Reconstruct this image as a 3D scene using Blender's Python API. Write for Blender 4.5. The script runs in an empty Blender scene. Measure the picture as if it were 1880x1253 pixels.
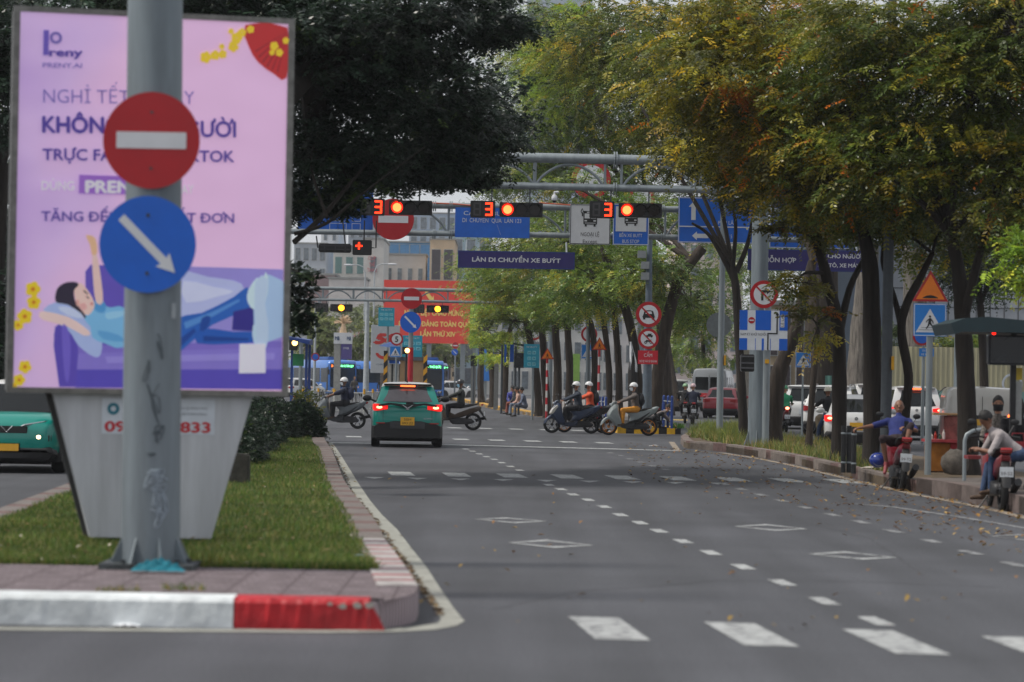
import bpy, bmesh, math, random
import numpy as np
from mathutils import Vector, Matrix
random.seed(7); rng = np.random.default_rng(7)
PI = math.pi
SC = bpy.context.scene
COL = SC.collection
# ---------------------------------------------------------------- camera, light, exposure
FPX = 5222.0; CAMH = 1.75
PITCH = math.atan((695 - 626.5) / FPX); ROLL = math.radians(1.0)
_F = Vector((0, math.cos(PITCH), math.sin(PITCH)))
_R0 = Vector((1, 0, 0)); _U0 = Vector((0, -math.sin(PITCH), math.cos(PITCH)))
_R = _R0 * math.cos(ROLL) + _U0 * math.sin(ROLL)
_U = -_R0 * math.sin(ROLL) + _U0 * math.cos(ROLL)
cam_d = bpy.data.cameras.new('camera'); cam = bpy.data.objects.new('camera', cam_d); COL.objects.link(cam)
cam_d.sensor_width = 36; cam_d.lens = FPX / 1880 * 36
cam_d.clip_start = 0.5; cam_d.clip_end = 4000
cam.matrix_world = Matrix(((_R.x, _U.x, -_F.x, 0), (_R.y, _U.y, -_F.y, 0), (_R.z, _U.z, -_F.z, CAMH), (0, 0, 0, 1)))
cam_d.dof.use_dof = True; cam_d.dof.focus_distance = 84; cam_d.dof.aperture_fstop = 2.4
SC.camera = cam
world = bpy.data.worlds.new('World'); SC.world = world; world.use_nodes = True
_wt = world.node_tree; _bg = _wt.nodes['Background']
_sky = _wt.nodes.new('ShaderNodeTexSky'); _sky.sky_type = 'NISHITA'; _sky.sun_disc = False
SUN_EL, SUN_AZ = math.radians(56), math.radians(262)      # azimuth clockwise from +Y (north)
_sky.sun_elevation = SUN_EL; _sky.sun_rotation = SUN_AZ
_sky.air_density = 1.0; _sky.dust_density = 3.0; _sky.ozone_density = 1.0
_hs = _wt.nodes.new('ShaderNodeHueSaturation'); _hs.inputs['Saturation'].default_value = 0.45
_ov = _wt.nodes.new('ShaderNodeMixRGB'); _ov.inputs[0].default_value = 0.75; _ov.inputs[2].default_value = (8.6, 8.9, 9.4, 1)      # thin bright cloud over the whole sky
_wt.links.new(_sky.outputs[0], _hs.inputs['Color']); _wt.links.new(_hs.outputs[0], _ov.inputs[1]); _wt.links.new(_ov.outputs[0], _bg.inputs['Color'])
_bg.inputs['Strength'].default_value = 0.088
_sd = bpy.data.lights.new('sun', 'SUN'); _sd.energy = 3.1; _sd.angle = math.radians(9); _sd.color = (1.0, 0.95, 0.86)
_sun = bpy.data.objects.new('sun', _sd); COL.objects.link(_sun)
_dir = Vector((math.sin(SUN_AZ) * math.cos(SUN_EL), math.cos(SUN_AZ) * math.cos(SUN_EL), math.sin(SUN_EL)))
_sun.rotation_euler = _dir.to_track_quat('Z', 'Y').to_euler(); _sun.location = (0, -20, 60)
SC.view_settings.view_transform = 'Standard'; SC.view_settings.look = 'None'
SC.view_settings.exposure = 0.0; SC.view_settings.gamma = 1.0
SC.render.engine = 'CYCLES'
try:
    SC.cycles.use_denoising = True; SC.cycles.max_bounces = 6; SC.cycles.transparent_max_bounces = 6
    SC.cycles.volume_bounces = 0; SC.cycles.diffuse_bounces = 2; SC.cycles.glossy_bounces = 2; SC.cycles.transmission_bounces = 3
except Exception: pass
# ---------------------------------------------------------------- projection helpers (photo pixels 1880x1253 -> metres)
def _ray(px, py): return _F + _R * ((px - 940) / FPX) + _U * ((626.5 - py) / FPX)
def at(px, py, Y):
    d = _ray(px, py); t = Y / d.y
    return Vector((d.x * t, Y, CAMH + d.z * t))
def gp(px, py, z=0.0):
    d = _ray(px, py); t = (z - CAMH) / d.z
    return Vector((d.x * t, d.y * t, z))
def xat(px, Y, py=700): return at(px, py, Y).x
def zat(py, Y, px=940): return at(px, py, Y).z
def mpp(Y): return Y / FPX                       # metres per photo pixel
# ---------------------------------------------------------------- materials
def lin(c):
    return tuple(((v / 255) / 12.92 if v / 255 <= 0.04045 else ((v / 255 + 0.055) / 1.055) ** 2.4) for v in c)
_mats = {}
def M(key, rgb=(128, 128, 128), rough=0.6, metal=0.0, noise=0.12, nscale=6.0, bump=0.0, bscale=40.0, emit=0.0, spec=0.5, coat=0.0, streak=False):
    if key in _mats: return _mats[key]
    m = bpy.data.materials.new(key); m.use_nodes = True; nt = m.node_tree; b = nt.nodes['Principled BSDF']
    c = lin(rgb)
    b.inputs['Roughness'].default_value = rough; b.inputs['Metallic'].default_value = metal
    b.inputs['Specular IOR Level'].default_value = spec; b.inputs['Coat Weight'].default_value = coat
    b.inputs['Coat Roughness'].default_value = 0.08
    tc = nt.nodes.new('ShaderNodeTexCoord'); src = tc.outputs['Object']
    if streak:
        mp = nt.nodes.new('ShaderNodeMapping'); mp.inputs['Scale'].default_value = (1, 1, 0.12)
        nt.links.new(src, mp.inputs[0]); src = mp.outputs[0]
    if noise > 0:
        n = nt.nodes.new('ShaderNodeTexNoise'); n.inputs['Scale'].default_value = nscale; n.inputs['Detail'].default_value = 6
        n.inputs['Roughness'].default_value = 0.65
        nt.links.new(src, n.inputs['Vector'])
        r = nt.nodes.new('ShaderNodeValToRGB'); e = r.color_ramp.elements
        e[0].position = 0.3; e[1].position = 0.7
        lo = tuple(max(0, v * (1 - noise * 2)) for v in c); hi = tuple(min(1, v * (1 + noise)) for v in c)
        e[0].color = (*lo, 1); e[1].color = (*hi, 1)
        nt.links.new(n.outputs['Fac'], r.inputs[0]); nt.links.new(r.outputs[0], b.inputs['Base Color'])
    else: b.inputs['Base Color'].default_value = (*c, 1)
    if bump > 0:
        n2 = nt.nodes.new('ShaderNodeTexNoise'); n2.inputs['Scale'].default_value = bscale; n2.inputs['Detail'].default_value = 4
        nt.links.new(src, n2.inputs['Vector'])
        bp = nt.nodes.new('ShaderNodeBump'); bp.inputs['Strength'].default_value = bump; bp.inputs['Distance'].default_value = 0.02
        nt.links.new(n2.outputs['Fac'], bp.inputs['Height']); nt.links.new(bp.outputs[0], b.inputs['Normal'])
    if emit > 0:
        b.inputs['Emission Color'].default_value = (*c, 1); b.inputs['Emission Strength'].default_value = emit
    m.diffuse_color = (*c, 1)
    _mats[key] = m; return m
def leaf_mat(key, transl=0.35, rough=0.45):
    if key in _mats: return _mats[key]
    m = bpy.data.materials.new(key); m.use_nodes = True; nt = m.node_tree; b = nt.nodes['Principled BSDF']
    a = nt.nodes.new('ShaderNodeAttribute'); a.attribute_name = 'tint'
    nt.links.new(a.outputs['Color'], b.inputs['Base Color']); b.inputs['Roughness'].default_value = rough
    b.inputs['Specular IOR Level'].default_value = 0.5
    t = nt.nodes.new('ShaderNodeBsdfTranslucent'); nt.links.new(a.outputs['Color'], t.inputs['Color'])
    mx = nt.nodes.new('ShaderNodeMixShader'); mx.inputs[0].default_value = transl
    nt.links.new(b.outputs[0], mx.inputs[1]); nt.links.new(t.outputs[0], mx.inputs[2])
    nt.links.new(mx.outputs[0], nt.nodes['Material Output'].inputs['Surface'])
    _mats[key] = m; return m
# ---------------------------------------------------------------- mesh builder
class MB:
    def __init__(s): s.v = []; s.f = []; s.mi = []; s.cur = 0
    def add(s, vs, fs):
        o = len(s.v); s.v.extend([tuple(v) for v in vs]); s.f.extend([tuple(i + o for i in f) for f in fs]); s.mi.extend([s.cur] * len(fs)); return s
    def box(s, c, d, rz=0.0, taper=1.0):
        x, y, z = d[0] / 2, d[1] / 2, d[2] / 2; cs, sn = math.cos(rz), math.sin(rz); vs = []
        for sz in (-1, 1):
            k = taper if sz > 0 else 1
            for sx, sy in ((-1, -1), (1, -1), (1, 1), (-1, 1)):
                a, b = sx * x * k, sy * y * k
                vs.append((c[0] + a * cs - b * sn, c[1] + a * sn + b * cs, c[2] + sz * z))
        return s.add(vs, [(3, 2, 1, 0), (4, 5, 6, 7), (0, 1, 5, 4), (1, 2, 6, 5), (2, 3, 7, 6), (3, 0, 4, 7)])
    def tube(s, pts, rad, seg=10, cap=True, ell=None):
        pts = [Vector(p) for p in pts]; n = len(pts)
        if not hasattr(rad, '__len__'): rad = [rad] * n
        rings = []; up = None
        for i in range(n):
            t = (pts[min(i + 1, n - 1)] - pts[max(i - 1, 0)])
            t = t.normalized() if t.length > 1e-9 else Vector((0, 0, 1))
            if up is None:
                up = Vector((0, 1, 0)) if abs(t.y) < 0.9 else Vector((1, 0, 0))
            a = t.cross(up); a = a.normalized() if a.length > 1e-6 else t.orthogonal().normalized()
            b = a.cross(t).normalized(); up = b
            ea, eb = ell if ell else (1, 1)
            rings.append([pts[i] + a * (math.cos(2 * PI * k / seg) * rad[i] * ea) + b * (math.sin(2 * PI * k / seg) * rad[i] * eb) for k in range(seg)])
        vs = [v for r in rings for v in r]; fs = []
        for i in range(n - 1):
            for k in range(seg):
                k2 = (k + 1) % seg
                fs.append((i * seg + k, i * seg + k2, (i + 1) * seg + k2, (i + 1) * seg + k))
        if cap: fs.append(tuple(range(seg - 1, -1, -1))); fs.append(tuple((n - 1) * seg + k for k in range(seg)))
        return s.add(vs, fs)
    def cap(s, a, b, ra, rb, seg=10):      # capsule
        a, b = Vector(a), Vector(b); d = (b - a); L = d.length
        d = d / L if L > 1e-9 else Vector((0, 0, 1))
        pts = []; rr = []
        for t in (-1, -0.8, -0.45): pts.append(a + d * (t * ra)); rr.append(ra * math.sqrt(max(0.0025, 1 - t * t)))
        pts.append(a); rr.append(ra); pts.append(b); rr.append(rb)
        for t in (0.45, 0.8, 1): pts.append(b + d * (t * rb)); rr.append(rb * math.sqrt(max(0.0025, 1 - t * t)))
        return s.tube(pts, rr, seg)
    def ball(s, c, r, seg=14, rings=8, rot=None):
        if not hasattr(r, '__len__'): r = (r, r, r)
        vs = []; fs = []
        for i in range(rings + 1):
            ph = PI * i / rings
            for k in range(seg):
                th = 2 * PI * k / seg
                p = Vector((r[0] * math.sin(ph) * math.cos(th), r[1] * math.sin(ph) * math.sin(th), r[2] * math.cos(ph)))
                if rot is not None: p = rot @ p
                vs.append(p + Vector(c))
        for i in range(rings):
            for k in range(seg):
                k2 = (k + 1) % seg; fs.append((i * seg + k, (i + 1) * seg + k, (i + 1) * seg + k2, i * seg + k2))
        return s.add(vs, fs)
    def disc(s, c, r, th=0.004, seg=36, axis='y'):      # flat disc (cylinder along axis)
        vs = []
        for q in (-th / 2, th / 2):
            for k in range(seg):
                a = 2 * PI * k / seg; u, w = r * math.cos(a), r * math.sin(a)
                vs.append({'y': (c[0] + u, c[1] + q, c[2] + w), 'z': (c[0] + u, c[1] + w, c[2] + q), 'x': (c[0] + q, c[1] + u, c[2] + w)}[axis])
        fs = [tuple(range(seg)), tuple(range(2 * seg - 1, seg - 1, -1))] + [(k, (k + 1) % seg, seg + (k + 1) % seg, seg + k) for k in range(seg)]
        return s.add(vs, fs)
    def ring(s, c, r0, r1, th=0.004, seg=36):
        vs = []
        for q in (-th / 2, th / 2):
            for r in (r0, r1):
                for k in range(seg):
                    a = 2 * PI * k / seg; vs.append((c[0] + r * math.cos(a), c[1] + q, c[2] + r * math.sin(a)))
        fs = []
        for k in range(seg):
            j = (k + 1) % seg; A, B, C_, D = 0, seg, 2 * seg, 3 * seg
            fs += [(A + k, A + j, B + j, B + k), (C_ + k, D + k, D + j, C_ + j), (B + k, B + j, D + j, D + k), (A + k, C_ + k, C_ + j, A + j)]
        return s.add(vs, fs)
    def poly(s, pts, y=0.0, th=0.003):         # polygon in XZ, front at y-th
        n = len(pts); vs = [(p[0], y - th, p[1]) for p in pts] + [(p[0], y, p[1]) for p in pts]
        fs = [tuple(range(n)), tuple(range(2 * n - 1, n - 1, -1))] + [(k, n + k, n + (k + 1) % n, (k + 1) % n) for k in range(n)]
        return s.add(vs, fs)
    def prism(s, pts, z0, z1):                 # polygon in XY extruded up
        n = len(pts); vs = [(p[0], p[1], z0) for p in pts] + [(p[0], p[1], z1) for p in pts]
        return s.add(vs, [tuple(range(n - 1, -1, -1)), tuple(range(n, 2 * n))] + [(k, (k + 1) % n, n + (k + 1) % n, n + k) for k in range(n)])
    def pillow(s, pts, w, shrink=0.82, mid=0.6, cy=0.0):     # side outline (x,z) -> bulged solid about y=cy
        cx = sum(p[0] for p in pts) / len(pts); cz = sum(p[1] for p in pts) / len(pts); n = len(pts); vs = []
        for y, k in ((-w, shrink), (-w * mid, 1), (w * mid, 1), (w, shrink)):
            vs += [(cx + (p[0] - cx) * k, cy + y, cz + (p[1] - cz) * k) for p in pts]
        fs = [tuple(range(n)), tuple(range(4 * n - 1, 3 * n - 1, -1))]
        for l in range(3):
            fs += [(l * n + k, (l + 1) * n + k, (l + 1) * n + (k + 1) % n, l * n + (k + 1) % n) for k in range(n)]
        return s.add(vs, fs)
    def lathe(s, prof, c=(0, 0, 0), seg=20, axis='z'):
        vs = []
        for r, h in prof:
            for k in range(seg):
                a = 2 * PI * k / seg; u, w = r * math.cos(a), r * math.sin(a)
                vs.append((c[0] + u, c[1] + w, c[2] + h) if axis == 'z' else (c[0] + u, c[1] + h, c[2] + w))
        fs = [(i * seg + k, i * seg + (k + 1) % seg, (i + 1) * seg + (k + 1) % seg, (i + 1) * seg + k) for i in range(len(prof) - 1) for k in range(seg)]
        return s.add(vs, fs)
    def mir(s):                                  # mirror copy in y
        vs = [(x, -y, z) for x, y, z in s.v]; return s.add(vs, [tuple(reversed(f)) for f in list(s.f)])
    def build(s, name, mat, parent=None, smooth=False, bevel=0.0):
        me = bpy.data.meshes.new(name); me.from_pydata(s.v, [], s.f)
        ms = mat if isinstance(mat, (list, tuple)) else [mat]
        for m in ms: me.materials.append(m)
        if len(ms) > 1: me.polygons.foreach_set('material_index', s.mi)
        bm = bmesh.new(); bm.from_mesh(me); bmesh.ops.recalc_face_normals(bm, faces=bm.faces)
        if bevel > 0:
            es = [e for e in bm.edges if len(e.link_faces) == 2 and e.calc_face_angle(0) > 0.5]
            try: bmesh.ops.bevel(bm, geom=es, offset=bevel, segments=2, affect='EDGES', clamp_overlap=True)
            except Exception: pass
        bm.to_mesh(me); bm.free()
        if smooth:
            me.polygons.foreach_set('use_smooth', [True] * len(me.polygons))
            try: me.set_sharp_from_angle(angle=math.radians(42))
            except Exception: pass
        o = bpy.data.objects.new(name, me); COL.objects.link(o)
        if parent: o.parent = parent
        return o
def tag(o, label=None, cat=None, group=None, kind=None):
    if label: o['label'] = label
    if cat: o['category'] = cat
    if group: o['group'] = group
    if kind: o['kind'] = kind
    return o
def thing(name, label, cat, loc=(0, 0, 0), rz=0.0, group=None):
    o = bpy.data.objects.new(name, None); COL.objects.link(o); o.empty_display_size = 0.2
    o.location = loc; o.rotation_euler = (0, 0, rz); return tag(o, label, cat, group)
def struct(o): o['kind'] = 'structure'; return o
def stuff(o, label): o['kind'] = 'stuff'; o['label'] = label; return o
def smooth_poly(pts, n=6):
    P = [Vector((p[0], p[1], 0)) for p in pts]; out = []
    L = len(P)
    for i in range(L):
        p0, p1, p2, p3 = P[i - 1], P[i], P[(i + 1) % L], P[(i + 2) % L]
        for k in range(n):
            t = k / n
            q = 0.5 * ((2 * p1) + (p2 - p0) * t + (2 * p0 - 5 * p1 + 4 * p2 - p3) * t * t + (3 * p1 - p0 - 3 * p2 + p3) * t ** 3)
            out.append((q.x, q.y))
    return out
_fonts = {}
def text(parent, name, body, x, z, h, mat, y=-0.006, w=None, bold=0.0, align='CENTER', shear=0.0, ry=0.0, th=0.001, rz=0.0):
    """lettering lying in XZ facing -Y; h = capital height (m), w = width it is fitted to, x,z = middle of the line"""
    horns = []; bars = []; low = ''
    for i_, ch in enumerate(body):          # the font's horned and barred letters fill wrongly: base letter plus a separate stroke
        if ch in 'ƠỜỚỞỠỢơ': horns.append(i_); ch = 'OÒÓỎÕỌo'['ƠỜỚỞỠỢơ'.index(ch)]
        elif ch in 'ƯỪỨỬỮỰư': horns.append(i_); ch = 'UÙÚỦŨỤu'['ƯỪỨỬỮỰư'.index(ch)]
        elif ch == 'Đ': bars.append(i_); ch = 'D'
        low += ch
    body = low
    cu = bpy.data.curves.new(name, 'FONT'); cu.body = body; cu.size = 1.0; cu.offset = min(bold, 0.0); cu.shear = shear; cu.resolution_u = 3
    o = bpy.data.objects.new(name, cu); COL.objects.link(o)
    bpy.context.view_layer.update()
    dg_ = lambda: o.evaluated_get(bpy.context.evaluated_depsgraph_get())
    me = bpy.data.meshes.new_from_object(dg_()); ext = []
    for i_ in horns + bars:
        cu.body = low[:i_ + 1]; bpy.context.view_layer.update(); xr = max(c[0] for c in dg_().bound_box)
        ext.append([(xr - .06, .58), (xr + .02, .6), (xr + .09, .68), (xr + .1, .8), (xr + .02, .8), (xr + .01, .7), (xr - .04, .66)] if i_ in horns else [(xr - .7, .33), (xr - .38, .33), (xr - .38, .41), (xr - .7, .41)])
    if ext:
        bm_ = bmesh.new(); bm_.from_mesh(me)
        for k_, e_ in enumerate(ext): bm_.faces.new([bm_.verts.new((x_, z_, 0)) for x_, z_ in e_])
        bm_.to_mesh(me); bm_.free()
    bpy.data.objects.remove(o); bpy.data.curves.remove(cu)
    n = len(me.vertices)
    if n == 0: return None
    co = np.empty(n * 3); me.vertices.foreach_get('co', co); co = co.reshape(-1, 3)
    k = h / 0.727; mnx, mxx = co[:, 0].min(), co[:, 0].max()
    kx = k if w is None else w / (mxx - mnx)
    if bold > 0:
        me2 = bpy.data.meshes.new(name); nv = n; vs_ = [tuple(c) for c in co]; fs_ = [tuple(p.vertices) for p in me.polygons]; V2 = []; F2 = []
        for j, (sx, sz) in enumerate(((0, 0), (1, 0), (-1, 0), (0, 1), (0, -1))):
            V2 += [(c[0] + sx * bold * 1.3, c[1] + sz * bold * 1.3, j * .02) for c in vs_]; F2 += [tuple(i + j * nv for i in f) for f in fs_]
        me2.from_pydata(V2, [], F2); bpy.data.meshes.remove(me); me = me2; n = len(V2); co = np.array(V2)
    cx = {'CENTER': (mnx + mxx) / 2, 'LEFT': mnx, 'RIGHT': mxx}[align]
    X = (co[:, 0] - cx) * kx; Z = (co[:, 1] - 0.36) * k
    cr, sr = math.cos(ry), math.sin(ry)
    X, Z = X * cr - Z * sr, X * sr + Z * cr
    out = np.stack([X + x, y - co[:, 2] * .01, Z + z], 1)
    me.vertices.foreach_set('co', out.reshape(-1)); me.update()
    me.materials.clear(); me.materials.append(mat)
    ob = bpy.data.objects.new(name, me); COL.objects.link(ob)
    if parent: ob.parent = parent
    return ob
def np_mesh(name, V, nper, mat, parent=None, tint=None, smooth=False):
    """V (N*nper,3): N faces of nper verts each"""
    N = len(V) // nper; me = bpy.data.meshes.new(name)
    me.vertices.add(N * nper); me.vertices.foreach_set('co', np.ascontiguousarray(V, dtype=np.float32).reshape(-1))
    me.loops.add(N * nper); me.loops.foreach_set('vertex_index', np.arange(N * nper, dtype=np.int32))
    me.polygons.add(N); me.polygons.foreach_set('loop_start', np.arange(0, N * nper, nper, dtype=np.int32))
    me.polygons.foreach_set('loop_total', np.full(N, nper, dtype=np.int32))
    if tint is not None:
        a = me.color_attributes.new('tint', 'FLOAT_COLOR', 'POINT')
        T = np.ones((N * nper, 4), dtype=np.float32); T[:, :3] = np.repeat(tint, nper, axis=0); a.data.foreach_set('color', T.reshape(-1))
    me.update(calc_edges=True); me.validate()
    me.materials.append(mat)
    o = bpy.data.objects.new(name, me); COL.objects.link(o)
    if parent: o.parent = parent
    return o
# ================================================================ SETTING
def asphalt(key, rgb):
    if key in _mats: return _mats[key]
    m = bpy.data.materials.new(key); m.use_nodes = True; nt = m.node_tree; b = nt.nodes['Principled BSDF']; L = nt.links.new
    tc = nt.nodes.new('ShaderNodeTexCoord'); c = lin(rgb)
    n1 = nt.nodes.new('ShaderNodeTexNoise'); n1.inputs['Scale'].default_value = 42; n1.inputs['Detail'].default_value = 5
    n2 = nt.nodes.new('ShaderNodeTexNoise'); n2.inputs['Scale'].default_value = 0.35; n2.inputs['Detail'].default_value = 5
    mp = nt.nodes.new('ShaderNodeMapping'); mp.inputs['Scale'].default_value = (1.6, 0.09, 1); mp.inputs['Rotation'].default_value = (0, 0, 0.077)
    n3 = nt.nodes.new('ShaderNodeTexNoise'); n3.inputs['Scale'].default_value = 1.0; n3.inputs['Detail'].default_value = 3
    for n in (n1, n2): L(tc.outputs['Object'], n.inputs['Vector'])
    L(tc.outputs['Object'], mp.inputs[0]); L(mp.outputs[0], n3.inputs['Vector'])
    def mul(a, k0, k1):
        r = nt.nodes.new('ShaderNodeMapRange'); r.inputs[1].default_value = 0.3; r.inputs[2].default_value = 0.7
        r.inputs[3].default_value = k0; r.inputs[4].default_value = k1; L(a, r.inputs[0]); return r.outputs[0]
    v = None
    for a, k0, k1 in ((n1.outputs[0], 0.5, 1.5), (n2.outputs[0], 0.76, 1.2), (n3.outputs[0], 0.76, 1.2)):
        o = mul(a, k0, k1)
        if v is None: v = o
        else:
            mm = nt.nodes.new('ShaderNodeMath'); mm.operation = 'MULTIPLY'; L(v, mm.inputs[0]); L(o, mm.inputs[1]); v = mm.outputs[0]
    vm = nt.nodes.new('ShaderNodeVectorMath'); vm.operation = 'SCALE'; vm.inputs[0].default_value = c; L(v, vm.inputs['Scale'])
    L(vm.outputs[0], b.inputs['Base Color']); b.inputs['Roughness'].default_value = 0.72; b.inputs['Specular IOR Level'].default_value = 0.45
    bp = nt.nodes.new('ShaderNodeBump'); bp.inputs['Strength'].default_value = 0.35; bp.inputs['Distance'].default_value = 0.01
    L(n1.outputs[0], bp.inputs['Height']); L(bp.outputs[0], b.inputs['Normal'])
    _mats[key] = m; return m
ASPH = asphalt('asphalt', (67, 68, 73))
g = MB(); g.add([(-900, -30, 0), (900, -30, 0), (900, 1900, 0), (-900, 1900, 0)], [(0, 1, 2, 3)])
struct(g.build('road', ASPH))
def worn(key, rgb, cut):
    m = asphalt(key, (67, 68, 73)); nt = m.node_tree; b = nt.nodes['Principled BSDF']; src = b.inputs['Base Color'].links[0].from_socket; L = nt.links.new
    tc = nt.nodes.new('ShaderNodeTexCoord'); n = nt.nodes.new('ShaderNodeTexNoise'); n.inputs['Scale'].default_value = 7; n.inputs['Detail'].default_value = 9; n.inputs['Roughness'].default_value = .75; L(tc.outputs['Object'], n.inputs['Vector'])
    r = nt.nodes.new('ShaderNodeMapRange'); r.inputs[1].default_value = cut; r.inputs[2].default_value = cut + .16; L(n.outputs[0], r.inputs[0])
    mc = nt.nodes.new('ShaderNodeMixRGB'); L(r.outputs[0], mc.inputs[0]); L(src, mc.inputs[1]); mc.inputs[2].default_value = (*lin(rgb), 1); L(mc.outputs[0], b.inputs['Base Color']); return m
PAINT = worn('road_paint', (166, 168, 168), .36)
PAINT2 = worn('worn_road_paint', (146, 147, 148), .42)
Z1 = 0.004
def flat(mb, pts, z=Z1): mb.add([(p[0], p[1], z) for p in pts], [tuple(range(len(pts)))])
def pxflat(mb, pxs, z=Z1): flat(mb, [gp(x, y, z) for x, y in pxs], z)
mk = MB()
# foreground crossing squares
for x0, y0 in ((1043, 1133), (1292, 1143), (1545, 1156), (1800, 1169)):
    a = gp(x0, y0); b = gp(x0 + 93, y0 + 2.5); w = (b - a); u = Vector((-0.083, 0.9965, 0)); d = -u * 1.78
    flat(mk, [a, a + w, a + w + d, a + d])
# second crossing row
for i in range(9):
    x0 = 711 + i * 99.5; y0 = 866.5 + i * 1.7
    a = gp(x0, y0); b = gp(x0 + 42, y0 + .8); d = Vector((0.083, -0.9965, 0)) * 2.0
    flat(mk, [a, b, b + d, a + d])
# small teeth just in front of it
for i in range(9):
    x0 = 668 + i * 79; y0 = 876 + i * 1.3
    pxflat(mk, [(x0, y0), (x0 + 38, y0 + .6), (x0 + 19, y0 + 3.5)])
# far crossing rows
for i in range(8):
    x0 = 634 + i * 65; y0 = 801.0 + i * 1.6
    if 680 < x0 < 810: continue
    a = gp(x0, y0); b = gp(x0 + 28, y0 + .5); d = Vector((0.083, -0.9965, 0)) * 1.5
    flat(mk, [a, b, b + d, a + d])
for i in range(7):
    x0 = 820 + i * 56; y0 = 785 + i * 1.2
    a = gp(x0, y0); b = gp(x0 + 24, y0 + .5); d = Vector((0.083, -0.9965, 0)) * 1.5
    flat(mk, [a, b, b + d, a + d])
# stop line
pxflat(mk, [(604, 812.2), (760, 814.6), (1000, 820.6), (1252, 827.2), (1252, 828.8), (1000, 822.2), (760, 816.2), (604, 813.8)])
def dash(mb, x, y, L=0.85, w=0.19, ang=-4.6):
    c = gp(x, y); u = Vector((math.sin(math.radians(ang)), math.cos(math.radians(ang)), 0)); n = Vector((1, 0.12, 0)).normalized()
    flat(mb, [c - u * L / 2 - n * w / 2, c - u * L / 2 + n * w / 2, c + u * L / 2 + n * w / 2, c + u * L / 2 - n * w / 2])
for x, y in ((855, 825), (867, 829), (880, 834), (893, 839), (907, 844), (921, 850), (937, 857), (954, 864), (1008, 891), (1030, 899), (1052, 908.5), (1080, 918.5), (1109, 931), (1139, 946), (1175, 960.5), (1210, 975.5), (1254, 994.5), (1305, 1015.5), (1364, 1041.5), (1436, 1070.5), (1513, 1104.5), (1608, 1141)):
    dash(mk, x, y, .74, .145)
mk2 = MB()
for x, y in ((1120, 832), (1138, 837), (1156, 843), (1176, 849), (1198, 856), (1222, 862.5), (1330, 890), (1362, 899), (1397, 909), (1435, 920), (1478, 932.5), (1529, 946), (1580, 959), (1641, 976), (1709, 994), (1781, 1015), (1863, 1037)):
    dash(mk2, x, y, .74, .145)
def diamond(mb, L, R, t, b, w=.13):
    out = [gp(*L), gp(*t), gp(*R), gp(*b)]; c = sum(out, Vector()) / 4
    inn = [c + (p - c) * k for p, k in zip(out, (0.86, 0.62, 0.86, 0.62))]
    for i in range(4):
        j = (i + 1) % 4; flat(mb, [out[i], out[j], inn[j], inn[i]])
diamond(mk, (870, 954), (1005, 958), (930, 951), (945, 961.5)); diamond(mk, (933, 997), (1090, 1002), (1003, 991.5), (1018, 1007))
diamond(mk, (1347, 967), (1484, 972), (1405, 963), (1425, 975.5)); diamond(mk, (1484, 1018), (1648, 1024.5), (1548, 1013), (1585, 1028.5))
diamond(mk2, (1816, 985), (1965, 991), (1870, 981), (1895, 995.5))
pxflat(mk2, [(1570, 925), (1640, 930), (1800, 954), (1900, 972), (1900, 974), (1800, 956.5), (1640, 932), (1570, 926)])
struct(mk.build('road_markings', PAINT)); o = struct(mk2.build('road_markings', PAINT2))
# right road lines
mr = MB()
for (a, b) in (((1225, 770), (1262, 771)), ((1395, 786), (1424, 787))): pxflat(mr, [a, b, (b[0], b[1] + 1.4), (a[0], a[1] + 1.4)])
struct(mr.build('road_markings', M('yellow_line_paint', (190, 160, 70), 0.8)))
# pale gutter strip around the near island
gi = [(810, 1137), (800, 1120), (785, 1101), (766, 1071), (744, 1037), (717, 1003), (691, 965), (668, 935), (642, 905), (627, 867), (612, 829), (600, 812)]
go = [(853, 1140.5), (834, 1118), (812, 1086), (782, 1040), (755, 1006), (729, 972), (702, 946), (680, 920), (657, 886), (638, 855), (619, 825), (610, 814)]
gu = MB()
for i in range(len(gi) - 1): pxflat(gu, [gi[i], go[i], go[i + 1], gi[i + 1]], 0.005)
bi = [(810, 1137), (804, 1144), (766, 1150), (721, 1154), (600, 1157), (-200, 1150)]
bo = [(853, 1140.5), (838, 1149), (800, 1156), (730, 1160), (600, 1162), (-200, 1155)]
for i in range(len(bi) - 1): pxflat(gu, [bi[i], bi[i + 1], bo[i + 1], bo[i]], 0.005)
struct(gu.build('gutter_strip', M('pale_gutter', (152, 152, 144), 0.8, noise=0.18, nscale=5)))
# sealed cracks, a patch and a manhole
crk = MB(); random.seed(11)
for path in ([(905, 1120), (1060, 1085), (1190, 1078), (1330, 1066), (1560, 1068), (1880, 1080)], [(700, 905), (860, 900), (1010, 908), (1180, 905)], [(1240, 930), (1420, 945), (1600, 990), (1700, 1060)]):
    P = [gp(x, y) for x, y in path]; Q = []
    for a, b in zip(P[:-1], P[1:]):
        n = max(2, int((b - a).length / .25)); Q += [a.lerp(b, i / n) + Vector((random.gauss(0, .018), random.gauss(0, .03), 0)) for i in range(n)]
    for a, b in zip(Q[:-1], Q[1:]):
        d = (b - a); nn = Vector((-d.y, d.x, 0)).normalized() * random.uniform(.006, .014); flat(crk, [a - nn, a + nn, b + nn, b - nn], .002)
struct(crk.build('road_cracks', M('crack_tar', (64, 64, 68), .8)))
pt_ = MB(); 0 and pxflat(pt_, [(1010, 882), (1120, 884), (1128, 893), (1012, 891)], .0015); 0 and pxflat(pt_, [(1180, 1040), (1300, 1044), (1352, 1090), (1215, 1086)], .0015)
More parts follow.
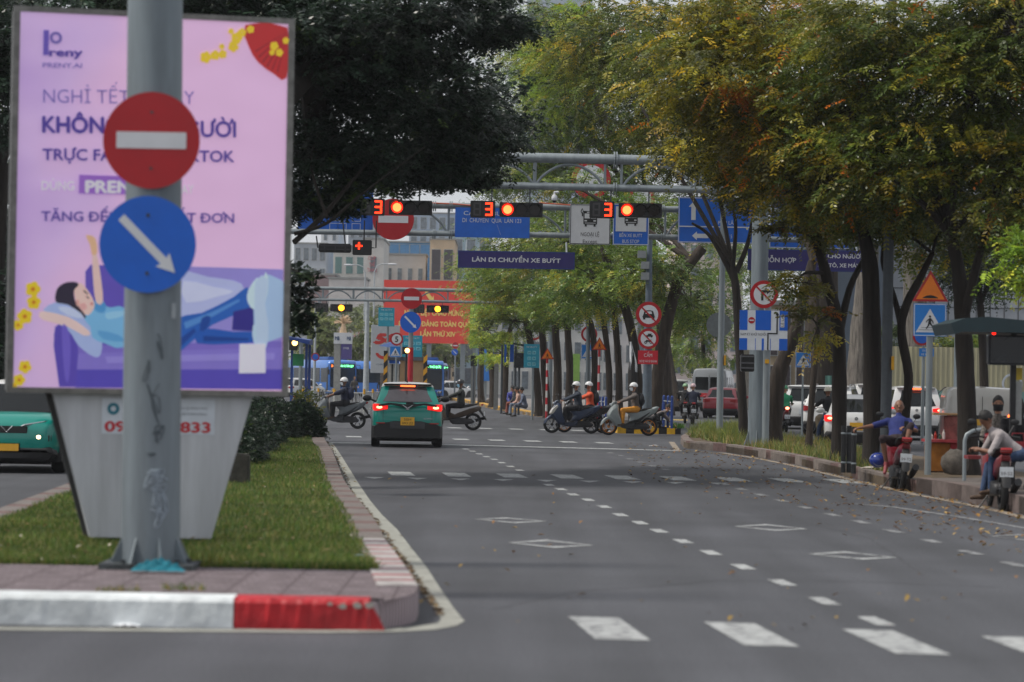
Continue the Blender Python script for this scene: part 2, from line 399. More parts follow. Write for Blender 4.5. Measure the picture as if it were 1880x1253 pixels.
# ---------------- near island
TOP = 0.2
er = [(766.5, 1078), (751, 1052), (729, 1021.6), (706, 991), (691, 961), (668, 931), (646, 904.6), (631, 882), (621, 855.5), (608, 825), (597, 810)]
ER = [gp(x, y, TOP) for x, y in er]
ER = [gp(748, 1147, 0) + Vector((0, 0, TOP)), gp(762, 1141, 0) + Vector((0, 0, TOP)), gp(767, 1128, 0) + Vector((0, 0, TOP))] + ER
LX = lambda Y: -5.05 - 0.052 * (Y - 20)
END = [Vector((ER[-1].x - .5, ER[-1].y + 7, TOP)), Vector((LX(80) + .6, 82, TOP)), Vector((LX(76), 76, TOP))]
FY = gp(300, 1152, 0).y
FR = gp(712, 1150, 0)
EL = [Vector((LX(y), y, TOP)) for y in (60, 45, 30, FY)]
island = [(p.x, p.y) for p in ([Vector((FR.x, FR.y, TOP))] + ER + END + EL)]
def band(mb, pts, w, z0, z1, mats=None, lens=None, off=0.0):
    """kerb along a polyline: outer line = pts, width w to the left of travel; cut to lengths with cycling material ids"""
    P = [Vector((p[0], p[1], 0)) for p in pts]
    S = [0]
    for i in range(1, len(P)): S.append(S[-1] + (P[i] - P[i - 1]).length)
    def ev(s):
        s = min(max(s, 0), S[-1])
        for i in range(1, len(P)):
            if s <= S[i] + 1e-9:
                t = (s - S[i - 1]) / max(1e-9, S[i] - S[i - 1]); return P[i - 1].lerp(P[i], t)
        return P[-1]
    def nr(s):
        d = (ev(s + .4) - ev(s - .4)).normalized(); return Vector((-d.y, d.x, 0))
    s = 0; k = 0
    while s < S[-1] - 1e-6:
        L = lens[k % len(lens)]; e = min(s + L, S[-1]); m = max(1, int((e - s) / 1.2)); mb.cur = (mats[k % len(mats)] if mats else 0)
        for j in range(m):
            a, b = s + (e - s) * j / m, s + (e - s) * (j + 1) / m
            A, B = ev(a), ev(b); na, nb = nr(a) * w, nr(b) * w
            q = [A, B, B + nb, A + na]
            mb.prism([(p.x, p.y) for p in q], z0, z1)
        s = e; k += 1
gb = MB(); gb.prism(island, 0.0, TOP - 0.03)
SOIL = M('soil', (82, 66, 46), 0.95, noise=0.3, nscale=12, bump=0.5)
struct(gb.build('island_base', SOIL))
KW = M('kerb_white', (196, 202, 204), 0.75, noise=0.14, nscale=6, bump=.3, bscale=12, streak=False); KR = M('kerb_red', (172, 32, 40), 0.7, noise=0.2, nscale=5)
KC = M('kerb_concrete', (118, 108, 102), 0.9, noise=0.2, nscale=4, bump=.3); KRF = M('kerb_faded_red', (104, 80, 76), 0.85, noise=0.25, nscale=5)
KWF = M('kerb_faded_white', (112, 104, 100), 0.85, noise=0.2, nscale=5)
kb = MB(); band(kb, [(p.x, p.y) for p in ER[2:7]], 0.3, 0, TOP + .012, [0, 1, 0, 1, 0, 1], [.5, .13, .4, .17, .58, .1])
kb2 = MB(); band(kb2, [(p.x, p.y) for p in ER[6:]] + [(p.x, p.y) for p in END] + [(p.x, p.y) for p in EL], 0.3, 0, TOP + .012, [0, 1], [1.1, .5])
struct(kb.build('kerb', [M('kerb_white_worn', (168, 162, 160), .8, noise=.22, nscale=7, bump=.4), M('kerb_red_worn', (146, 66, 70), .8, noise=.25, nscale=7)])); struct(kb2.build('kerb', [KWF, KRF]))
# front kerb: long white stones then a red one, chipped
fk = MB(); x0 = LX(FY); xs = [x0, gp(433, 1150).x, FR.x]
def wobble_block(mb, xa, xb, y, w, h, n, amp, skew=0):
    prof = [(0, 0), (0, h - .035), (.02, h - .01), (.05, h), (w, h)]
    rings = []
    for i in range(n + 1):
        x = xa + (xb - xa) * i / n
        j = random.gauss(0, amp)
        rings.append([(x + (skew * (1 - q[1] / h) if i == n else 0), y + q[0] + (j if 0 < k < 3 else 0), q[1] + (random.gauss(0, amp) if k in (2, 3) else 0)) for k, q in enumerate(prof)])
    o = [v for r in rings for v in r]; m = len(prof)
    mb.add(o, [(i * m + k, (i + 1) * m + k, (i + 1) * m + k + 1, i * m + k + 1) for i in range(n) for k in range(m - 1)])
    mb.add(rings[0], [tuple(range(m))]); mb.add(rings[-1], [tuple(range(m))])
wobble_block(fk, x0, xs[1] - .004, FY, .3, TOP + .012, 60, .002)
struct(fk.build('kerb', M('front_kerb_white', (222, 227, 229), 0.7, noise=0.16, nscale=2.6, bump=.5, bscale=9)))
fk = MB(); wobble_block(fk, xs[1] + .004, xs[2] - .12, FY, .3, TOP + .012, 26, .005, skew=.12)
struct(fk.build('kerb', M('front_kerb_red', (178, 26, 36), 0.6, noise=0.2, nscale=3.5, bump=.5, bscale=12)))
# chipped bare spots on the red block
cs = MB()
for cx, cz, r in ((-.86, .17, .035), (-.96, .165, .03), (-.78, .175, .04), (-1.05, .18, .02), (-1.25, .12, .012)):
    pts = [(cx + r * random.uniform(.6, 1.3) * math.cos(a), cz + .6 * r * random.uniform(.6, 1.3) * math.sin(a)) for a in [i * PI / 5 for i in range(10)]]
    cs.poly([(x - .17, z) for x, z in pts], FY - .0045, .002)
struct(cs.build('kerb_chips', M('chip_concrete', (170, 166, 158), 0.9)))
# paved apron with ring-pattern tiles (front of island)
def tile_mat():
    m = bpy.data.materials.new('ring_tiles'); m.use_nodes = True; nt = m.node_tree; b = nt.nodes['Principled BSDF']; L = nt.links.new
    tc = nt.nodes.new('ShaderNodeTexCoord')
    w = nt.nodes.new('ShaderNodeVectorMath'); w.operation = 'MODULO'; w.inputs[1].default_value = (.4, .4, 10)
    ad = nt.nodes.new('ShaderNodeVectorMath'); ad.operation = 'ADD'; ad.inputs[1].default_value = (40, 0, 0); L(tc.outputs['Object'], ad.inputs[0]); L(ad.outputs[0], w.inputs[0])
    sb = nt.nodes.new('ShaderNodeVectorMath'); sb.operation = 'SUBTRACT'; sb.inputs[1].default_value = (.2, .2, 0); L(w.outputs[0], sb.inputs[0])
    mu = nt.nodes.new('ShaderNodeVectorMath'); mu.operation = 'MULTIPLY'; mu.inputs[1].default_value = (1, 1, 0); L(sb.outputs[0], mu.inputs[0])
    ln = nt.nodes.new('ShaderNodeVectorMath'); ln.operation = 'LENGTH'; L(mu.outputs[0], ln.inputs[0])
    sn = nt.nodes.new('ShaderNodeMath'); sn.operation = 'MULTIPLY'; sn.inputs[1].default_value = 118; L(ln.outputs['Value'], sn.inputs[0])
    si = nt.nodes.new('ShaderNodeMath'); si.operation = 'SINE'; L(sn.outputs[0], si.inputs[0])
    gt = nt.nodes.new('ShaderNodeMath'); gt.operation = 'GREATER_THAN'; gt.inputs[1].default_value = .72; L(si.outputs[0], gt.inputs[0])
    br = nt.nodes.new('ShaderNodeTexBrick'); br.offset = 0; br.inputs['Scale'].default_value = 1; br.inputs['Mortar Size'].default_value = .012
    br.inputs['Brick Width'].default_value = .4; br.inputs['Row Height'].default_value = .4; L(ad.outputs[0], br.inputs['Vector'])
    mx = nt.nodes.new('ShaderNodeMath'); mx.operation = 'MAXIMUM'; L(gt.outputs[0], mx.inputs[0]); L(br.outputs['Fac'], mx.inputs[1])
    n = nt.nodes.new('ShaderNodeTexNoise'); n.inputs['Scale'].default_value = 5; n.inputs['Detail'].default_value = 5; L(tc.outputs['Object'], n.inputs['Vector'])
    r = nt.nodes.new('ShaderNodeValToRGB'); r.color_ramp.elements[0].position = .3; r.color_ramp.elements[1].position = .7
    r.color_ramp.elements[0].color = (*lin((88, 78, 80)), 1); r.color_ramp.elements[1].color = (*lin((130, 118, 122)), 1); L(n.outputs[0], r.inputs[0])
    mc = nt.nodes.new('ShaderNodeMixRGB'); L(mx.outputs[0], mc.inputs[0]); L(r.outputs[0], mc.inputs[1]); mc.inputs[2].default_value = (*lin((74, 62, 64)), 1)
    L(mc.outputs[0], b.inputs['Base Color']); b.inputs['Roughness'].default_value = .85
    return m
TILE = tile_mat()
GY = gp(300, 1040, TOP).y
XE = lambda Y: float(np.interp(Y, [p.y for p in ER], [p.x for p in ER])) - .3
tl = MB()
yl = [FY + .3, GY]; kx = lambda Y: (FR.x if Y < 20 else ER[1].x - .078 * (Y - ER[1].y)) - .36
flat(tl, [(LX(FY) + .3, FY + .302), (FR.x - .02, FY + .302), (ER[2].x - .3, ER[2].y), (XE((ER[3].y + GY) / 2), (ER[3].y + GY) / 2), (XE(GY), GY), (LX(GY) + .3, GY)], TOP)
flat(tl, [(FR.x - .02, FY + .01), (ER[0].x, ER[0].y), (ER[1].x, ER[1].y), (ER[2].x, ER[2].y), (ER[2].x - .3, ER[2].y), (FR.x - .02, FY + .303)], TOP + .003)
struct(tl.build('paving', TILE))
ct = MB(); a = Vector((FR.x - .115, FY - .003, 0)); b_ = ER[0]          # tiled corner face
cp = [(a.x, a.y)] + [(p.x + .006, p.y - .008) for p in ER[:3]] + [(ER[3].x + .006, ER[3].y)]
ct.add([(x, y, z) for x, y in cp for z in (0, TOP + .003)], [(2 * i, 2 * i + 2, 2 * i + 3, 2 * i + 1) for i in range(len(cp) - 1)])
def corner_tile():
    m = bpy.data.materials.new('corner_ring_tile'); m.use_nodes = True; nt = m.node_tree; b = nt.nodes['Principled BSDF']; L = nt.links.new
    tc = nt.nodes.new('ShaderNodeTexCoord'); s = nt.nodes.new('ShaderNodeVectorMath'); s.operation = 'SUBTRACT'; s.inputs[1].default_value = ((a.x + b_.x) / 2 + .03, FY, .1); L(tc.outputs['Object'], s.inputs[0])
    l = nt.nodes.new('ShaderNodeVectorMath'); l.operation = 'LENGTH'; L(s.outputs[0], l.inputs[0])
    k = nt.nodes.new('ShaderNodeMath'); k.operation = 'MULTIPLY'; k.inputs[1].default_value = 150; L(l.outputs['Value'], k.inputs[0])
    q = nt.nodes.new('ShaderNodeMath'); q.operation = 'SINE'; L(k.outputs[0], q.inputs[0])
    g_ = nt.nodes.new('ShaderNodeMath'); g_.operation = 'GREATER_THAN'; g_.inputs[1].default_value = .6; L(q.outputs[0], g_.inputs[0])
    mc = nt.nodes.new('ShaderNodeMixRGB'); L(g_.outputs[0], mc.inputs[0]); mc.inputs[1].default_value = (*lin((168, 152, 156)), 1); mc.inputs[2].default_value = (*lin((88, 78, 82)), 1)
    L(mc.outputs[0], b.inputs['Base Color']); b.inputs['Roughness'].default_value = .85; return m
struct(ct.build('paving', corner_tile()))
# ---------------- grass
def pip(x, y, poly):
    inside = np.zeros(len(x), bool); n = len(poly); j = n - 1
    for i in range(n):
        xi, yi = poly[i]; xj, yj = poly[j]
        c = ((yi > y) != (yj > y)) & (x < (xj - xi) * (y - yi) / ((yj - yi) or 1e-9) + xi); inside ^= c; j = i
    return inside
def blades(name, poly, n, h, w, z, cols, label, ypow=1.0, parent=None, lean=.5, kp=0):
    P = np.array(poly); x0, x1, y0, y1 = P[:, 0].min(), P[:, 0].max(), P[:, 1].min(), P[:, 1].max()
    x = rng.uniform(x0, x1, n); y = y0 + (y1 - y0) * rng.random(n) ** ypow
    k = pip(x, y, poly); x, y = x[k], y[k]; n = len(x)
    patch = np.sin(x * 2.1 + np.sin(y * 1.3) * 2) * np.cos(y * 1.1 + np.sin(x * 1.7)) * .5 + .5
    if kp > 0: q = patch > kp; x, y, patch = x[q], y[q], patch[q]; n = len(x)
    hh = h * rng.uniform(.4, 1.2, n) * (.7 + .6 * patch); a = rng.uniform(0, 2 * PI, n); ln = rng.normal(0, lean, n) * hh
    ww = w * rng.uniform(.6, 1.4, n); dx, dy = np.cos(a) * ww, np.sin(a) * ww; b = rng.uniform(0, 2 * PI, n)
    V = np.empty((n, 3, 3)); V[:, 0] = np.stack([x - dx, y - dy, np.full(n, z)], 1); V[:, 1] = np.stack([x + dx, y + dy, np.full(n, z)], 1)
    V[:, 2] = np.stack([x + np.cos(b) * ln, y + np.sin(b) * ln, z + hh], 1)
    C_ = np.array([lin(c) for c in cols]); ci = rng.choice(len(cols), n); T = C_[ci] * (rng.uniform(.7, 1.25, n) * (.75 + .45 * patch))[:, None]
    o = np_mesh(name, V.reshape(-1, 3), 3, leaf_mat('grass_leaf', .3, .6), parent, T)
    if label: stuff(o, label)
    return o
turf = [(LX(GY) + .32, GY), (XE(GY), GY)] + [(p.x - .31, p.y) for p in ER if p.y > GY + .5] + [(p.x - .2, p.y - .4) for p in END[:2]] + [(LX(76) + .35, 76), (LX(45) + .34, 45)]
tb = MB(); flat(tb, turf, TOP - .004); struct(tb.build('lawn', M('lawn_soil', (68, 76, 34), 0.95, noise=.3, nscale=5)))
blades('grass', [(x + (.07 if x > -4.6 else -.05) * (1 if y > 21 else 0), y - (.05 if y < 24 else 0)) for x, y in turf], 350000, .065, .006, TOP - .01, [(80, 112, 40), (58, 92, 34), (108, 130, 50), (92, 108, 44), (146, 136, 82)], 'short mown green lawn on the near median island', ypow=1.7)
# ---------------- right planted strip
rk = [(1255, 822), (1262, 824), (1330, 830), (1400, 841), (1460, 853), (1500, 862.5), (1560, 877), (1620, 891), (1655, 899), (1682, 905)]
RK = [gp(x, y) for x, y in rk]
rk2 = [(1682, 905), (1730, 913), (1790, 925), (1850, 938), (1930, 958)]
RK2 = [gp(x, y) for x, y in rk2]
nose = [gp(1262, 806)]; WR = 3.3
back = [Vector((p.x + WR, p.y, 0)) for p in reversed(RK)]
strip = [(p.x, p.y) for p in [gp(1250, 812)] + RK] + [(p.x, p.y) for p in back[:-2]] + [(gp(1300, 800).x, gp(1300, 800).y)]
sb_ = MB(); sb_.prism([(x, y) for x, y in strip], 0, .15); struct(sb_.build('planted_strip', M('strip_soil', (92, 78, 60), .95, noise=.3, nscale=6, bump=.4)))
sk = MB(); band(sk, [(p.x, p.y) for p in reversed([gp(1300, 800) , gp(1262, 806), gp(1250, 812)] + RK)][::-1], 0.22, 0, .22, [0, 0, 1, 0], [1.1]) if False else None
pl = [(p.x, p.y) for p in [gp(1300, 799), gp(1262, 806), gp(1249, 814)] + RK]
band(sk := MB(), pl, 0.22, 0, .2, [1, 0, 0, 1, 0, 0, 0], [1.1, .7])
struct(sk.build('kerb', [KC, KRF]))
pv = [(p.x, p.y) for p in RK2] + [(RK2[-1].x + 5, RK2[-1].y), (RK2[0].x + 4.5, RK2[0].y + 3), (RK2[0].x, RK2[0].y + .1)]
pb = MB(); pb.prism(pv, 0, .235); struct(pb.build('pavement', M('bus_stop_paving', (96, 88, 84), .9, noise=.2, nscale=3, bump=.3)))
pk = MB(); band(pk, [(p.x, p.y) for p in RK2], .2, 0, .25, [0, 1], [1.0]); struct(pk.build('kerb', [M('kerb_rosy', (108, 94, 90), .9, noise=.2, nscale=4, bump=.4), M('kerb_rosy_b', (102, 90, 86), .9, noise=.2, nscale=4, bump=.4)]))
# thin pale gutter line on the right
gr = MB()
line = [gp(x, y, 0) for x, y in [(1238, 812), (1250, 828)] + [(x, y + 2) for x, y in rk[2:]] + [(x, y + 3) for x, y in rk2]]
for i in range(len(line) - 1):
    a, b = line[i], line[i + 1]; flat(gr, [a, b, b + Vector((-.16, 0, 0)), a + Vector((-.16, 0, 0))], .005)
struct(gr.build('gutter_strip', M('right_gutter', (150, 138, 124), .85, noise=.25, nscale=3)))
# ---------------- centre island beyond the junction (yellow kerb)
yk = [(1022, 770), (1005, 768.5), (965, 762), (930, 756), (905, 751.5), (890, 748), (868, 742.5), (845, 737.5), (800, 733)]
YK = [gp(x, y) for x, y in yk]
ci_ = [(p.x, p.y) for p in YK] + [(YK[-1].x + 18, YK[-1].y), (gp(1190, 766).x + 0.5, gp(1190, 766).y), (gp(1150, 779).x, gp(1150, 779).y), (gp(1090, 776).x, gp(1090, 776).y)]
cb = MB(); cb.prism(ci_, 0, .15); struct(cb.build('pavement', M('island_paving', (128, 122, 118), .9, noise=.15, nscale=2)))
yb = MB(); band(yb, [(p.x, p.y) for p in YK][::-1], .3, 0, .2, [0], [1.0]); 
yb2 = MB(); band(yb2, [(p.x, p.y) for p in [gp(1090, 776)] + YK], -.3, 0, .2, [0], [1.0])
struct(yb2.build('kerb', M('kerb_yellow', (206, 158, 66), .75, noise=.18, nscale=3)))
# yellow and black nose block
nb = MB(); A, B = gp(1134, 796), gp(1250, 798); nA = (B - A).normalized(); nn = Vector((-nA.y, nA.x, 0)); Ltot = (B - A).length; k = 0; s = 0
while s < Ltot:
    e = min(s + .27, Ltot); nb.cur = k % 2; p, q = A + nA * s, A + nA * e
    nb.prism([(p.x, p.y), (q.x, q.y), (q.x + nn.x * 2.2, q.y + nn.y * 2.2), (p.x + nn.x * 2.2, p.y + nn.y * 2.2)], 0, .24); s = e; k += 1
NBO = nb.build('striped_kerb', [M('kerb_block_yellow', (224, 172, 30), .7), M('kerb_block_black', (34, 33, 32), .7)]); struct(NBO)
# far traffic island under the booth + left far pavement
fi = MB(); c = gp(745, 776); fi.prism([(c.x - 1.2, c.y - 1.5), (c.x + 1.1, c.y - 1.5), (c.x + .4, c.y + 30), (c.x - 1.6, c.y + 30)], 0, .18); struct(fi.build('traffic_island', KC))
# ---------------- fallen leaves and litter
def litter(name, n, region, cols, size, label, z=.012):
    x, y = region(n); n = len(x); s = size * rng.uniform(.5, 1.3, n); a = rng.uniform(0, 2 * PI, n); t = rng.uniform(0, .5, n); V = np.empty((n, 4, 3))
    ca, sa = np.cos(a), np.sin(a)
    for i, (u, v) in enumerate(((-1, 0), (0, -.45), (1, 0), (0, .45))):
        V[:, i] = np.stack([x + (u * ca - v * sa) * s, y + (u * sa + v * ca) * s, z + s * (.1 + t * (u + 1) * .8 + abs(v) * .5)], 1)
    C_ = np.array([lin(c) for c in cols]); T = C_[rng.choice(len(cols), n)] * rng.uniform(.6, 1.3, n)[:, None]
    return stuff(np_mesh(name, V.reshape(-1, 3), 4, leaf_mat('dry_leaf', .15, .7), None, T), label)
def reg_right(n):
    px = rng.uniform(1150, 1900, n); t = rng.random(n) ** 2.2
    yk_ = np.interp(px, [1150, 1255, 1400, 1500, 1620, 1682, 1790, 1930], [812, 826, 842, 864, 893, 906, 927, 960])
    py = yk_ + 2 + t * 75; pts = [gp(a, b) for a, b in zip(px, py)]
    return np.array([p.x for p in pts]), np.array([p.y for p in pts])
litter('fallen_leaves', 800, reg_right, [(120, 82, 42), (150, 110, 50), (96, 66, 40), (170, 140, 80)], .05, 'dry brown leaves scattered along the right kerb')
def reg_gut(n):
    t = rng.random(n) ** .7 * (len(gi) - 1.01); i = t.astype(int); f = t - i
    gx = np.array([p[0] for p in gi]); gy = np.array([p[1] for p in gi]); w = rng.normal(-.0, 3, n)
    px = gx[i] * (1 - f) + gx[i + 1] * f + w; py = gy[i] * (1 - f) + gy[i + 1] * f; pts = [gp(a, b) for a, b in zip(px, py)]
    return np.array([p.x for p in pts]), np.array([p.y for p in pts])
litter('fallen_leaves', 500, reg_gut, [(110, 88, 62), (140, 118, 84), (88, 66, 46)], .04, 'dry leaves lying in the gutter of the near island')
def reg_all(n):
    px = rng.uniform(560, 1880, n); py = rng.uniform(815, 1160, n); pts = [gp(a, b) for a, b in zip(px, py)]
    x = np.array([p.x for p in pts]); y = np.array([p.y for p in pts]); k = ~pip(x, y, island); return x[k], y[k]
litter('fallen_leaves', 130, reg_all, [(130, 92, 50), (160, 130, 60), (90, 70, 50)], .04, 'single dry leaves dotted over the open asphalt')
def reg_lawn(n):
    P = np.array(turf); x = rng.uniform(P[:, 0].min(), P[:, 0].max(), n); y = GY + 50 * rng.random(n) ** 1.6; k = pip(x, y, turf); return x[k], y[k]
litter('fallen_leaves', 500, reg_lawn, [(180, 150, 110), (150, 110, 70), (120, 84, 50), (200, 190, 170)], .03, 'dry leaves and bits lying on the lawn', z=TOP + .03)
def paper(x, y, s, rgb, name, label, cat, z=0):
    p = gp(x, y, z); t = MB(); n = 9; vs = []
    for i in range(n):
        for j in range(n):
            vs.append((p.x + (i / (n - 1) - .5) * s * 1.6, p.y + (j / (n - 1) - .5) * s, p.z + .01 + random.uniform(0, .5) * s * .35 * math.sin(PI * i / (n - 1))))
    t.add(vs, [(i * n + j, (i + 1) * n + j, (i + 1) * n + j + 1, i * n + j + 1) for i in range(n - 1) for j in range(n - 1)])
    return tag(t.build(name, M('litter_' + name + str(rgb[0]), rgb, .6)), label, cat)
paper(231, 1152, .12, (225, 228, 232), 'paper_scrap', 'white paper scrap at the foot of the white front kerb', 'litter')
paper(1202, 820, .2, (225, 222, 218), 'plastic_bag', 'crumpled white bag on the asphalt near the right strip nose', 'litter')
paper(1637, 888, .2, (215, 215, 215), 'plastic_bag', 'white bag in the gutter beside the parked red motorbike', 'litter')
paper(1600, 861, .25, (190, 182, 170), 'plastic_bag', 'pale flattened bag on the strip beside the dark tree trunk', 'litter', .2)
paper(660, 1022, .05, (170, 195, 220), 'bottle_cap', 'pale blue scrap lying on the lawn edge', 'litter', .24)
# ================================================================ TREES
BARK = M('bark', (58, 49, 42), .92, noise=.35, nscale=9, bump=.9, bscale=26, streak=True)
BARKD = M('bark_dark', (42, 36, 32), .92, noise=.35, nscale=9, bump=.9, bscale=26, streak=True)
BARKG = M('bark_grey_old', (112, 106, 100), .92, noise=.4, nscale=10, bump=1.0, bscale=20, streak=True)
LEAF = leaf_mat('leaf', .38, .36)
def nrm(a): return a / np.maximum(1e-9, np.linalg.norm(a, axis=1, keepdims=True))
def leaves(P, D, flen, npair, ll, lw, T, droop=.35, spread=1.0):
    """fronds at P heading D; each carries npair pairs of leaflets"""
    N = len(P); t = (np.arange(npair) + .5) / npair
    up = np.array([0, 0, 1.0]) + rng.normal(0, .35, (N, 3)); S = nrm(np.cross(D, up)); Nn = nrm(np.cross(S, D))
    fl = flen * rng.uniform(.7, 1.25, N)
    out = []; tt = []
    for i in range(npair):
        base = P + D * (t[i] * fl)[:, None] - np.array([0, 0, 1.0]) * (droop * t[i] ** 2 * fl)[:, None]
        for sg in (-1, 1):
            ld = nrm(S * sg * spread + D * .55 + rng.normal(0, .22, (N, 3)) - np.array([0, 0, .3]))
            sc = ll * rng.uniform(.7, 1.2, N) * (1.0 - .35 * abs(t[i] - .45))
            n = nrm(np.cross(ld, Nn + rng.normal(0, .3, (N, 3)))) * (lw * rng.uniform(.7, 1.2, N))[:, None] * .5
            V = np.empty((N, 4, 3)); V[:, 0] = base; V[:, 1] = base + ld * (sc * .5)[:, None] + n; V[:, 2] = base + ld * sc[:, None]; V[:, 3] = base + ld * (sc * .5)[:, None] - n
            out.append(V); tt.append(T * rng.uniform(.8, 1.2, N)[:, None])
    return np.concatenate(out).reshape(-1, 3), np.concatenate(tt)
PAL = {  # colours as sRGB with weights
 'olive': [((86, 98, 42), 5), ((68, 88, 40), 5), ((112, 116, 46), 3), ((142, 130, 44), 1.2), ((168, 100, 40), .2), ((54, 72, 40), 3)],
 'yellow': [((124, 124, 46), 4), ((90, 98, 42), 5), ((156, 138, 44), 1.6), ((176, 108, 40), .25), ((72, 86, 42), 3)],
 'green': [((84, 108, 48), 5), ((68, 96, 46), 4), ((110, 128, 56), 2), ((132, 132, 56), .8)],
 'lime': [((112, 138, 50), 4), ((88, 118, 44), 4), ((140, 150, 56), 2)],
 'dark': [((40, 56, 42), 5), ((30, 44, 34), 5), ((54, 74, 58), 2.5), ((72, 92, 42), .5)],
 'mid': [((70, 88, 58), 5), ((58, 76, 50), 5), ((92, 108, 70), 3)],
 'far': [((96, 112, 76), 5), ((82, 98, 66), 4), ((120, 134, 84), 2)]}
DENS = {'olive': 1.5, 'yellow': 1.5, 'green': 2.1, 'lime': 2.0, 'dark': 1.5, 'mid': 2.2, 'far': 2.0}
def tree(name, label, trunk, Y, radii, crowns, pal='olive', z0=.15, bark=None, group=None, kind='pinnate', dens=1.0, limbs=(), leaf=(.4, 7, .115, .046), clump=.42, cat='tree', twigs=True, fine=1.0):
    """trunk: photo pixels bottom to top at depth Y (Y may be a list); radii in metres; crowns: (px,py,rx,rz px, dY, ry m, n fronds)"""
    Ys = Y if hasattr(Y, '__len__') else [Y] * len(trunk)
    pts = [at(p[0], p[1], y) for p, y in zip(trunk, Ys)]; base = Vector((pts[0].x, pts[0].y, z0)); pts[0] = Vector((pts[0].x, pts[0].y, z0 - .05))
    root = thing(name, label, cat, base, 0, group)
    def sub(pts, radii, k=4):
        out = []; rr = []; n = len(pts)
        for i in range(n - 1):
            p0, p1, p2, p3 = pts[max(i - 1, 0)], pts[i], pts[i + 1], pts[min(i + 2, n - 1)]
            for j in range(k):
                t = j / k; out.append(0.5 * ((2 * p1) + (p2 - p0) * t + (2 * p0 - 5 * p1 + 4 * p2 - p3) * t * t + (3 * p1 - p0 - 3 * p2 + p3) * t ** 3)); rr.append(radii[i] * (1 - t) + radii[i + 1] * t)
        out.append(pts[-1]); rr.append(radii[-1]); return out, rr
    m = MB(); a, r = sub([p - base for p in pts], radii); r = [v * random.uniform(.95, 1.06) for v in r]; r[0] *= 1.35; r[1] *= 1.12
    m.tube(a, r, 14)
    for lb in limbs:        # (pixel path, radii, dY end)
        lp, lr, dy = lb; q = [at(p[0], p[1], Ys[-1] + dy * i / max(1, len(lp) - 1)) - base for i, p in enumerate(lp)]
        a2, r2 = sub(q, lr); m.tube(a2, r2, 8)
    tops = a[len(a) // 2:]
    VV = []; TT = []
    cols = np.array([lin(c) for c, w in PAL[pal]]) * (np.array([1.72, 1.5, 1.15]) if pal != 'dark' else 1.0); wts = np.array([w for c, w in PAL[pal]]); wts = wts / wts.sum()
    Yc = Ys[-1]
    for (cx, cy, rx, rz, dY, ry, nf) in crowns:
        C_ = np.array(at(cx, cy, Yc + dY)); k = (Yc + dY) / FPX; R_ = np.array([rx * k, ry, rz * k])
        start = min(tops, key=lambda p: (p + base - Vector(C_)).length)
        cv = Vector(C_) - base; d = cv - start
        mid = start + d * .5 + Vector((random.uniform(-.1, .1) * d.length, random.uniform(-.1, .1) * d.length, .08 * d.length))
        q, rr = sub([start, mid, cv], [radii[-1] * .7, radii[-1] * .45, radii[-1] * .2], 4); m.tube(q, rr, 6)
        nf = int(nf * DENS.get(pal, 2.0)); nc = max(8, int(nf * dens / 42))
        u = rng.normal(0, 1, (nc, 3)); u = nrm(u) * (rng.random((nc, 1)) ** .45); cc = u * R_
        if twigs:
            for j in range(0, nc, max(1, nc // 22)):
                e = Vector(cc[j]) + cv; s = cv.lerp(q[-2], random.random()); m.tube([s, s.lerp(e, .55) + Vector((0, 0, .06 * (e - s).length)), e], [radii[-1] * .22, radii[-1] * .14, .012], 5, cap=False)
        nfr = int(nf * dens); w = rng.choice(nc, nfr); cl = clump * min(R_) * rng.uniform(.5, 1.2, nc)
        P = cc[w] + rng.normal(0, 1, (nfr, 3)) * cl[w][:, None] * np.array([1.15, 1.15, .3])
        D = nrm(nrm(P + np.array([0, 0, .01])) * .7 + rng.normal(0, .6, (nfr, 3)) * np.array([1, 1, .45]) - np.array([0, 0, .12]))
        ccol = rng.choice(len(cols), nc, p=wts)                              # each clump leans to one colour
        pick = np.where(rng.random(nfr) < .55, ccol[w], rng.choice(len(cols), nfr, p=wts)); T = cols[pick] * (rng.uniform(.7, 1.25, nfr) * rng.uniform(.45, 1.45, nc)[w])[:, None]
        fl, npn, ll, lw = leaf
        V, T2 = leaves(P + C_ - np.array(base), D, fl, npn, ll, lw, T, spread=1.0 if kind == 'pinnate' else 1.6); VV.append(V); TT.append(T2)
    m.build('trunk', bark or BARK, root, smooth=True)
    if VV: np_mesh('crown', np.concatenate(VV), 4, LEAF, root, np.concatenate(TT))
    return root
G1 = 'trees of the right planted strip'; G2 = 'trees on the centre island beyond the junction'
YB = lambda y, x=1450: gp(x, y, .15).y
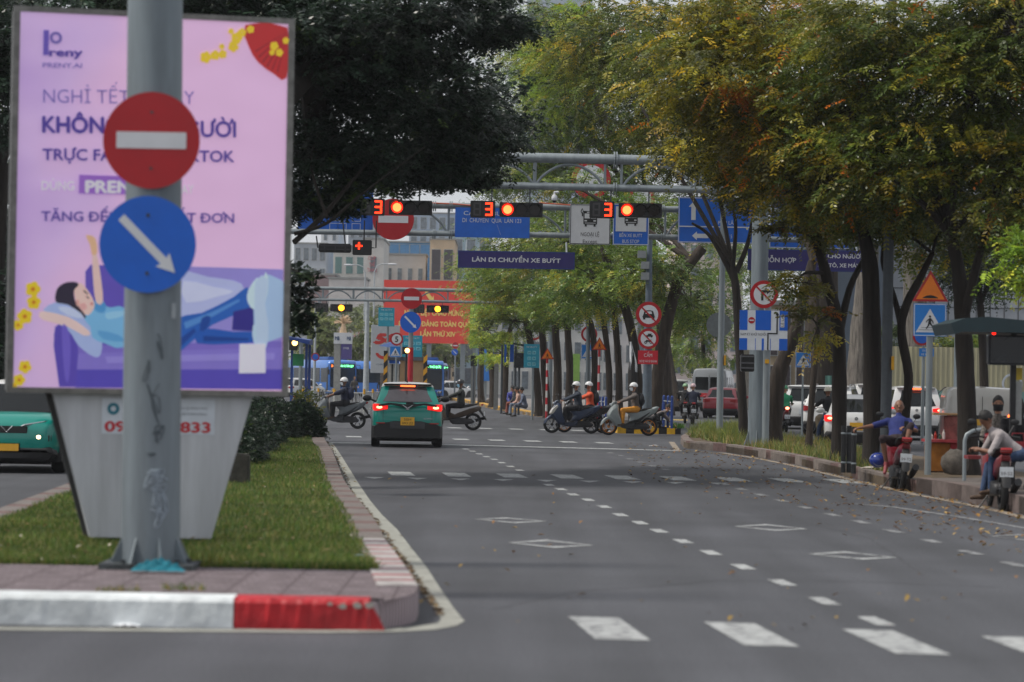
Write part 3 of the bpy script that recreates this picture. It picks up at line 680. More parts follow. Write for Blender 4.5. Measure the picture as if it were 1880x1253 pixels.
# right strip, near to far
tree('street_tree', 'dark trunk beside the snack cart, its crown hanging over the right edge of the picture', [(1778, 872), (1774, 720), (1768, 600), (1760, 500), (1745, 430)], YB(872, 1778), [.19, .17, .15, .13, .1],
     [(1700, 300, 190, 110, 1, 2.2, 1300), (1800, 170, 160, 120, 0, 2.4, 1400), (1560, 190, 150, 100, 2, 2, 1000), (1700, 60, 230, 90, 1, 2.6, 1500), (1850, 330, 90, 110, -1, 1.6, 700), (1880, 40, 120, 110, -2, 2, 700)], 'olive', .15, BARKD, G1,
     limbs=[([(1768, 590), (1790, 500), (1810, 420), (1830, 340)], [.1, .08, .06, .04], -1), ([(1745, 430), (1700, 380), (1640, 330)], [.09, .06, .03], 0)])
tree('street_tree', 'slim curved trunk just behind the speed hump warning sign', [(1652, 872), (1662, 760), (1668, 690), (1655, 610), (1664, 560), (1690, 510), (1712, 465)], YB(862, 1652), [.1, .095, .09, .085, .08, .07, .05],
     [(1740, 420, 90, 60, 1, 1.3, 330), (1620, 400, 100, 70, 1, 1.3, 420)], 'olive', .15, BARKD, G1, limbs=[([(1655, 600), (1640, 540), (1620, 480), (1628, 420)], [.07, .05, .04, .02], 1)])
tree('street_tree', 'thick straight trunk standing left of the dark lamp pole', [(1604, 860), (1602, 700), (1600, 560), (1596, 480), (1580, 410)], YB(860, 1604), [.2, .175, .165, .15, .1],
     [(1540, 300, 170, 80, 1, 2, 1100), (1430, 200, 150, 90, 2, 2.2, 1100), (1590, 385, 90, 42, 0, 1.3, 330), (1440, 60, 190, 80, 2, 2.5, 1300), (1300, 130, 110, 80, 1, 2, 700)], 'yellow', .15, BARKD, G1)
tree('street_tree', 'forking dark trunk in front of the white taxi cars', [(1540, 848), (1541, 700), (1538, 600), (1520, 520), (1500, 450), (1462, 380)], YB(848, 1540), [.16, .15, .14, .12, .1, .07],
     [(1450, 315, 130, 60, 0, 1.8, 800), (1455, 425, 55, 22, 0, .9, 130), (1330, 270, 110, 60, 1, 1.6, 560), (1500, 600, 30, 40, -1, .5, 50), (1462, 520, 40, 22, -1, .7, 60)], 'yellow', .15, BARKD, G1,
     limbs=[([(1540, 620), (1560, 530), (1590, 470)], [.09, .07, .05], 0), ([(1505, 460), (1530, 390), (1545, 320)], [.08, .06, .04], 0)])
tree('street_tree', 'thin young trunk between the big leaning trunk and the black clad rider', [(1484, 826), (1490, 740), (1497, 650), (1500, 560), (1490, 480)], YB(826, 1484), [.085, .08, .075, .065, .05],
     [(1500, 390, 70, 36, 1, 1.2, 200)], 'olive', .15, BARK, G1)
tree('street_tree', 'stout leaning trunk with a knot right behind the galvanised gantry pole', [(1416, 824), (1422, 740), (1432, 680), (1456, 620), (1474, 550), (1492, 480)], YB(822, 1420) + 1.5, [.26, .23, .2, .16, .14, .11],
     [(1380, 180, 150, 90, 4, 2.4, 1100), (1250, 80, 160, 90, 5, 2.6, 1200), (1520, 250, 120, 80, 4, 2, 700)], 'olive', .15, BARK, G1)
tree('street_tree', 'dark forked trunk between the two grey poles', [(1366, 812), (1362, 720), (1356, 620), (1352, 540), (1345, 490)], YB(812, 1366) + 1, [.13, .12, .115, .11, .1],
     [(1290, 250, 130, 70, 3, 2, 900), (1180, 180, 130, 90, 5, 2.2, 1000), (1330, 345, 80, 28, 0, 1.2, 260), (1120, 60, 130, 80, 5, 2.4, 1000)], 'olive', .15, BARKD, G1,
     limbs=[([(1350, 520), (1325, 470), (1300, 430), (1270, 410)], [.08, .06, .05, .03], 0), ([(1352, 500), (1372, 450), (1382, 400)], [.08, .06, .04], 0)])
tree('street_tree', 'bright yellow green foliage at the right picture edge', [(1905, 905), (1900, 700), (1890, 520)], 46, [.12, .1, .07], [(1875, 475, 38, 36, 0, .9, 150)], 'lime', .2, BARKD, G1)
tree('street_tree', 'dark green bush crown between the tiled building and the shelter roof', [(1810, 800), (1805, 650), (1800, 560)], 80, [.14, .12, .1], [(1800, 490, 75, 60, 0, 1.4, 520), (1850, 430, 80, 60, 0, 1.4, 420), (1690, 430, 70, 40, 0, 1, 200)], 'dark', .1, BARKD, None)
# centre island trees beyond the junction
ct_ = [(1196, 783, 98, .22, [(1215, 640), (1245, 520), (1290, 455)], 'dark slanting trunk behind the round no car sign'),
       (1176, 782, 103, .17, [(1165, 640), (1140, 540), (1110, 470)], 'double trunk left of the round no car sign'),
       (1137, 776, 106, .13, [(1136, 680), (1130, 600), (1120, 520)], 'straight trunk between the white flag and the striped post'),
       (1118, 776, 109, .12, [(1118, 680), (1108, 590), (1090, 500)], 'narrow trunk right of the striped post with the pedestrian warning'),
       (1088, 771, 112, .13, [(1092, 680), (1086, 600), (1060, 540)], 'trunk just left of the pedestrian warning on its striped post'),
       (1042, 771, 115, .15, [(1046, 680), (1042, 600), (1046, 540)], 'forked trunk behind the two white helmets'),
       (1022, 768, 118, .17, [(1024, 680), (1020, 600), (1028, 540)], 'thick trunk just right of the nearer warning triangle'),
       (1006, 766, 122, .16, [(1000, 690), (995, 610), (980, 560)], 'thick trunk directly behind the nearer warning triangle'),
       (990, 764, 126, .16, [(985, 690), (972, 620), (960, 560)], 'trunk beside the seated group'),
       (926, 748, 150, .16, [(928, 700), (930, 640), (938, 600)], 'trunk left of the walking frame'),
       (905, 745, 160, .2, [(905, 700), (900, 650), (890, 600)], 'trunk over the sloping grey stone on the island'),
       (884, 738, 178, .2, [(882, 700), (884, 650), (880, 590)], 'farthest thick trunk next to the grey cabinet')]
cr_ = [[(1060, 345, 60, 36, 2, 1.6, 110), (1200, 500, 110, 50, 0, 2.5, 600), (1270, 560, 55, 60, 3, 1.5, 300), (1150, 400, 110, 50, 4, 2.5, 560)],
       [(1100, 520, 90, 55, 0, 2.4, 560), (1060, 440, 110, 60, 3, 2.6, 700)],
       [(1150, 560, 70, 40, 0, 1.6, 280)],
       [(1080, 470, 90, 50, 0, 2.2, 480)],
       [(1050, 560, 70, 40, 0, 2, 360)],
       [(1020, 500, 100, 45, 0, 2.4, 560)],
       [(960, 440, 90, 60, 3, 2.6, 620), (1010, 580, 55, 30, 0, 1.5, 200)],
       [(960, 530, 90, 50, 0, 2.4, 560)],
       [(915, 500, 72, 48, 0, 2.4, 520), (940, 590, 60, 26, 0, 1.6, 240)],
       [(912, 560, 48, 38, 0, 2.2, 400), (872, 490, 45, 35, 0, 2, 240), (920, 650, 40, 30, -3, 1.5, 160)],
       [(890, 606, 36, 22, -5, 2, 150), (905, 618, 40, 20, -3, 2, 180)],
       [(905, 565, 45, 36, 0, 3, 260)]]
for (bx, by, Y_, r_, path, lab), cr in zip(ct_, cr_):
    tree('island_tree', lab, [(bx, by)] + path, Y_, [r_ * 1.1, r_, r_ * .9, r_ * .75], cr, 'green' if bx > 950 else 'lime', .15, BARK, G2, leaf=(.42, 6, .12, .05))
# overhanging crowns that close the top centre
tree('island_tree', 'tall tree whose reddish foliage shows behind the gantry arch', [(1225, 760), (1215, 600), (1190, 400)], 135, [.3, .26, .2],
     [(1100, 340, 150, 70, 0, 4, 1100), (1020, 200, 110, 100, 0, 4, 1700), (1170, 230, 120, 90, 0, 4, 1200), (1010, 90, 100, 90, 0, 4, 1500), (960, 320, 80, 60, 0, 3, 700), (1290, 380, 100, 70, 0, 3, 500)], 'green', .15, BARK, G2, leaf=(.45, 6, .13, .055))
tree('street_tree', 'feathery bright green crown at the top centre', [(1240, 770), (1180, 400), (1080, 160)], [165, 165, 120], [.3, .26, .2], [(1030, 150, 80, 60, 0, 3, 800), (1060, 60, 70, 50, 0, 3, 600)], 'lime', .15, BARK, None, leaf=(.5, 8, .12, .035))
# big dark tree left, its limb reaching over the road
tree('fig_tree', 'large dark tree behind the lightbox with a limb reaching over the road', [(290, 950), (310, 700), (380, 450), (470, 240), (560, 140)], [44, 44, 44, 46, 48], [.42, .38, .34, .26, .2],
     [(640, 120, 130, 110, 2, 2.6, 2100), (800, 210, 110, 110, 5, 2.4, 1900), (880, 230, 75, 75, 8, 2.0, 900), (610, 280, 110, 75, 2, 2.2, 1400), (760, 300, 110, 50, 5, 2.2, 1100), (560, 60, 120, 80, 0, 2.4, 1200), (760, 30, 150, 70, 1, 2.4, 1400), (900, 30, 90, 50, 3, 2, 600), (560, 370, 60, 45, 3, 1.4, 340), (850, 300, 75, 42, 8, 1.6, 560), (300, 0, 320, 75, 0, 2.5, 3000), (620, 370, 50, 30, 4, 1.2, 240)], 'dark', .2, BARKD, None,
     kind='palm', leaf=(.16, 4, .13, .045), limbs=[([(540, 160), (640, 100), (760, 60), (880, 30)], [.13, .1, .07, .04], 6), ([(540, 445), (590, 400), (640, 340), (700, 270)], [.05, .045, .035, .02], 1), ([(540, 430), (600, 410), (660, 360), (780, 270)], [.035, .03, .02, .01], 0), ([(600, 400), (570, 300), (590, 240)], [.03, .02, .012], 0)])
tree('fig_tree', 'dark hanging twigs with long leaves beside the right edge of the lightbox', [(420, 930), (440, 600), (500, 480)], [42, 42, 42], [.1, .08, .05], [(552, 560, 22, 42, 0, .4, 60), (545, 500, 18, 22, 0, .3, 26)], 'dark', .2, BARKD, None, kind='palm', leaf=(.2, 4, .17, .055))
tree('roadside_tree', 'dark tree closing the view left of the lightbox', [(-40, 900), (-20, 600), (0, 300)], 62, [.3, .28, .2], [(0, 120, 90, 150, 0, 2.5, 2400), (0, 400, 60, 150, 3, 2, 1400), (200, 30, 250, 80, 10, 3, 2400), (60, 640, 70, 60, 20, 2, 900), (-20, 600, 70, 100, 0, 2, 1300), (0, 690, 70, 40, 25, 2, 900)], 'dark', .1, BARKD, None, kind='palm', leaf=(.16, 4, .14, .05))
# old giant trunks beyond the right carriageway
for (px, w, Y_, top, lab, lean) in ((1572, 46, 112, 300, 'pale mottled giant trunk seen between two dark street trees', 22), (1505, 62, 118, 300, 'broad dark giant trunk behind the small crossing sign', 8), (1690, 50, 108, 300, 'mottled giant trunk behind the crossing sign post', -12)):
    r_ = w / 2 * Y_ / FPX
    tree('giant_tree', lab, [(px, 800), (px + lean * .4, 640), (px + lean, 480), (px + lean * 1.3, top)], Y_, [r_ * 1.15, r_ * 1.0, r_ * .82, r_ * .7], [(px + 20, 290, 150, 60, 0, 3, 420)], 'mid', .1, BARKG if 'mottled' in lab else BARK, 'giant trees beyond the right road', leaf=(.4, 6, .14, .06), twigs=False)
# background masses of single trees on the right, beyond the second road
for i, (px, py, rx, rz, Y_, n, pal, lab) in enumerate((
    (1290, 600, 70, 75, 190, 620, 'green', 'round green tree behind the grey van'), (1420, 590, 70, 90, 185, 620, 'mid', 'dark green tree behind the leaning trunk'),
    (1235, 640, 40, 40, 230, 260, 'lime', 'pale green tree far down the right road'), (1500, 440, 90, 80, 170, 560, 'mid', 'broad tree behind the purple lane sign'),
    (1640, 640, 60, 40, 120, 260, 'mid', 'bushy tree above the cream hoarding'), (1380, 470, 90, 60, 180, 420, 'green', 'green tree behind the direction board'),
    (1220, 540, 60, 60, 210, 360, 'mid', 'grey green tree behind the round signs'), (1740, 640, 90, 26, 118, 260, 'green', 'creeper tree trailing over the cream hoarding'))):
    tree('background_tree', lab, [(px, 752 if Y_ > 150 else 775), (px + 2, (py + 752) / 2), (px, py + rz * .3)], Y_, [.2, .17, .12], [(px, py, rx, rz, 0, rx * mpp(Y_) * .8, n)], pal, 0, BARK, 'trees beyond the right road', leaf=(.5, 6, .17, .08), twigs=False)
for i, (px, py, rx, rz, Y_, n, pal, lab) in enumerate((
    (585, 630, 40, 45, 250, 420, 'far', 'hazy tree left of the slim white lamp pole'), (668, 640, 42, 50, 262, 420, 'far', 'hazy tree between the bank totem and the tilted poster'),
    (615, 585, 60, 22, 330, 380, 'far', 'grey green hazy tree highest behind the totem'), (815, 645, 45, 20, 265, 260, 'far', 'hazy tree strip under the red hoarding'), (548, 600, 30, 40, 260, 200, 'far', 'hazy tree behind the blue shelter'), (700, 590, 40, 40, 340, 260, 'far', 'grey hazy tree left of the red hoarding'))):
    tree('background_tree', lab, [(px, 716), (px + 2, (py + 716) / 2), (px, py + rz * .3)], Y_, [.25, .2, .15], [(px, py, rx, rz, 0, rx * mpp(Y_) * .8, n)], pal, 0, BARK, 'hazy trees behind the buses', leaf=(.7, 5, .3, .14), twigs=False)
# ---------------- hedges and low plants
def bush(name, label, px, py, Y, r, n, pal, z0=.2, leaf=(.12, 4, .06, .028), cat='shrub', group=None):
    c = at(px, py, Y); root = thing(name, label, cat, (c.x, c.y, z0), 0, group)
    cols = np.array([lin(k) for k, w in PAL[pal]]) * 1.2; wts = np.array([w for k, w in PAL[pal]]); wts = wts / wts.sum()
    u = nrm(rng.normal(0, 1, (n, 3))) * rng.uniform(.72, 1.04, (n, 1)); u[:, 2] = np.abs(u[:, 2]); P = u * np.array(r); P[:, :2] += rng.normal(0, .03, (n, 2))
    D = nrm(u + rng.normal(0, .4, (n, 3)) + np.array([0, 0, .2])); T = cols[rng.choice(len(cols), n, p=wts)] * rng.uniform(.7, 1.2, n)[:, None]
    V, T2 = leaves(P, D, leaf[0], leaf[1], leaf[2], leaf[3], T); np_mesh('foliage', V, 4, LEAF, root, T2)
    m = MB()
    for k in range(7):
        a = 2 * PI * k / 7; m.tube([(0, 0, -.05), (r[0] * .35 * math.cos(a), r[1] * .35 * math.sin(a), r[2] * .5), (r[0] * .7 * math.cos(a), r[1] * .7 * math.sin(a), r[2] * .8)], [.03, .02, .01], 5)
    m.build('stem', BARK, root); return root
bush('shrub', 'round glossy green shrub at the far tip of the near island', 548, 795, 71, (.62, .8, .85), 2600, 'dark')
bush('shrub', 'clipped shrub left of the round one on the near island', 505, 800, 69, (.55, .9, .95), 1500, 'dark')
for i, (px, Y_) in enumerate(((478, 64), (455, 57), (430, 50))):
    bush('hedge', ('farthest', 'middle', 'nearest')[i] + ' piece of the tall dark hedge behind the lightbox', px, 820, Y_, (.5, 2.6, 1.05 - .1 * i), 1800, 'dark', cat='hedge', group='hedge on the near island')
bush('croton', 'orange leaved plant above the round shrub', 560, 770, 74, (.5, .4, 1.15), 320, 'yellow', leaf=(.14, 3, .1, .04), cat='plant')
# weeds on the right strip
weed = [(gp(x, y).x, gp(x, y).y) for x, y in ((1262, 812), (1330, 826), (1400, 838), (1500, 858), (1600, 882), (1650, 893))] + [(gp(x, y).x, gp(x, y).y) for x, y in ((1650, 858), (1500, 822), (1400, 806), (1300, 798))]
blades('weeds', weed, 26000, .22, .012, .14, [(104, 120, 52), (130, 134, 66), (150, 130, 74), (84, 104, 46)], 'ragged weeds growing on the right planted strip', lean=.7, kp=.42)
wd2 = [(gp(x, y).x, gp(x, y).y) for x, y in ((1262, 808), (1330, 822), (1372, 822), (1372, 800), (1300, 797))]
blades('weeds', wd2, 9000, .36, .014, .14, [(112, 128, 52), (140, 140, 60), (96, 112, 48)], 'taller grass tuft around the foot of the grey lamp pole', lean=.6)
def weed_tuft(px, py, n, h, label):
    c = gp(px, py, TOP); P = [(c.x - .16, c.y - .08), (c.x + .16, c.y - .08), (c.x + .16, c.y + .08), (c.x - .16, c.y + .08)]
    o = blades('weed_tuft', P, n, h, .007, TOP, [(96, 120, 48), (130, 140, 60), (150, 130, 60)], None, lean=.8); tag(o, label, 'plant')
weed_tuft(370, 1040, 90, .2, 'small green weed beside the base plate of the near pole')
weed_tuft(215, 1085, 60, .05, 'dry weed tuft in the joint of the front kerb, left one'); weed_tuft(335, 1083, 60, .06, 'dry weed tuft in the joint of the front kerb, right one')
# ================================================================ SIGNS, POLES, GANTRIES
GALV = M('galvanised', (138, 146, 150), .5, .35, noise=.12, nscale=7, streak=True, bump=.08)
GALVP = M('galvanised_pole', (124, 134, 140), .55, .3, noise=.16, nscale=5, streak=True, bump=.15, bscale=10)
DPOLE = M('dark_pole', (72, 78, 84), .55, .3, noise=.12)
SRED = M('sign_red', (168, 10, 24), .4, noise=.05, nscale=3); SBLUE = M('sign_blue', (8, 92, 196), .4, noise=.05, nscale=3)
SWHITE = M('sign_white', (206, 208, 212), .45, noise=.05, nscale=3); SBLK = M('sign_black', (22, 22, 24), .5, noise=0)
SORANGE = M('sign_orange', (232, 122, 16), .4, noise=.06, nscale=4); SPURPLE = M('sign_purple', (44, 36, 104), .45, noise=.08, nscale=2)
STEAL = M('sign_teal', (36, 150, 176), .5, noise=.08, nscale=3); BACK = M('sign_back', (112, 118, 120), .5, .4)
BLACK = M('black_plastic', (24, 24, 26), .45, noise=.08); RUSTY = M('bolt_grey', (70, 74, 78), .5, .5)
SBLUE2 = M('guide_blue', (20, 96, 196), .42, noise=.08, nscale=2); YEL = M('box_yellow', (216, 160, 30), .5)
def disc_part(root, name, x, z, r, mat, y=0, th=.006):
    m = MB(); m.disc((x, y, z), r, th, 48); return m.build(name, mat, root)
def poly_part(root, name, pts, mat, y=0, th=.004):
    m = MB(); m.poly(pts, y, th); return m.build(name, mat, root)
def rect(x0, z0, x1, z1): return [(x0, z0), (x1, z0), (x1, z1), (x0, z1)]
def rrect(x0, z0, x1, z1, r, n=4):
    out = []
    for cx, cz, a0 in ((x1 - r, z0 + r, -PI / 2), (x1 - r, z1 - r, 0), (x0 + r, z1 - r, PI / 2), (x0 + r, z0 + r, PI)):
        out += [(cx + r * math.cos(a0 + PI / 2 * k / n), cz + r * math.sin(a0 + PI / 2 * k / n)) for k in range(n + 1)]
    return out
def no_entry(root, x, z, r, y=0, bolts=False):
    d = disc_part(root, 'no_entry_sign', x, z, r, SRED, y, .008)
    b = poly_part(d, 'bar', rect(x - r * .72, z - r * .17, x + r * .72, z + r * .17), SWHITE, y - .004, .003)
    if bolts:
        m = MB(); m.disc((x, y - .006, z + r * .58), .013, .006, 10); m.build('bolt', RUSTY, d); m = MB(); m.disc((x, y - .006, z - r * .58), .013, .006, 10); m.build('bolt', RUSTY, d)
    return d
def arrow_pts(x, z, L, w, hw, ang):
    p = [(-L, -w), (L - hw * 1.1, -w), (L - hw * 1.1, -hw), (L, 0), (L - hw * 1.1, hw), (L - hw * 1.1, w), (-L, w)]; c, s = math.cos(ang), math.sin(ang)
    return [(x + a * c - b * s, z + a * s + b * c) for a, b in p]
def keep_right(root, x, z, r, y=0, bolts=False):
    d = disc_part(root, 'keep_right_sign', x, z, r, SBLUE, y, .008)
    c, s = math.cos(-PI / 4), math.sin(-PI / 4)
    p = [(-.78, -.085), (.48, -.085), (.44, -.2), (.82, 0), (.44, .2), (.48, .085), (-.78, .085)]
    poly_part(d, 'arrow', [(x + (a * c - b * s) * r, z + (a * s + b * c) * r) for a, b in p], SWHITE, y - .004, .003)
    if bolts:
        for q in (.6, -.6):
            m = MB(); m.disc((x, y - .007, z + r * q), .015, .006, 10); m.build('bolt', RUSTY, d)
    return d
PED = [(-.06, .62), (-.14, .5), (-.34, .38), (-.5, .12), (-.42, .06), (-.28, .28), (-.17, .33), (-.2, .02), (-.28, -.3), (-.5, -.62), (-.36, -.68), (-.14, -.36), (-.02, -.12), (.2, -.36), (.34, -.7), (.5, -.64), (.34, -.28), (.16, -.02), (.15, .3), (.3, .14), (.32, -.06), (.42, -.06), (.42, .2), (.2, .5), (.08, .6)]
def ped(root, x, z, s, y):
    m = MB(); m.poly([(x + a * s, z + b * s) for a, b in PED], y, .002); m.disc((x, y - .001, z + .78 * s), .13 * s, .002, 14); return m.build('walking_figure', SBLK, root)
def cross_square(root, x, z, w, y=0):
    d = poly_part(root, 'pedestrian_crossing_sign', rect(x - w / 2, z - w / 2, x + w / 2, z + w / 2), M('crossing_blue', (22, 118, 200), .4, noise=.05), y, .006)
    fr = MB(); k = w * .485; t = w * .02
    for a, b, c_, e in ((-k, -k, k, -k + t), (-k, k - t, k, k), (-k, -k, -k + t, k), (k - t, -k, k, k)): fr.poly(rect(x + a, z + b, x + c_, z + e), y - .006, .001)
    fr.build('border', SWHITE, d)
    poly_part(d, 'white_triangle', [(x - w * .43, z - w * .38), (x + w * .43, z - w * .38), (x, z + w * .34)], SWHITE, y - .0065, .002)
    ped(d, x, z - w * .1, w * .26, y - .009)
    st = MB(); [st.poly(rect(x - w * q, z - w * h_, x + w * q, z - w * (h_ - .012)), y - .0095, .001) for q, h_ in ((.27, .24), (.34, .31))]; st.build('stripes', SBLK, d)
    return d
def warn_tri(root, x, z, w, icon, y=0):
    h = w * .87
    tri = lambda k: [(x - w / 2 * k, z - h * (.333 * k)), (x + w / 2 * k, z - h * (.333 * k)), (x, z + h * .667 * k)]
    d = poly_part(root, 'warning_sign', tri(1), SRED, y, .006); poly_part(d, 'face', tri(.8), SORANGE, y - .006, .002)
    if icon == 'ped':
        ped(d, x, z - w * .02, w * .2, y - .009); st = MB(); st.poly(rect(x - w * .28, z - w * .2, x + w * .28, z - w * .185), y - .0095, .001); st.build('stripes', SBLK, d)
    else: poly_part(d, 'hump', [(x - w * .22, z - w * .2), (x + w * .22, z - w * .2), (x + w * .19, z - w * .17), (x + w * .1, z - w * .13), (x, z - w * .11), (x - w * .1, z - w * .13), (x - w * .19, z - w * .17)], SBLK, y - .009, .002)
    return d
def ban_sign(root, x, z, r, icon, y=0, slash=True):
    d = disc_part(root, 'prohibition_sign', x, z, r, SRED, y, .006); disc_part(d, 'white_face', x, z, r * .74, SWHITE, y - .004, .002); m = MB()
    yy = y - .006
    if icon == 'car':
        m.poly(smooth_poly([(x - .45 * r, z - .1 * r), (x - .4 * r, z + .05 * r), (x - .28 * r, z + .3 * r), (x + .28 * r, z + .3 * r), (x + .4 * r, z + .05 * r), (x + .45 * r, z - .1 * r), (x + .42 * r, z - .25 * r), (x - .42 * r, z - .25 * r)], 3), yy, .002)
        for q in (-.35, .35): m.poly(rect(x + (q - .09) * r, z - .4 * r, x + (q + .09) * r, z - .2 * r), yy, .002)
        ic = m.build('car_icon', SBLK, d); poly_part(ic, 'windscreen', [(x - .26 * r, z + .05 * r), (x + .26 * r, z + .05 * r), (x + .2 * r, z + .24 * r), (x - .2 * r, z + .24 * r)], SWHITE, yy - .002, .001)
    elif icon == 'bike':
        for q in (-.25, .25): m.ring((x + q * r, yy - .001, z - .35 * r), .07 * r, .14 * r, .002, 16)
        m.poly([(x - .3 * r, z - .3 * r), (x + .25 * r, z - .3 * r), (x + .3 * r, z - .05 * r), (x + .1 * r, z - .15 * r), (x - .2 * r, z - .1 * r)], yy, .002)
        m.poly(rect(x - .2 * r, z + .2 * r, x + .42 * r, z + .36 * r), yy, .002); m.poly(rect(x - .05 * r, z + .36 * r, x + .3 * r, z + .5 * r), yy, .002)
        for q in (-.1, .3): m.disc((x + q * r, yy, z + .2 * r), .08 * r, .002, 12)
        m.build('motorcycle_icon', SBLK, d)
    elif icon == 'turn':
        m.poly([(x - .2 * r, z - .45 * r), (x - .04 * r, z - .45 * r), (x - .04 * r, z + .12 * r), (x + .2 * r, z + .12 * r), (x + .2 * r, z + .0 * r), (x + .5 * r, z + .22 * r), (x + .2 * r, z + .42 * r), (x + .2 * r, z + .3 * r), (x - .2 * r, z + .3 * r)], yy, .002); m.build('turn_arrow', SBLK, d)
    elif icon == 'five': text(d, 'number', '5', x, z, r * .85, SBLK, yy - .001, bold=.02)
    if slash:
        c, s = math.cos(-PI / 4), math.sin(-PI / 4)
        poly_part(d, 'slash', [(x + a * c - b * s, z + a * s + b * c) for a, b in ((-.8 * r, -.06 * r), (.8 * r, -.06 * r), (.8 * r, .06 * r), (-.8 * r, .06 * r))], SRED, yy - .003, .002)
    return d
def pole(root, h, r0, r1=None, mat=None, name='pole', x=0, y=0, z=0, lean=0):
    m = MB(); r1 = r1 or r0; m.tube([(x, y, z - .02), (x + lean * .5, y, z + h * .5), (x + lean, y, z + h)], [r0, (r0 + r1) / 2, r1], 20); return m.build(name, mat or GALV, root, smooth=True)
# ---------------- the near pole with its two round signs
B0 = gp(276, 1043, TOP); YP = B0.y
pr = thing('sign_pole', 'thick galvanised pole on the near island carrying the big no entry and arrow discs', 'pole', B0)
rp = .222; m = MB(); m.tube([(0, 0, .03), (-.022, 0, 2.2), (-.05, 0, 4.8), (-.07, 0, 6.5)], [rp + .012, rp + .002, rp - .006, rp - .012], 40); m.build('pole', GALVP, pr, smooth=True)
m = MB(); m.box((0, 0, .02), (.74, .6, .05)); m.build('base_plate', M('base_plate', (78, 84, 86), .7, .3, noise=.3, nscale=8, bump=.3), pr)
for k in range(8):
    a = PI / 8 + k * PI / 4; c, s = math.cos(a), math.sin(a); m = MB(); q = []
    for (rr, zz) in ((rp, .05), (.325, .05), (rp - .0, .27)):
        for t in (-.007, .007): q.append((c * rr - s * t, s * rr + c * t, zz))
    m.add(q, [(0, 2, 4), (1, 5, 3), (0, 1, 3, 2), (2, 3, 5, 4), (4, 5, 1, 0)]); m.build('gusset', GALVP, pr)
for k in range(8):
    a = k * PI / 4 + .1; m = MB(); m.lathe([(.0, .075), (.022, .075), (.022, .045)], (.3 * math.cos(a), .27 * math.sin(a), 0), 6); m.build('nut', RUSTY, pr)
s1 = at(278, 258, YP - .26); no_entry(pr, s1.x - B0.x, s1.z - B0.z, 88 * mpp(YP), -.26, True)
s2 = at(271, 449, YP - .26); keep_right(pr, s2.x - B0.x, s2.z - B0.z, 88 * mpp(YP), -.26, True)
gm = MB()          # faint chalk scribbles on the pole
def on_pole(px, py, off=.003):
    p = at(px, py, YP); x = p.x - B0.x; R_ = rp + off; x = max(-R_ * .95, min(R_ * .95, x)); return (p.x - B0.x, -math.sqrt(max(1e-5, (R_ + .01) ** 2 - x * x)), p.z - B0.z)
def scrib(mb, pts, r=.004): mb.tube([on_pole(x, y) for x, y in smooth_poly(pts, 5)[:-5]], r, 4)
random.seed(3)
for (cx, cy, w, h, n) in ((292, 880, 20, 22, 3), (296, 915, 20, 26, 3), (300, 945, 10, 22, 2)):
    for k in range(n): scrib(gm, [(cx + random.uniform(-w, w), cy + random.uniform(-h, h)) for _ in range(7)], .0045)
gm.build('chalk_scribble', M('chalk', (158, 170, 180), .9), pr)
gm = MB()
for (cx, cy, w, h, n) in ((278, 690, 10, 30, 1), (292, 740, 16, 40, 2), (296, 800, 14, 30, 2), (300, 640, 8, 30, 1), (285, 840, 12, 20, 1)):
    for k in range(n): scrib(gm, [(cx + random.uniform(-w, w), cy + random.uniform(-h, h)) for _ in range(5)], .004)
gm.build('dark_scribble', M('scribble_dark', (84, 94, 100), .9), pr)
pc = on_pole(324, 572); m = MB(); m.poly(rect(pc[0] - .02, pc[2] - .06, pc[0] + .015, pc[2] + .06), pc[1] - .0, .004); m.build('sticker', M('sticker_grey', (160, 168, 172), .6), pr)
# teal cloth at the foot of it
c = gp(302, 1046, TOP); m = MB(); n = 14; vs = []
for i in range(n):
    for j in range(n):
        u, v = i / (n - 1) - .5, j / (n - 1) - .5; e = max(0, 1 - (2 * abs(u)) ** 2.2) * max(0, 1 - (2 * abs(v)) ** 2)
        vs.append((u * .42, v * .13, .015 + e * (.06 + .05 * math.sin(u * 23) * math.cos(v * 15) + random.uniform(0, .02))))
m.add(vs, [(i * n + j, (i + 1) * n + j, (i + 1) * n + j + 1, i * n + j + 1) for i in range(n - 1) for j in range(n - 1)])
o = m.build('cloth', M('teal_cloth', (30, 122, 140), .85, noise=.2), None); o.location = (c.x, c.y - .42, TOP + .004); tag(o, 'crumpled teal cloth lying at the foot of the near pole', 'cloth')
# ---------------- the lightbox
YL = 26.0; LBC = at(279, 374, YL); LYAW = math.radians(14)
lb = thing('advertising_lightbox', 'tall lightbox on the near island with a pink advert of a woman on a sofa', 'advertising sign', (LBC.x, LBC.y, TOP), LYAW)
LW = 2.45; LH = 682 * mpp(YL); zc = LBC.z - TOP
def L2(px, py):            # photo pixel -> lightbox face (x,z)
    u = (px - 33) / (533 - 33); yt = 34 + 17 * u; yb = 717 + 3 * u; v = (py - yt) / (yb - yt); return ((u - .5) * (LW - .02), zc + LH / 2 - .02 - v * (LH - .02))
ALU = M('lightbox_aluminium', (128, 126, 122), .45, .5, noise=.2, nscale=9); DARKB = M('lightbox_side', (62, 62, 62), .6, noise=.15)
m = MB(); m.box((0, .17, zc), (LW + .1, .34, LH + .08)); m.build('case', DARKB, lb, bevel=.01)
m = MB()
for (a, b, c_, d) in ((-LW / 2 - .06, -LH / 2 - .05, LW / 2 + .06, -LH / 2 + .0), (-LW / 2 - .06, LH / 2, LW / 2 + .06, LH / 2 + .05), (-LW / 2 - .06, -LH / 2, -LW / 2, LH / 2), (LW / 2, -LH / 2, LW / 2 + .06, LH / 2)): m.poly(rect(a, zc + b, c_, zc + d), .0, .05)
m.build('frame', ALU, lb)
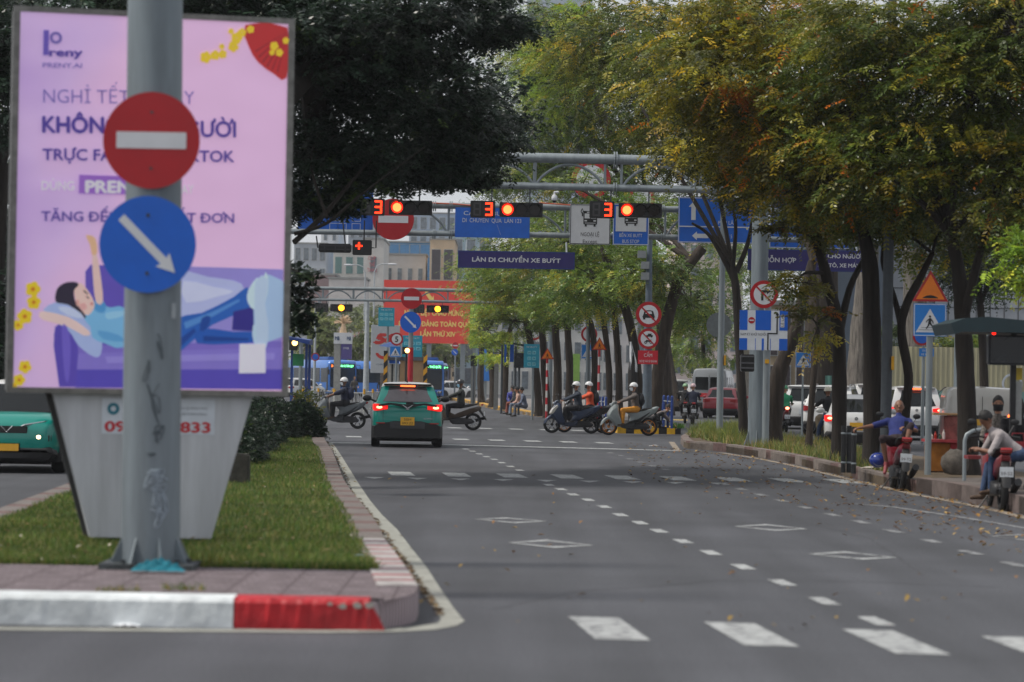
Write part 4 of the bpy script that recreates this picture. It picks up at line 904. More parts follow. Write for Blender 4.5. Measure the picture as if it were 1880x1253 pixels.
# poster: printed pink to lilac cloth
def poster_mat():
    m = bpy.data.materials.new('poster_print'); m.use_nodes = True; nt = m.node_tree; b = nt.nodes['Principled BSDF']; L = nt.links.new
    tc = nt.nodes.new('ShaderNodeTexCoord'); sp = nt.nodes.new('ShaderNodeSeparateXYZ'); L(tc.outputs['Object'], sp.inputs[0])
    n = nt.nodes.new('ShaderNodeTexNoise'); n.inputs['Scale'].default_value = .9; n.inputs['Detail'].default_value = 2; L(tc.outputs['Object'], n.inputs['Vector'])
    mr = nt.nodes.new('ShaderNodeMapRange'); mr.inputs[1].default_value = -LW / 2; mr.inputs[2].default_value = LW / 2; L(sp.outputs['X'], mr.inputs[0])
    ad = nt.nodes.new('ShaderNodeMath'); ad.operation = 'ADD'; L(mr.outputs[0], ad.inputs[0]); L(n.outputs[0], ad.inputs[1])
    r = nt.nodes.new('ShaderNodeValToRGB'); e = r.color_ramp.elements; e[0].position = .3; e[0].color = (*lin((180, 146, 206)), 1); e[1].position = 1.4 / 1.5; e[1].color = (*lin((226, 184, 220)), 1)
    k = r.color_ramp.elements.new(.6); k.color = (*lin((206, 174, 220)), 1)
    L(ad.outputs[0], r.inputs[0]); L(r.outputs[0], b.inputs['Base Color']); b.inputs['Roughness'].default_value = .35
    L(r.outputs[0], b.inputs['Emission Color']); b.inputs['Emission Strength'].default_value = .36
    w = nt.nodes.new('ShaderNodeTexNoise'); w.inputs['Scale'].default_value = 1.7; w.inputs['Detail'].default_value = 1; L(tc.outputs['Object'], w.inputs['Vector'])
    bp = nt.nodes.new('ShaderNodeBump'); bp.inputs['Strength'].default_value = .6; bp.inputs['Distance'].default_value = .08; L(w.outputs[0], bp.inputs['Height']); L(bp.outputs[0], b.inputs['Normal'])
    return m
po = poly_part(lb, 'poster', rect(-LW / 2, zc - LH / 2, LW / 2, zc + LH / 2), poster_mat(), -.03, .004)
_py = [-.0345]
def PP(name, pxs, rgb, sm=0, emit=.1):
    _py[0] -= .00012; emit = .22; pts = [L2(x, y) for x, y in pxs]; pts = smooth_poly(pts, sm) if sm else pts
    return poly_part(po, name, pts, M('print_%d_%d_%d' % rgb, rgb, .4, noise=.04, nscale=3, emit=emit), _py[0], .00006)
PP('sofa', [(330, 493), (534, 497), (534, 640), (330, 640)], (158, 146, 222), 0)
PP('sofa', [(160, 505), (170, 492), (330, 498), (330, 640), (165, 640)], (104, 86, 190))
PP('sofa', [(104, 620), (112, 600), (140, 602), (160, 640), (534, 628), (535, 717), (116, 716)], (130, 112, 206), 0)
PP('sofa', [(104, 640), (106, 606), (122, 598), (143, 608), (150, 650), (148, 716), (116, 716)], (96, 78, 186), 0)
PP('sofa', [(150, 655), (534, 640), (535, 680), (148, 684)], (140, 124, 214)); PP('sofa', [(148, 684), (535, 680), (535, 717), (146, 717)], (92, 78, 190))
PP('cushion', [(330, 506), (390, 512), (455, 524), (448, 560), (400, 590), (334, 600)], (190, 196, 240), 3)
PP('cushion', [(480, 520), (534, 518), (535, 620), (478, 616)], (176, 204, 238), 2)
PP('cushion', [(84, 582), (105, 562), (150, 566), (190, 620), (192, 655), (178, 660), (150, 640), (130, 612)], (176, 192, 238), 3)
PP('jeans', [(325, 592), (380, 578), (440, 548), (466, 530), (474, 560), (460, 575), (400, 600), (340, 650), (325, 652)], (40, 100, 190), 2)
PP('jeans', [(376, 606), (440, 612), (482, 612), (484, 630), (440, 634), (372, 634)], (34, 92, 184), 2)
PP('sofa', [(440, 575), (478, 566), (480, 611), (438, 609)], (52, 44, 140), 0)
PP('shoe', [(468, 534), (484, 512), (492, 520), (500, 502), (506, 520), (500, 560), (480, 572), (466, 556)], (210, 232, 240), 2)
PP('shoe', [(478, 600), (500, 590), (506, 622), (500, 636), (480, 632)], (196, 220, 238), 2)
PP('shirt', [(160, 592), (168, 574), (178, 562), (208, 570), (238, 572), (238, 642), (200, 636), (176, 626), (172, 606)], (128, 190, 232), 2)
PP('shirt', [(176, 560), (188, 554), (200, 566), (196, 580), (180, 576)], (84, 156, 214), 2)
PP('arm', [(172, 470), (180, 468), (190, 520), (194, 560), (182, 562), (176, 530)], (240, 204, 196), 2)
PP('arm', [(160, 440), (166, 438), (178, 444), (182, 470), (172, 474), (168, 456)], (236, 190, 150), 2)
PP('arm', [(76, 584), (84, 578), (130, 588), (160, 606), (172, 618), (160, 622), (130, 606), (84, 594)], (244, 212, 206), 2)
PP('face', [(140, 534), (152, 526), (166, 540), (176, 556), (178, 570), (168, 584), (156, 580), (146, 568)], (244, 206, 196), 3)
PP('hair', [(106, 560), (108, 538), (122, 526), (142, 524), (148, 530), (140, 540), (144, 562), (160, 582), (162, 590), (148, 584), (134, 568), (120, 564)], (48, 40, 60), 3)
PP('jeans_fold', [(346, 596), (400, 576), (450, 552), (452, 556), (402, 584), (350, 608)], (86, 144, 214), 1); PP('jeans_fold', [(380, 588), (396, 584), (392, 604), (378, 612)], (26, 72, 158), 2); PP('jeans_fold', [(384, 620), (470, 624), (470, 628), (384, 630)], (22, 66, 150), 1); PP('jeans_fold', [(334, 630), (366, 606), (370, 612), (340, 642)], (24, 70, 156), 1)
PP('shirt_fold', [(200, 580), (232, 576), (236, 584), (204, 592)], (156, 208, 240), 2); PP('shirt_fold', [(186, 612), (224, 620), (236, 632), (196, 628)], (100, 168, 220), 2); PP('cushion_fold', [(344, 520), (400, 530), (440, 538), (410, 548), (350, 560)], (214, 218, 248), 2); PP('cushion_fold', [(110, 570), (140, 572), (160, 590), (130, 586)], (206, 216, 246), 2)
PP('sofa_light', [(200, 660), (520, 650), (520, 662), (204, 672)], (158, 144, 226), 1); PP('sofa_light', [(118, 610), (128, 606), (136, 640), (134, 700), (126, 700)], (118, 100, 206), 2); PP('lips', [(171, 562), (175, 561), (175, 566), (171, 566)], (196, 92, 100)); PP('brow', [(158, 538), (166, 545), (165, 547), (157, 541)], (70, 52, 60)); PP('eyelid', [(163, 549), (169, 553), (168, 555), (162, 551)], (70, 52, 60)); PP('cheek', [(150, 566), (160, 562), (164, 572), (154, 576)], (232, 176, 172), 2); PP('ear', [(144, 558), (149, 557), (150, 566), (145, 567)], (226, 170, 160), 2)
PP('cloth_drape', [(480, 520), (505, 516), (500, 560), (508, 600), (504, 640), (486, 640)], (196, 216, 240), 2)
for i, (fx, fy, fr) in enumerate(((64, 538, 14), (66, 562, 13), (50, 588, 14), (38, 604, 10), (52, 680, 12), (42, 704, 11), (34, 714, 6))):
    for k in range(5):
        a = k * 2 * PI / 5 + i; PP('blossom', [(fx + fr * .55 * math.cos(a) + fr * .5 * math.cos(b), fy + fr * .55 * math.sin(a) + fr * .5 * math.sin(b)) for b in [j * PI / 4 for j in range(8)]], (240, 208, 40))
    PP('blossom', [(fx + fr * .3 * math.cos(b), fy + fr * .3 * math.sin(b)) for b in [j * PI / 4 for j in range(8)]], (214, 130, 30))
PP('fan', [(452, 50), (533, 54), (533, 146), (510, 140), (478, 118), (460, 90)], (196, 46, 48), 2)
for k in range(6): a = 0.5 + k * .16; PP('fan', [(533, 60), (533 - 70 * math.cos(a), 60 + 78 * math.sin(a)), (533 - 70 * math.cos(a) + 2, 60 + 78 * math.sin(a) + 2)], (150, 26, 40))
for i, (fx, fy, fr) in enumerate(((378, 110, 12), (396, 106, 10), (410, 104, 9), (408, 90, 6), (430, 90, 11), (436, 74, 12), (446, 64, 9), (462, 58, 8), (425, 62, 6), (508, 88, 9), (518, 100, 8), (530, 78, 7), (504, 100, 6))):
    for k in range(5):
        a = k * 2 * PI / 5 + i; PP('blossom', [(fx + fr * .5 * math.cos(a) + fr * .45 * math.cos(b), fy + fr * .5 * math.sin(a) + fr * .45 * math.sin(b)) for b in [j * PI / 4 for j in range(8)]], (244, 210, 44))
PT = M('print_purple_text', (96, 74, 176), .4, noise=0, emit=.08); PT2 = M('print_thin_text', (128, 110, 196), .4, noise=0, emit=.08); PWH = M('print_white_text', (244, 236, 248), .4, noise=0, emit=.12)
def PTX(name, s, x0, x1, yc, hpx, mat, bold=0.0):
    a = L2(x0, yc); b = L2(x1, yc); sl = math.atan2(b[1] - a[1], b[0] - a[0]); _py[0] -= .00012
    text(po, name, s, (a[0] + b[0]) / 2, (a[1] + b[1]) / 2, hpx * mpp(YL), mat, _py[0] - .0003, w=(b[0] - a[0]), bold=bold, ry=sl)
PTX('lettering', 'NGHỈ TẾT MÊ SAY', 76, 358, 184, 26, PT2, -.008)
PTX('lettering', 'KHÔNG', 76, 218, 236, 30, PT, .03); PTX('lettering', 'NGƯỜI', 312, 437, 241, 30, PT, .02)
PTX('lettering', 'TRỰC FANPAGE, TIKTOK', 77, 435, 291, 21, PT, .02)
PTX('lettering', 'DÙNG', 76, 136, 348, 17, PWH, .02)
PP('badge', [L for L in ((145, 328), (330, 332), (330, 364), (145, 362))], (160, 106, 204))
PTX('lettering', 'PRENY.AI', 158, 305, 349, 22, PWH, .04); PTX('lettering', 'NGAY', 310, 360, 352, 17, PWH, .02)
PTX('lettering', 'TĂNG ĐẾN 50% CHỐT ĐƠN', 77, 437, 404, 18, PT, .015)
PTX('logo', 'reny', 86, 146, 104, 15, PT, .03); PTX('logo', 'PRENY.AI', 74, 146, 128, 9, PT2, .01)
PP('logo', [(74, 64), (84, 64), (84, 110), (74, 110)], (108, 88, 184)); m = MB(); a = L2(97, 78); m.ring((a[0], _py[0] - .001, a[1]), .03, .055, .001, 30); m.build('logo', PT2, po)
PP('white_card', [(452, 634), (502, 633), (503, 687), (452, 688)], (236, 232, 244))
# wedge shaped foot with the phone number
m = MB(); zt = zc - LH / 2 - .05; F0 = L2(108, 726)[0]; F1 = L2(462, 727)[0]
kx = lambda px, py: (at(px, py, YL).x - LBC.x) / math.cos(LYAW)
tz = lambda py: at(286, py, YL).z - TOP
pts = [(kx(170, 990), tz(988)), (kx(386, 990), tz(990)), (kx(462, 727), zt + .02), (kx(104, 727), zt + .02)]
m.poly(pts, .24, .2); m.build('foot', M('lightbox_foot', (190, 192, 198), .5, .1, noise=.13, nscale=4, streak=True), lb)
m = MB(); m.poly([(p[0] * 1.04 - .02, p[1] - .0) for p in pts], .3, .06); m.build('foot', DARKB, lb)
m = MB(); m.box((0.0, .2, tz(1000)), (.5, .3, .14)); m.build('plinth', M('plinth_dark', (30, 30, 30), .9), lb)
a = (kx(190, 800), tz(798)); b = (kx(393, 728), tz(733)); nt_ = poly_part(lb, 'notice', rect(a[0], a[1], b[0], b[1]), M('notice_white', (208, 214, 224), .5, noise=.05), .039, .002)
NR = M('notice_red', (198, 40, 50), .5, noise=0)
text(nt_, 'phone_number', '0978 36 833', kx(290, 784), tz(784), .095, NR, .034, w=kx(384, 784) - kx(197, 784), bold=.025)
m = MB(); m.ring((kx(211, 752), .034, tz(752)), .025, .055, .002, 20); m.build('logo', M('notice_green', (40, 120, 140), .5), nt_)
text(nt_, 'small_print', 'DỊCH VỤ QUẢNG CÁO', kx(345, 749), tz(749), .02, M('notice_grey', (110, 116, 124), .5), .034, w=.35); text(nt_, 'small_print', 'TRÊN DẢI PHÂN CÁCH', kx(345, 760), tz(760), .02, _mats['notice_grey'], .034, w=.33)
c = gp(440, 888, TOP); o = MB().box((0, 0, .21), (.27, .3, .42)).build('concrete_block', M('old_concrete', (66, 64, 58), .95, noise=.3, nscale=6, bump=.5), None, bevel=.02); o.location = c; tag(o, 'dark concrete block at the edge of the lawn behind the lightbox', 'block')
# ---------------- gantries
def gantry(name, label, Y, xs, zt, zb, xl, xr, rp, rt, rb, flanges=(), arches=(), yaw_dy=0, mat=None):
    mat = mat or GALV
    root = thing(name, label, 'gantry', (xl, Y, .1)); X = lambda x: x - xl; Z = lambda z: z - .1
    for i, x in enumerate(xs):
        m = MB(); m.tube([(X(x), 0, 0), (X(x), 0, Z(zt) * .5), (X(x), 0, Z(zt) + .25)], [rp * 1.08, rp, rp * .93], 28); po_ = m.build('post', GALVP, root, smooth=True)
        m = MB(); m.box((X(x), 0, .03), (rp * 3.6, rp * 3.6, .06)); m.build('base_plate', GALV, po_)
        for k in range(6):
            a = k * PI / 3 + .4; c, s = math.cos(a), math.sin(a); g_ = MB(); q = []
            for rr, zz in ((rp, .06), (rp * 1.75, .06), (rp * 1.0, .5)):
                for t in (-.008, .008): q.append((X(x) + c * rr - s * t, s * rr + c * t, zz))
            g_.add(q, [(0, 2, 4), (1, 5, 3), (0, 1, 3, 2), (2, 3, 5, 4), (4, 5, 1, 0)]); g_.build('gusset', GALV, po_)
    for z, r, nm in ((zt, rt, 'top_beam'), (zb, rb, 'bottom_beam')):
        m = MB(); m.tube([(X(xl), 0, Z(z)), (X((xl + xr) / 2), 0, Z(z) + .03), (X(xr), 0, Z(z))], r, 16); bm_ = m.build(nm, mat, root, smooth=True)
        for fx in flanges:
            f = MB(); f.disc((X(fx), 0, Z(z)), r * 1.7, .03, 20, 'x'); f.disc((X(fx) + .06, 0, Z(z)), r * 1.7, .03, 20, 'x'); f.build('flange', mat, bm_)
    for (a, b) in arches:
        m = MB(); n = 14; m.tube([(X(a) + (X(b) - X(a)) * k / n, 0, Z(zb) + rb + (zt - zb - rt - rb) * math.sin(PI * k / n) ** .75) for k in range(n + 1)], .035, 8); m.build('arch', mat, root, smooth=True)
        for x in (a - .06, b + .06): m = MB(); m.tube([(X(x), 0, Z(zb)), (X(x), 0, Z(zt))], .035, 8); m.build('strut', mat, root)
    return root
# first gantry (over the stop line)
Y1 = 71.0; x1 = xat(1393, Y1, 600); zt1 = at(1100, 294, Y1).z; zb1 = at(1100, 346, Y1).z; W1 = lambda px, py=346: xat(px, Y1, py)
gantry('traffic_gantry', 'grey tubular gantry whose two beams cross high over the stop line', Y1, [W1(440), x1], zt1, zb1, W1(430), x1, .215, .125, .09,
       [W1(1127)], [(W1(985), W1(1106)), (W1(1145), W1(1272)), (W1(858), W1(978)), (W1(1290), W1(1385)), (W1(700), W1(840)), (W1(560), W1(690))])
Y2 = 86.0; zt2 = at(1030, 384, Y2).z + .02; zb2 = at(1030, 434, Y2).z; W2 = lambda px, py=400: xat(px, Y2, py)
gantry('sign_gantry', 'second grey gantry carrying the blue and white lane boards', Y2, [W2(470), W2(1768)], zt2, zb2, W2(460), W2(1768), .2, .095, .085,
       [W2(826), W2(826) - .5, W2(1215)], [(W2(700), W2(820)), (W2(900), W2(1034)), (W2(1050), W2(1160)), (W2(1225), W2(1330)), (W2(1640), W2(1740)), (W2(1390), W2(1500))])
Y3 = 138.0; zt3 = at(700, 532, Y3).z; zb3 = at(700, 553, Y3).z; W3 = lambda px, py=540: xat(px, Y3, py)
gantry('traffic_gantry', 'distant grey gantry with amber lights beyond the junction', Y3, [W3(480), W3(1012)], zt3, zb3, W3(470), W3(1012), .12, .085, .065, [W3(704)],
       [(W3(596), W3(646)), (W3(652), W3(700)), (W3(545), W3(590)), (W3(712), W3(762)), (W3(768), W3(820))], mat=GALV)
m = MB(); # orange cable on second gantry
for a, b in ((790, 880), (990, 1050)): m.tube([at(a, 373, Y2 - .12), at((a + b) / 2, 371 + 4, Y2 - .12), at(b, 379 - (2 if a > 900 else 0), Y2 - .12)], .02, 6)
tag(m.build('cable', M('orange_cable', (196, 92, 60), .6)), 'orange cable sagging along the second gantry behind the lights', 'cable')
# traffic lights
EMR = M('lamp_red', (255, 26, 8), .4, noise=0, emit=3.2); EMC = M('lamp_red_core', (255, 104, 52), .4, noise=0, emit=4.5); EMA = M('lamp_amber', (255, 150, 30), .4, noise=0, emit=6)
LENS = M('lens_dark', (34, 26, 28), .25, noise=0); SEG0 = M('segment_off', (58, 56, 58), .5, noise=0)
SEGS = {'3': 'abgcd', '8': 'abcdefg', '-': ''}
def digit(root, name, x, z, w, h, on, y, mat):
    t = w * .24; g_ = w * .05; m = MB(); S = {'a': rect(x - w / 2 + g_, z + h / 2 - t, x + w / 2 - g_, z + h / 2), 'd': rect(x - w / 2 + g_, z - h / 2, x + w / 2 - g_, z - h / 2 + t), 'g': rect(x - w / 2 + g_, z - t / 2, x + w / 2 - g_, z + t / 2),
         'b': rect(x + w / 2 - t, z + g_, x + w / 2, z + h / 2 - g_), 'c': rect(x + w / 2 - t, z - h / 2 + g_, x + w / 2, z - g_), 'e': rect(x - w / 2, z - h / 2 + g_, x - w / 2 + t, z - g_), 'f': rect(x - w / 2, z + g_, x - w / 2 + t, z + h / 2 - g_)}
    k = 0
    for s in on: m.poly(S[s], y, .004 + .0004 * k); k += 1
    return m.build(name, mat, root)
def light(label, px, py, Y, lit, d1, d2, group, yhang, s=1.0, ndig=2, posn=0, lens=3):
    c = at(px, py, Y - .18); root = thing('traffic_light', label, 'traffic light', c, 0, group)
    D = .3 * s; P = .335 * s
    m = MB(); m.box((-.62 * s, .1, 0), (.62 * s, .16, .42 * s)); cb_ = m.build('countdown_box', BLACK, root, bevel=.015)
    for i, d in enumerate((d1, d2)):
        xx = (-.76 + i * .29) * s
        digit(cb_, 'digit', xx, 0, .19 * s, .33 * s, 'abcdefg' if d == 'off' else SEGS[d], .02 if d == 'off' else .016, SEG0 if d == 'off' else M('segment_red', (255, 48, 16), .4, noise=0, emit=4))
    m = MB(); m.box((.335 * s, .1, 0), (1.08 * s, .14, .36 * s)); h_ = m.build('housing', BLACK, root, bevel=.015)
    for i in range(lens):
        x = i * P; on = (i == posn)
        mm = MB(); mm.disc((x, .02, 0), D * .47, .02, 28); le = mm.build('lens', (EMR if lit == 'r' else EMA) if on else LENS, root)
        if on and lit == 'r': mm = MB(); mm.disc((x, .008, 0), D * .36, .006, 24); mm.build('bulb', EMC, le)
        v = MB(); n = 12; vs = []
        for yq, rr in ((.03, D * .52), (-.16 * s, D * .54)):
            for k in range(n + 1): a = -.15 + (PI + .3) * k / n; vs.append((x + rr * math.cos(a), yq, rr * math.sin(a)))
        v.add(vs, [(k, k + 1, n + 2 + k, n + 1 + k) for k in range(n)]); v.build('visor', M('visor_black', (30, 30, 32), .5), root)
    m = MB(); zz = yhang - c.z
    for x in (-.4 * s, .55 * s): m.tube([(x, .17, .1), (x, .17, zz)], .018, 6)
    m.build('hanger', RUSTY, root); return root
GL = 'traffic lights over the stop line'
light('lit red traffic light with countdown 3 above the blue lane board', 932, 385, Y1, 'r', 'off', '3', GL, zb1)
light('lit red traffic light with countdown 3 overlapping the white bus sign', 1151, 386, Y1, 'r', 'off', '3', GL, zb1 - .02)
light('lit red traffic light half hidden by the dark tree above the big no entry disc', 729, 381, Y1, 'r', 'off', '3', GL, zb1)
light('distant traffic light showing amber, left one on the far gantry', 614, 565.5, Y3, 'a', 'off', 'off', 'amber lights on the far gantry', zb3, 1.0, posn=1)
light('distant traffic light showing amber, right one on the far gantry', 791, 567.5, Y3, 'a', 'off', 'off', 'amber lights on the far gantry', zb3, 1.0, posn=1)
# black back-facing light and red cross signal
c = at(615, 456, Y2 - 3); r_ = thing('traffic_light', 'black traffic light seen from behind left of the red cross signal', 'traffic light', c)
MB().box((0, 0, 0), (.95, .2, .26)).build('housing', BLACK, r_, bevel=.03); m = MB(); [m.box((x, -.11, q), (.9 if x == 0 else .03, .02, .03 if x == 0 else .26)) for x, q in ((0, .07), (0, -.04), (-.3, 0), (0.01, 0), (.3, 0))]; m.build('ribs', M('rib_grey', (52, 52, 56), .5), r_)
m = MB(); m.tube([(.3, .0, .1), (.2, 0, .9)], .02, 6); m.tube([(-.5, 0, .0), (-.55, 0, .35)], .02, 6); m.build('hanger', BLACK, r_)
c = at(665, 455, Y2 - 3); r_ = thing('cross_signal', 'small black box with a glowing red cross under the gantry', 'traffic light', c)
MB().box((0, 0, 0), (.56, .16, .44)).build('housing', BLACK, r_, bevel=.02); m = MB(); z_ = .045
m.poly(rect(-.19, .02, .01, .02 + z_ * 1.1), -.081, .004); m.poly(rect(-.115, -.06, -.065, .15), -.0815, .004); m.build('cross', M('cross_glow', (255, 44, 12), .4, noise=0, emit=3.5), r_)
m = MB(); m.tube([(.05, 0, .2), (.05, 0, .8)], .02, 6); m.tube([(.4, 0, .8), (.4, 0, 0), (.28, 0, 0)], .02, 6); m.build('hanger', BLACK, r_)
# camera on gantry
c = at(1018, 362, Y1 - .1); r_ = thing('camera', 'white dome camera hanging under the first gantry', 'camera', c)
m = MB(); m.tube([(.1, 0, .12), (.0, 0, .12), (0, 0, .05)], .03, 8); m.build('bracket', SWHITE, r_); m = MB(); m.lathe([(0, .06), (.05, .05), (.075, .0), (.075, -.07), (.06, -.09)], seg=16); m.build('housing', SWHITE, r_, smooth=True); m = MB(); m.ball((0, 0, -.09), .055); m.build('dome', BLACK, r_)
# boards on the second gantry
def board(name, label, x0, y0, x1, y1, Y, mat, cat='road sign', border=None, group=None, yoff=-.25):
    a = at(x0, y0, Y + yoff); b = at(x1, y1, Y + yoff); c = (a + b) / 2; w = b.x - a.x; h = a.z - b.z
    sl = 0; root = thing(name, label, cat, c, 0, group); m = MB(); m.box((0, .02, 0), (w, .03, h)); p = m.build('panel', mat, root, bevel=.004)
    if border:
        t = .03; mm = MB()
        for q in ((-w / 2 + .01, -h / 2 + .01, w / 2 - .01, -h / 2 + t), (-w / 2 + .01, h / 2 - t, w / 2 - .01, h / 2 - .01), (-w / 2 + .01, -h / 2 + t, -w / 2 + t, h / 2 - t), (w / 2 - t, -h / 2 + t, w / 2 - .01, h / 2 - t)): mm.poly(rect(*q), .005, .003)
        mm.build('border', border, root)
    m = MB()
    for q in (-.3, .3): m.box((q * w, .09, 0), (.05, .1, h * .9))
    m.build('bracket', RUSTY, root)
    return root, w, h
k2 = mpp(Y2 - .25)
r_, w, h = board('lane_board', 'plain blue board with two lines of small white words beside the countdown', 836, 381, 972, 438, Y2, SBLUE2)
text(r_, 'lettering', 'CÁC XE BUÝT', .0 - 10 * k2, h / 2 - 10 * k2, .13, SWHITE, w=86 * k2); text(r_, 'lettering', 'DI  CHUYỂN  QUA  LÀN 123', -1 * k2, h / 2 - 23 * k2, .13, SWHITE, w=108 * k2)
sc_ = MB(); sc_.poly([(8 * k2, -.05), (9 * k2, -.05), (16 * k2, -22 * k2), (15 * k2, -22 * k2)], .004, .002); sc_.build('scratch', M('scratch_pale', (130, 150, 200), .6), r_)
r_, w, h = board('bus_lane_sign', 'white panel with a black bus and the words NGOẠI LỆ Except', 1047, 375, 1120, 450, Y2, SWHITE, border=SBLK)
def bus_icon(root, x, z, s, y=.003, body=None, win=None):
    m = MB(); m.poly(rrect(x - .5 * s, z - .45 * s, x + .5 * s, z + .55 * s, .07 * s), y, .002)
    for q in (-.4, .25): m.poly(rect(x + q * s, z - .6 * s, x + (q + .15) * s, z - .45 * s), y, .002)
    for q in (-.62, .52): m.poly(rect(x + q * s, z + .15 * s, x + (q + .1) * s, z + .4 * s), y, .002)
    b_ = m.build('bus_icon', body or SBLK, root); m = MB(); m.poly(rect(x - .42 * s, z + .0 * s, x - .03 * s, z + .36 * s), y - .003, .001); m.poly(rect(x + .03 * s, z + .0 * s, x + .42 * s, z + .36 * s), y - .003, .001)
    m.poly(rect(x - .25 * s, z + .42 * s, x + .25 * s, z + .49 * s), y - .003, .001); m.poly(rect(x - .42 * s, z - .22 * s, x - .24 * s, z - .12 * s), y - .003, .001); m.poly(rect(x + .24 * s, z - .22 * s, x + .42 * s, z - .12 * s), y - .003, .001); m.poly(rect(x - .4 * s, z - .36 * s, x + .4 * s, z - .32 * s), y - .003, .001); m.build('bus_windows', win or SWHITE, b_)
bus_icon(r_, 0, 11 * k2, 25 * k2); text(r_, 'lettering', 'NGOẠI LỆ', 0, -18 * k2, 7.5 * k2, SBLK, w=34 * k2, y=0); text(r_, 'lettering', 'Except', 0, -31 * k2, 7 * k2, SBLK, w=26 * k2, y=0)
m = MB(); [m.poly(p, .003, .002) for p in ([(-18 * k2, 24 * k2), (-15 * k2, 30 * k2), (-14 * k2, 28 * k2), (-16.5 * k2, 24 * k2)], [(-14 * k2, 28 * k2), (-15 * k2, 30 * k2), (-12 * k2, 24 * k2), (-13.5 * k2, 24 * k2)], [(-18 * k2, 24 * k2), (-16.5 * k2, 24 * k2), (-14 * k2, 20 * k2), (-15 * k2, 18 * k2)], [(-13.5 * k2, 24 * k2), (-12 * k2, 24 * k2), (-15 * k2, 18 * k2), (-15 * k2, 20 * k2)])]; m.build('diamond', SBLK, r_)
r_, w, h = board('bus_stop_sign', 'blue panel with a bus above the words BẾN XE BUÝT BUS STOP', 1126, 374, 1191, 451, Y2, SBLUE2, border=SWHITE)
poly_part(r_, 'white_field', rect(-w / 2 + 5 * k2, -13 * k2, w / 2 - 5 * k2, h / 2 - 5 * k2), SWHITE, .003, .003); bus_icon(r_, 0, 12 * k2, 24 * k2, -.001)
text(r_, 'lettering', 'BẾN XE BUÝT', 0, -20 * k2, 6.5 * k2, SWHITE, y=0, w=42 * k2); text(r_, 'lettering', 'BUS STOP', 0, -31 * k2, 6.5 * k2, SWHITE, y=0, w=31 * k2)
r_, w, h = board('direction_board', 'large blue board with a white up arrow over a left arrow and QUẬN 5', 1246, 362, 1386, 448, Y2, SBLUE2, border=SWHITE)
poly_part(r_, 'divider', rect(-w / 2 + .02, -13 * k2, w / 2 - .02, -11 * k2), SWHITE, .003, .003); poly_part(r_, 'arrow', arrow_pts(-30 * k2, -29 * k2, 15 * k2, 4 * k2, 8 * k2, PI), SWHITE, .003, .003)
poly_part(r_, 'arrow', arrow_pts(-43 * k2, 17 * k2, 17 * k2, 4 * k2, 9 * k2, PI / 2), SWHITE, .003, .003); text(r_, 'lettering', 'QUẬN 5', 16 * k2, -29 * k2, 7 * k2, SWHITE, y=0, w=25 * k2); text(r_, 'lettering', 'PHÚ LÂM', 20 * k2, -4 * k2, 7 * k2, SWHITE, y=0, w=34 * k2)
r_, w, h = board('lane_board', 'blue lane board with VÀ 03 BÁNH mostly hidden behind leaves', 1414, 340, 1560, 458, Y2 + 1.0, SBLUE2, border=SWHITE)
text(r_, 'lettering', 'XE 02', 0, -39 * k2, 7 * k2, SWHITE, y=0, w=22 * k2); text(r_, 'lettering', 'VÀ 03 BÁNH', 0, -50 * k2, 7 * k2, SWHITE, y=0, w=42 * k2)
r_, w, h = board('lane_board', 'blue lane board with rows of white squares behind the dark tree', 548, 345, 684, 431, Y2 + .3, SBLUE2)
m = MB()
for cx in (-.6, 14.5, 40.5):
    for cz in (-12.5, -28):
        x, z, q, t = (cx - 2) * k2, cz * k2, 8 * k2, .9 * k2
        for rr in ((x - q, z - 6 * k2, x + q, z - 6 * k2 + t), (x - q, z + 6 * k2 - t, x + q, z + 6 * k2), (x - q, z - 6 * k2 + t, x - q + t, z + 6 * k2 - t), (x + q - t, z - 6 * k2 + t, x + q, z + 6 * k2 - t)): m.poly(rect(*rr), .004, .002)
m.build('squares', SWHITE, r_); text(r_, 'lettering', 'CÁC LOẠI XE', 0, 25 * k2, .14, SWHITE, y=0, w=80 * k2)
c = at(722, 403, Y2 - .5); r_ = thing('no_entry_disc', 'very large red no entry disc hung on the second gantry', 'road sign', c); no_entry(r_, 0, 0, 38 * k2); m = MB(); m.box((0, .15, .05), (.06, .3, .9)); m.build('bracket', RUSTY, r_)
PB = M('purple_board_edge', (30, 60, 130), .5)
for (nm, lab, a, lines) in (('lane_name_board', 'dark purple board reading LÀN DI CHUYỂN XE BUÝT', (841, 460, 1055, 495.5), [('LÀN DI CHUYỂN XE BUÝT', 0, 0, 10, 162)]),
                        ('lane_name_board', 'dark purple board with leaf covered words behind the gantry pole', (1373, 457, 1590, 500), [('HỖN HỢP', -49, 0, 10.5, 58), ('DÀNH CHO NGƯỜI', 52, 9, 10, 96), ('ĐI MÔ TÔ, XE MÁY', 52, -8, 9, 90)])):
    r_, w, h = board(nm, lab, *a, Y2 - 1.2, SPURPLE, border=PB); kk = mpp(Y2 - 1.45)
    for s, x, z, hh, ww in lines: text(r_, 'lettering', s, x * kk, z * kk, hh * kk * .8, SWHITE, y=0, w=ww * kk, bold=.02)
    m = MB(); [m.tube([(q * w, .08, h / 2 - .05), (q * w, 1.0, h / 2 + 20 * kk)], .03, 6) for q in (-.43, .43)]; m.build('hanger', GALV, r_)
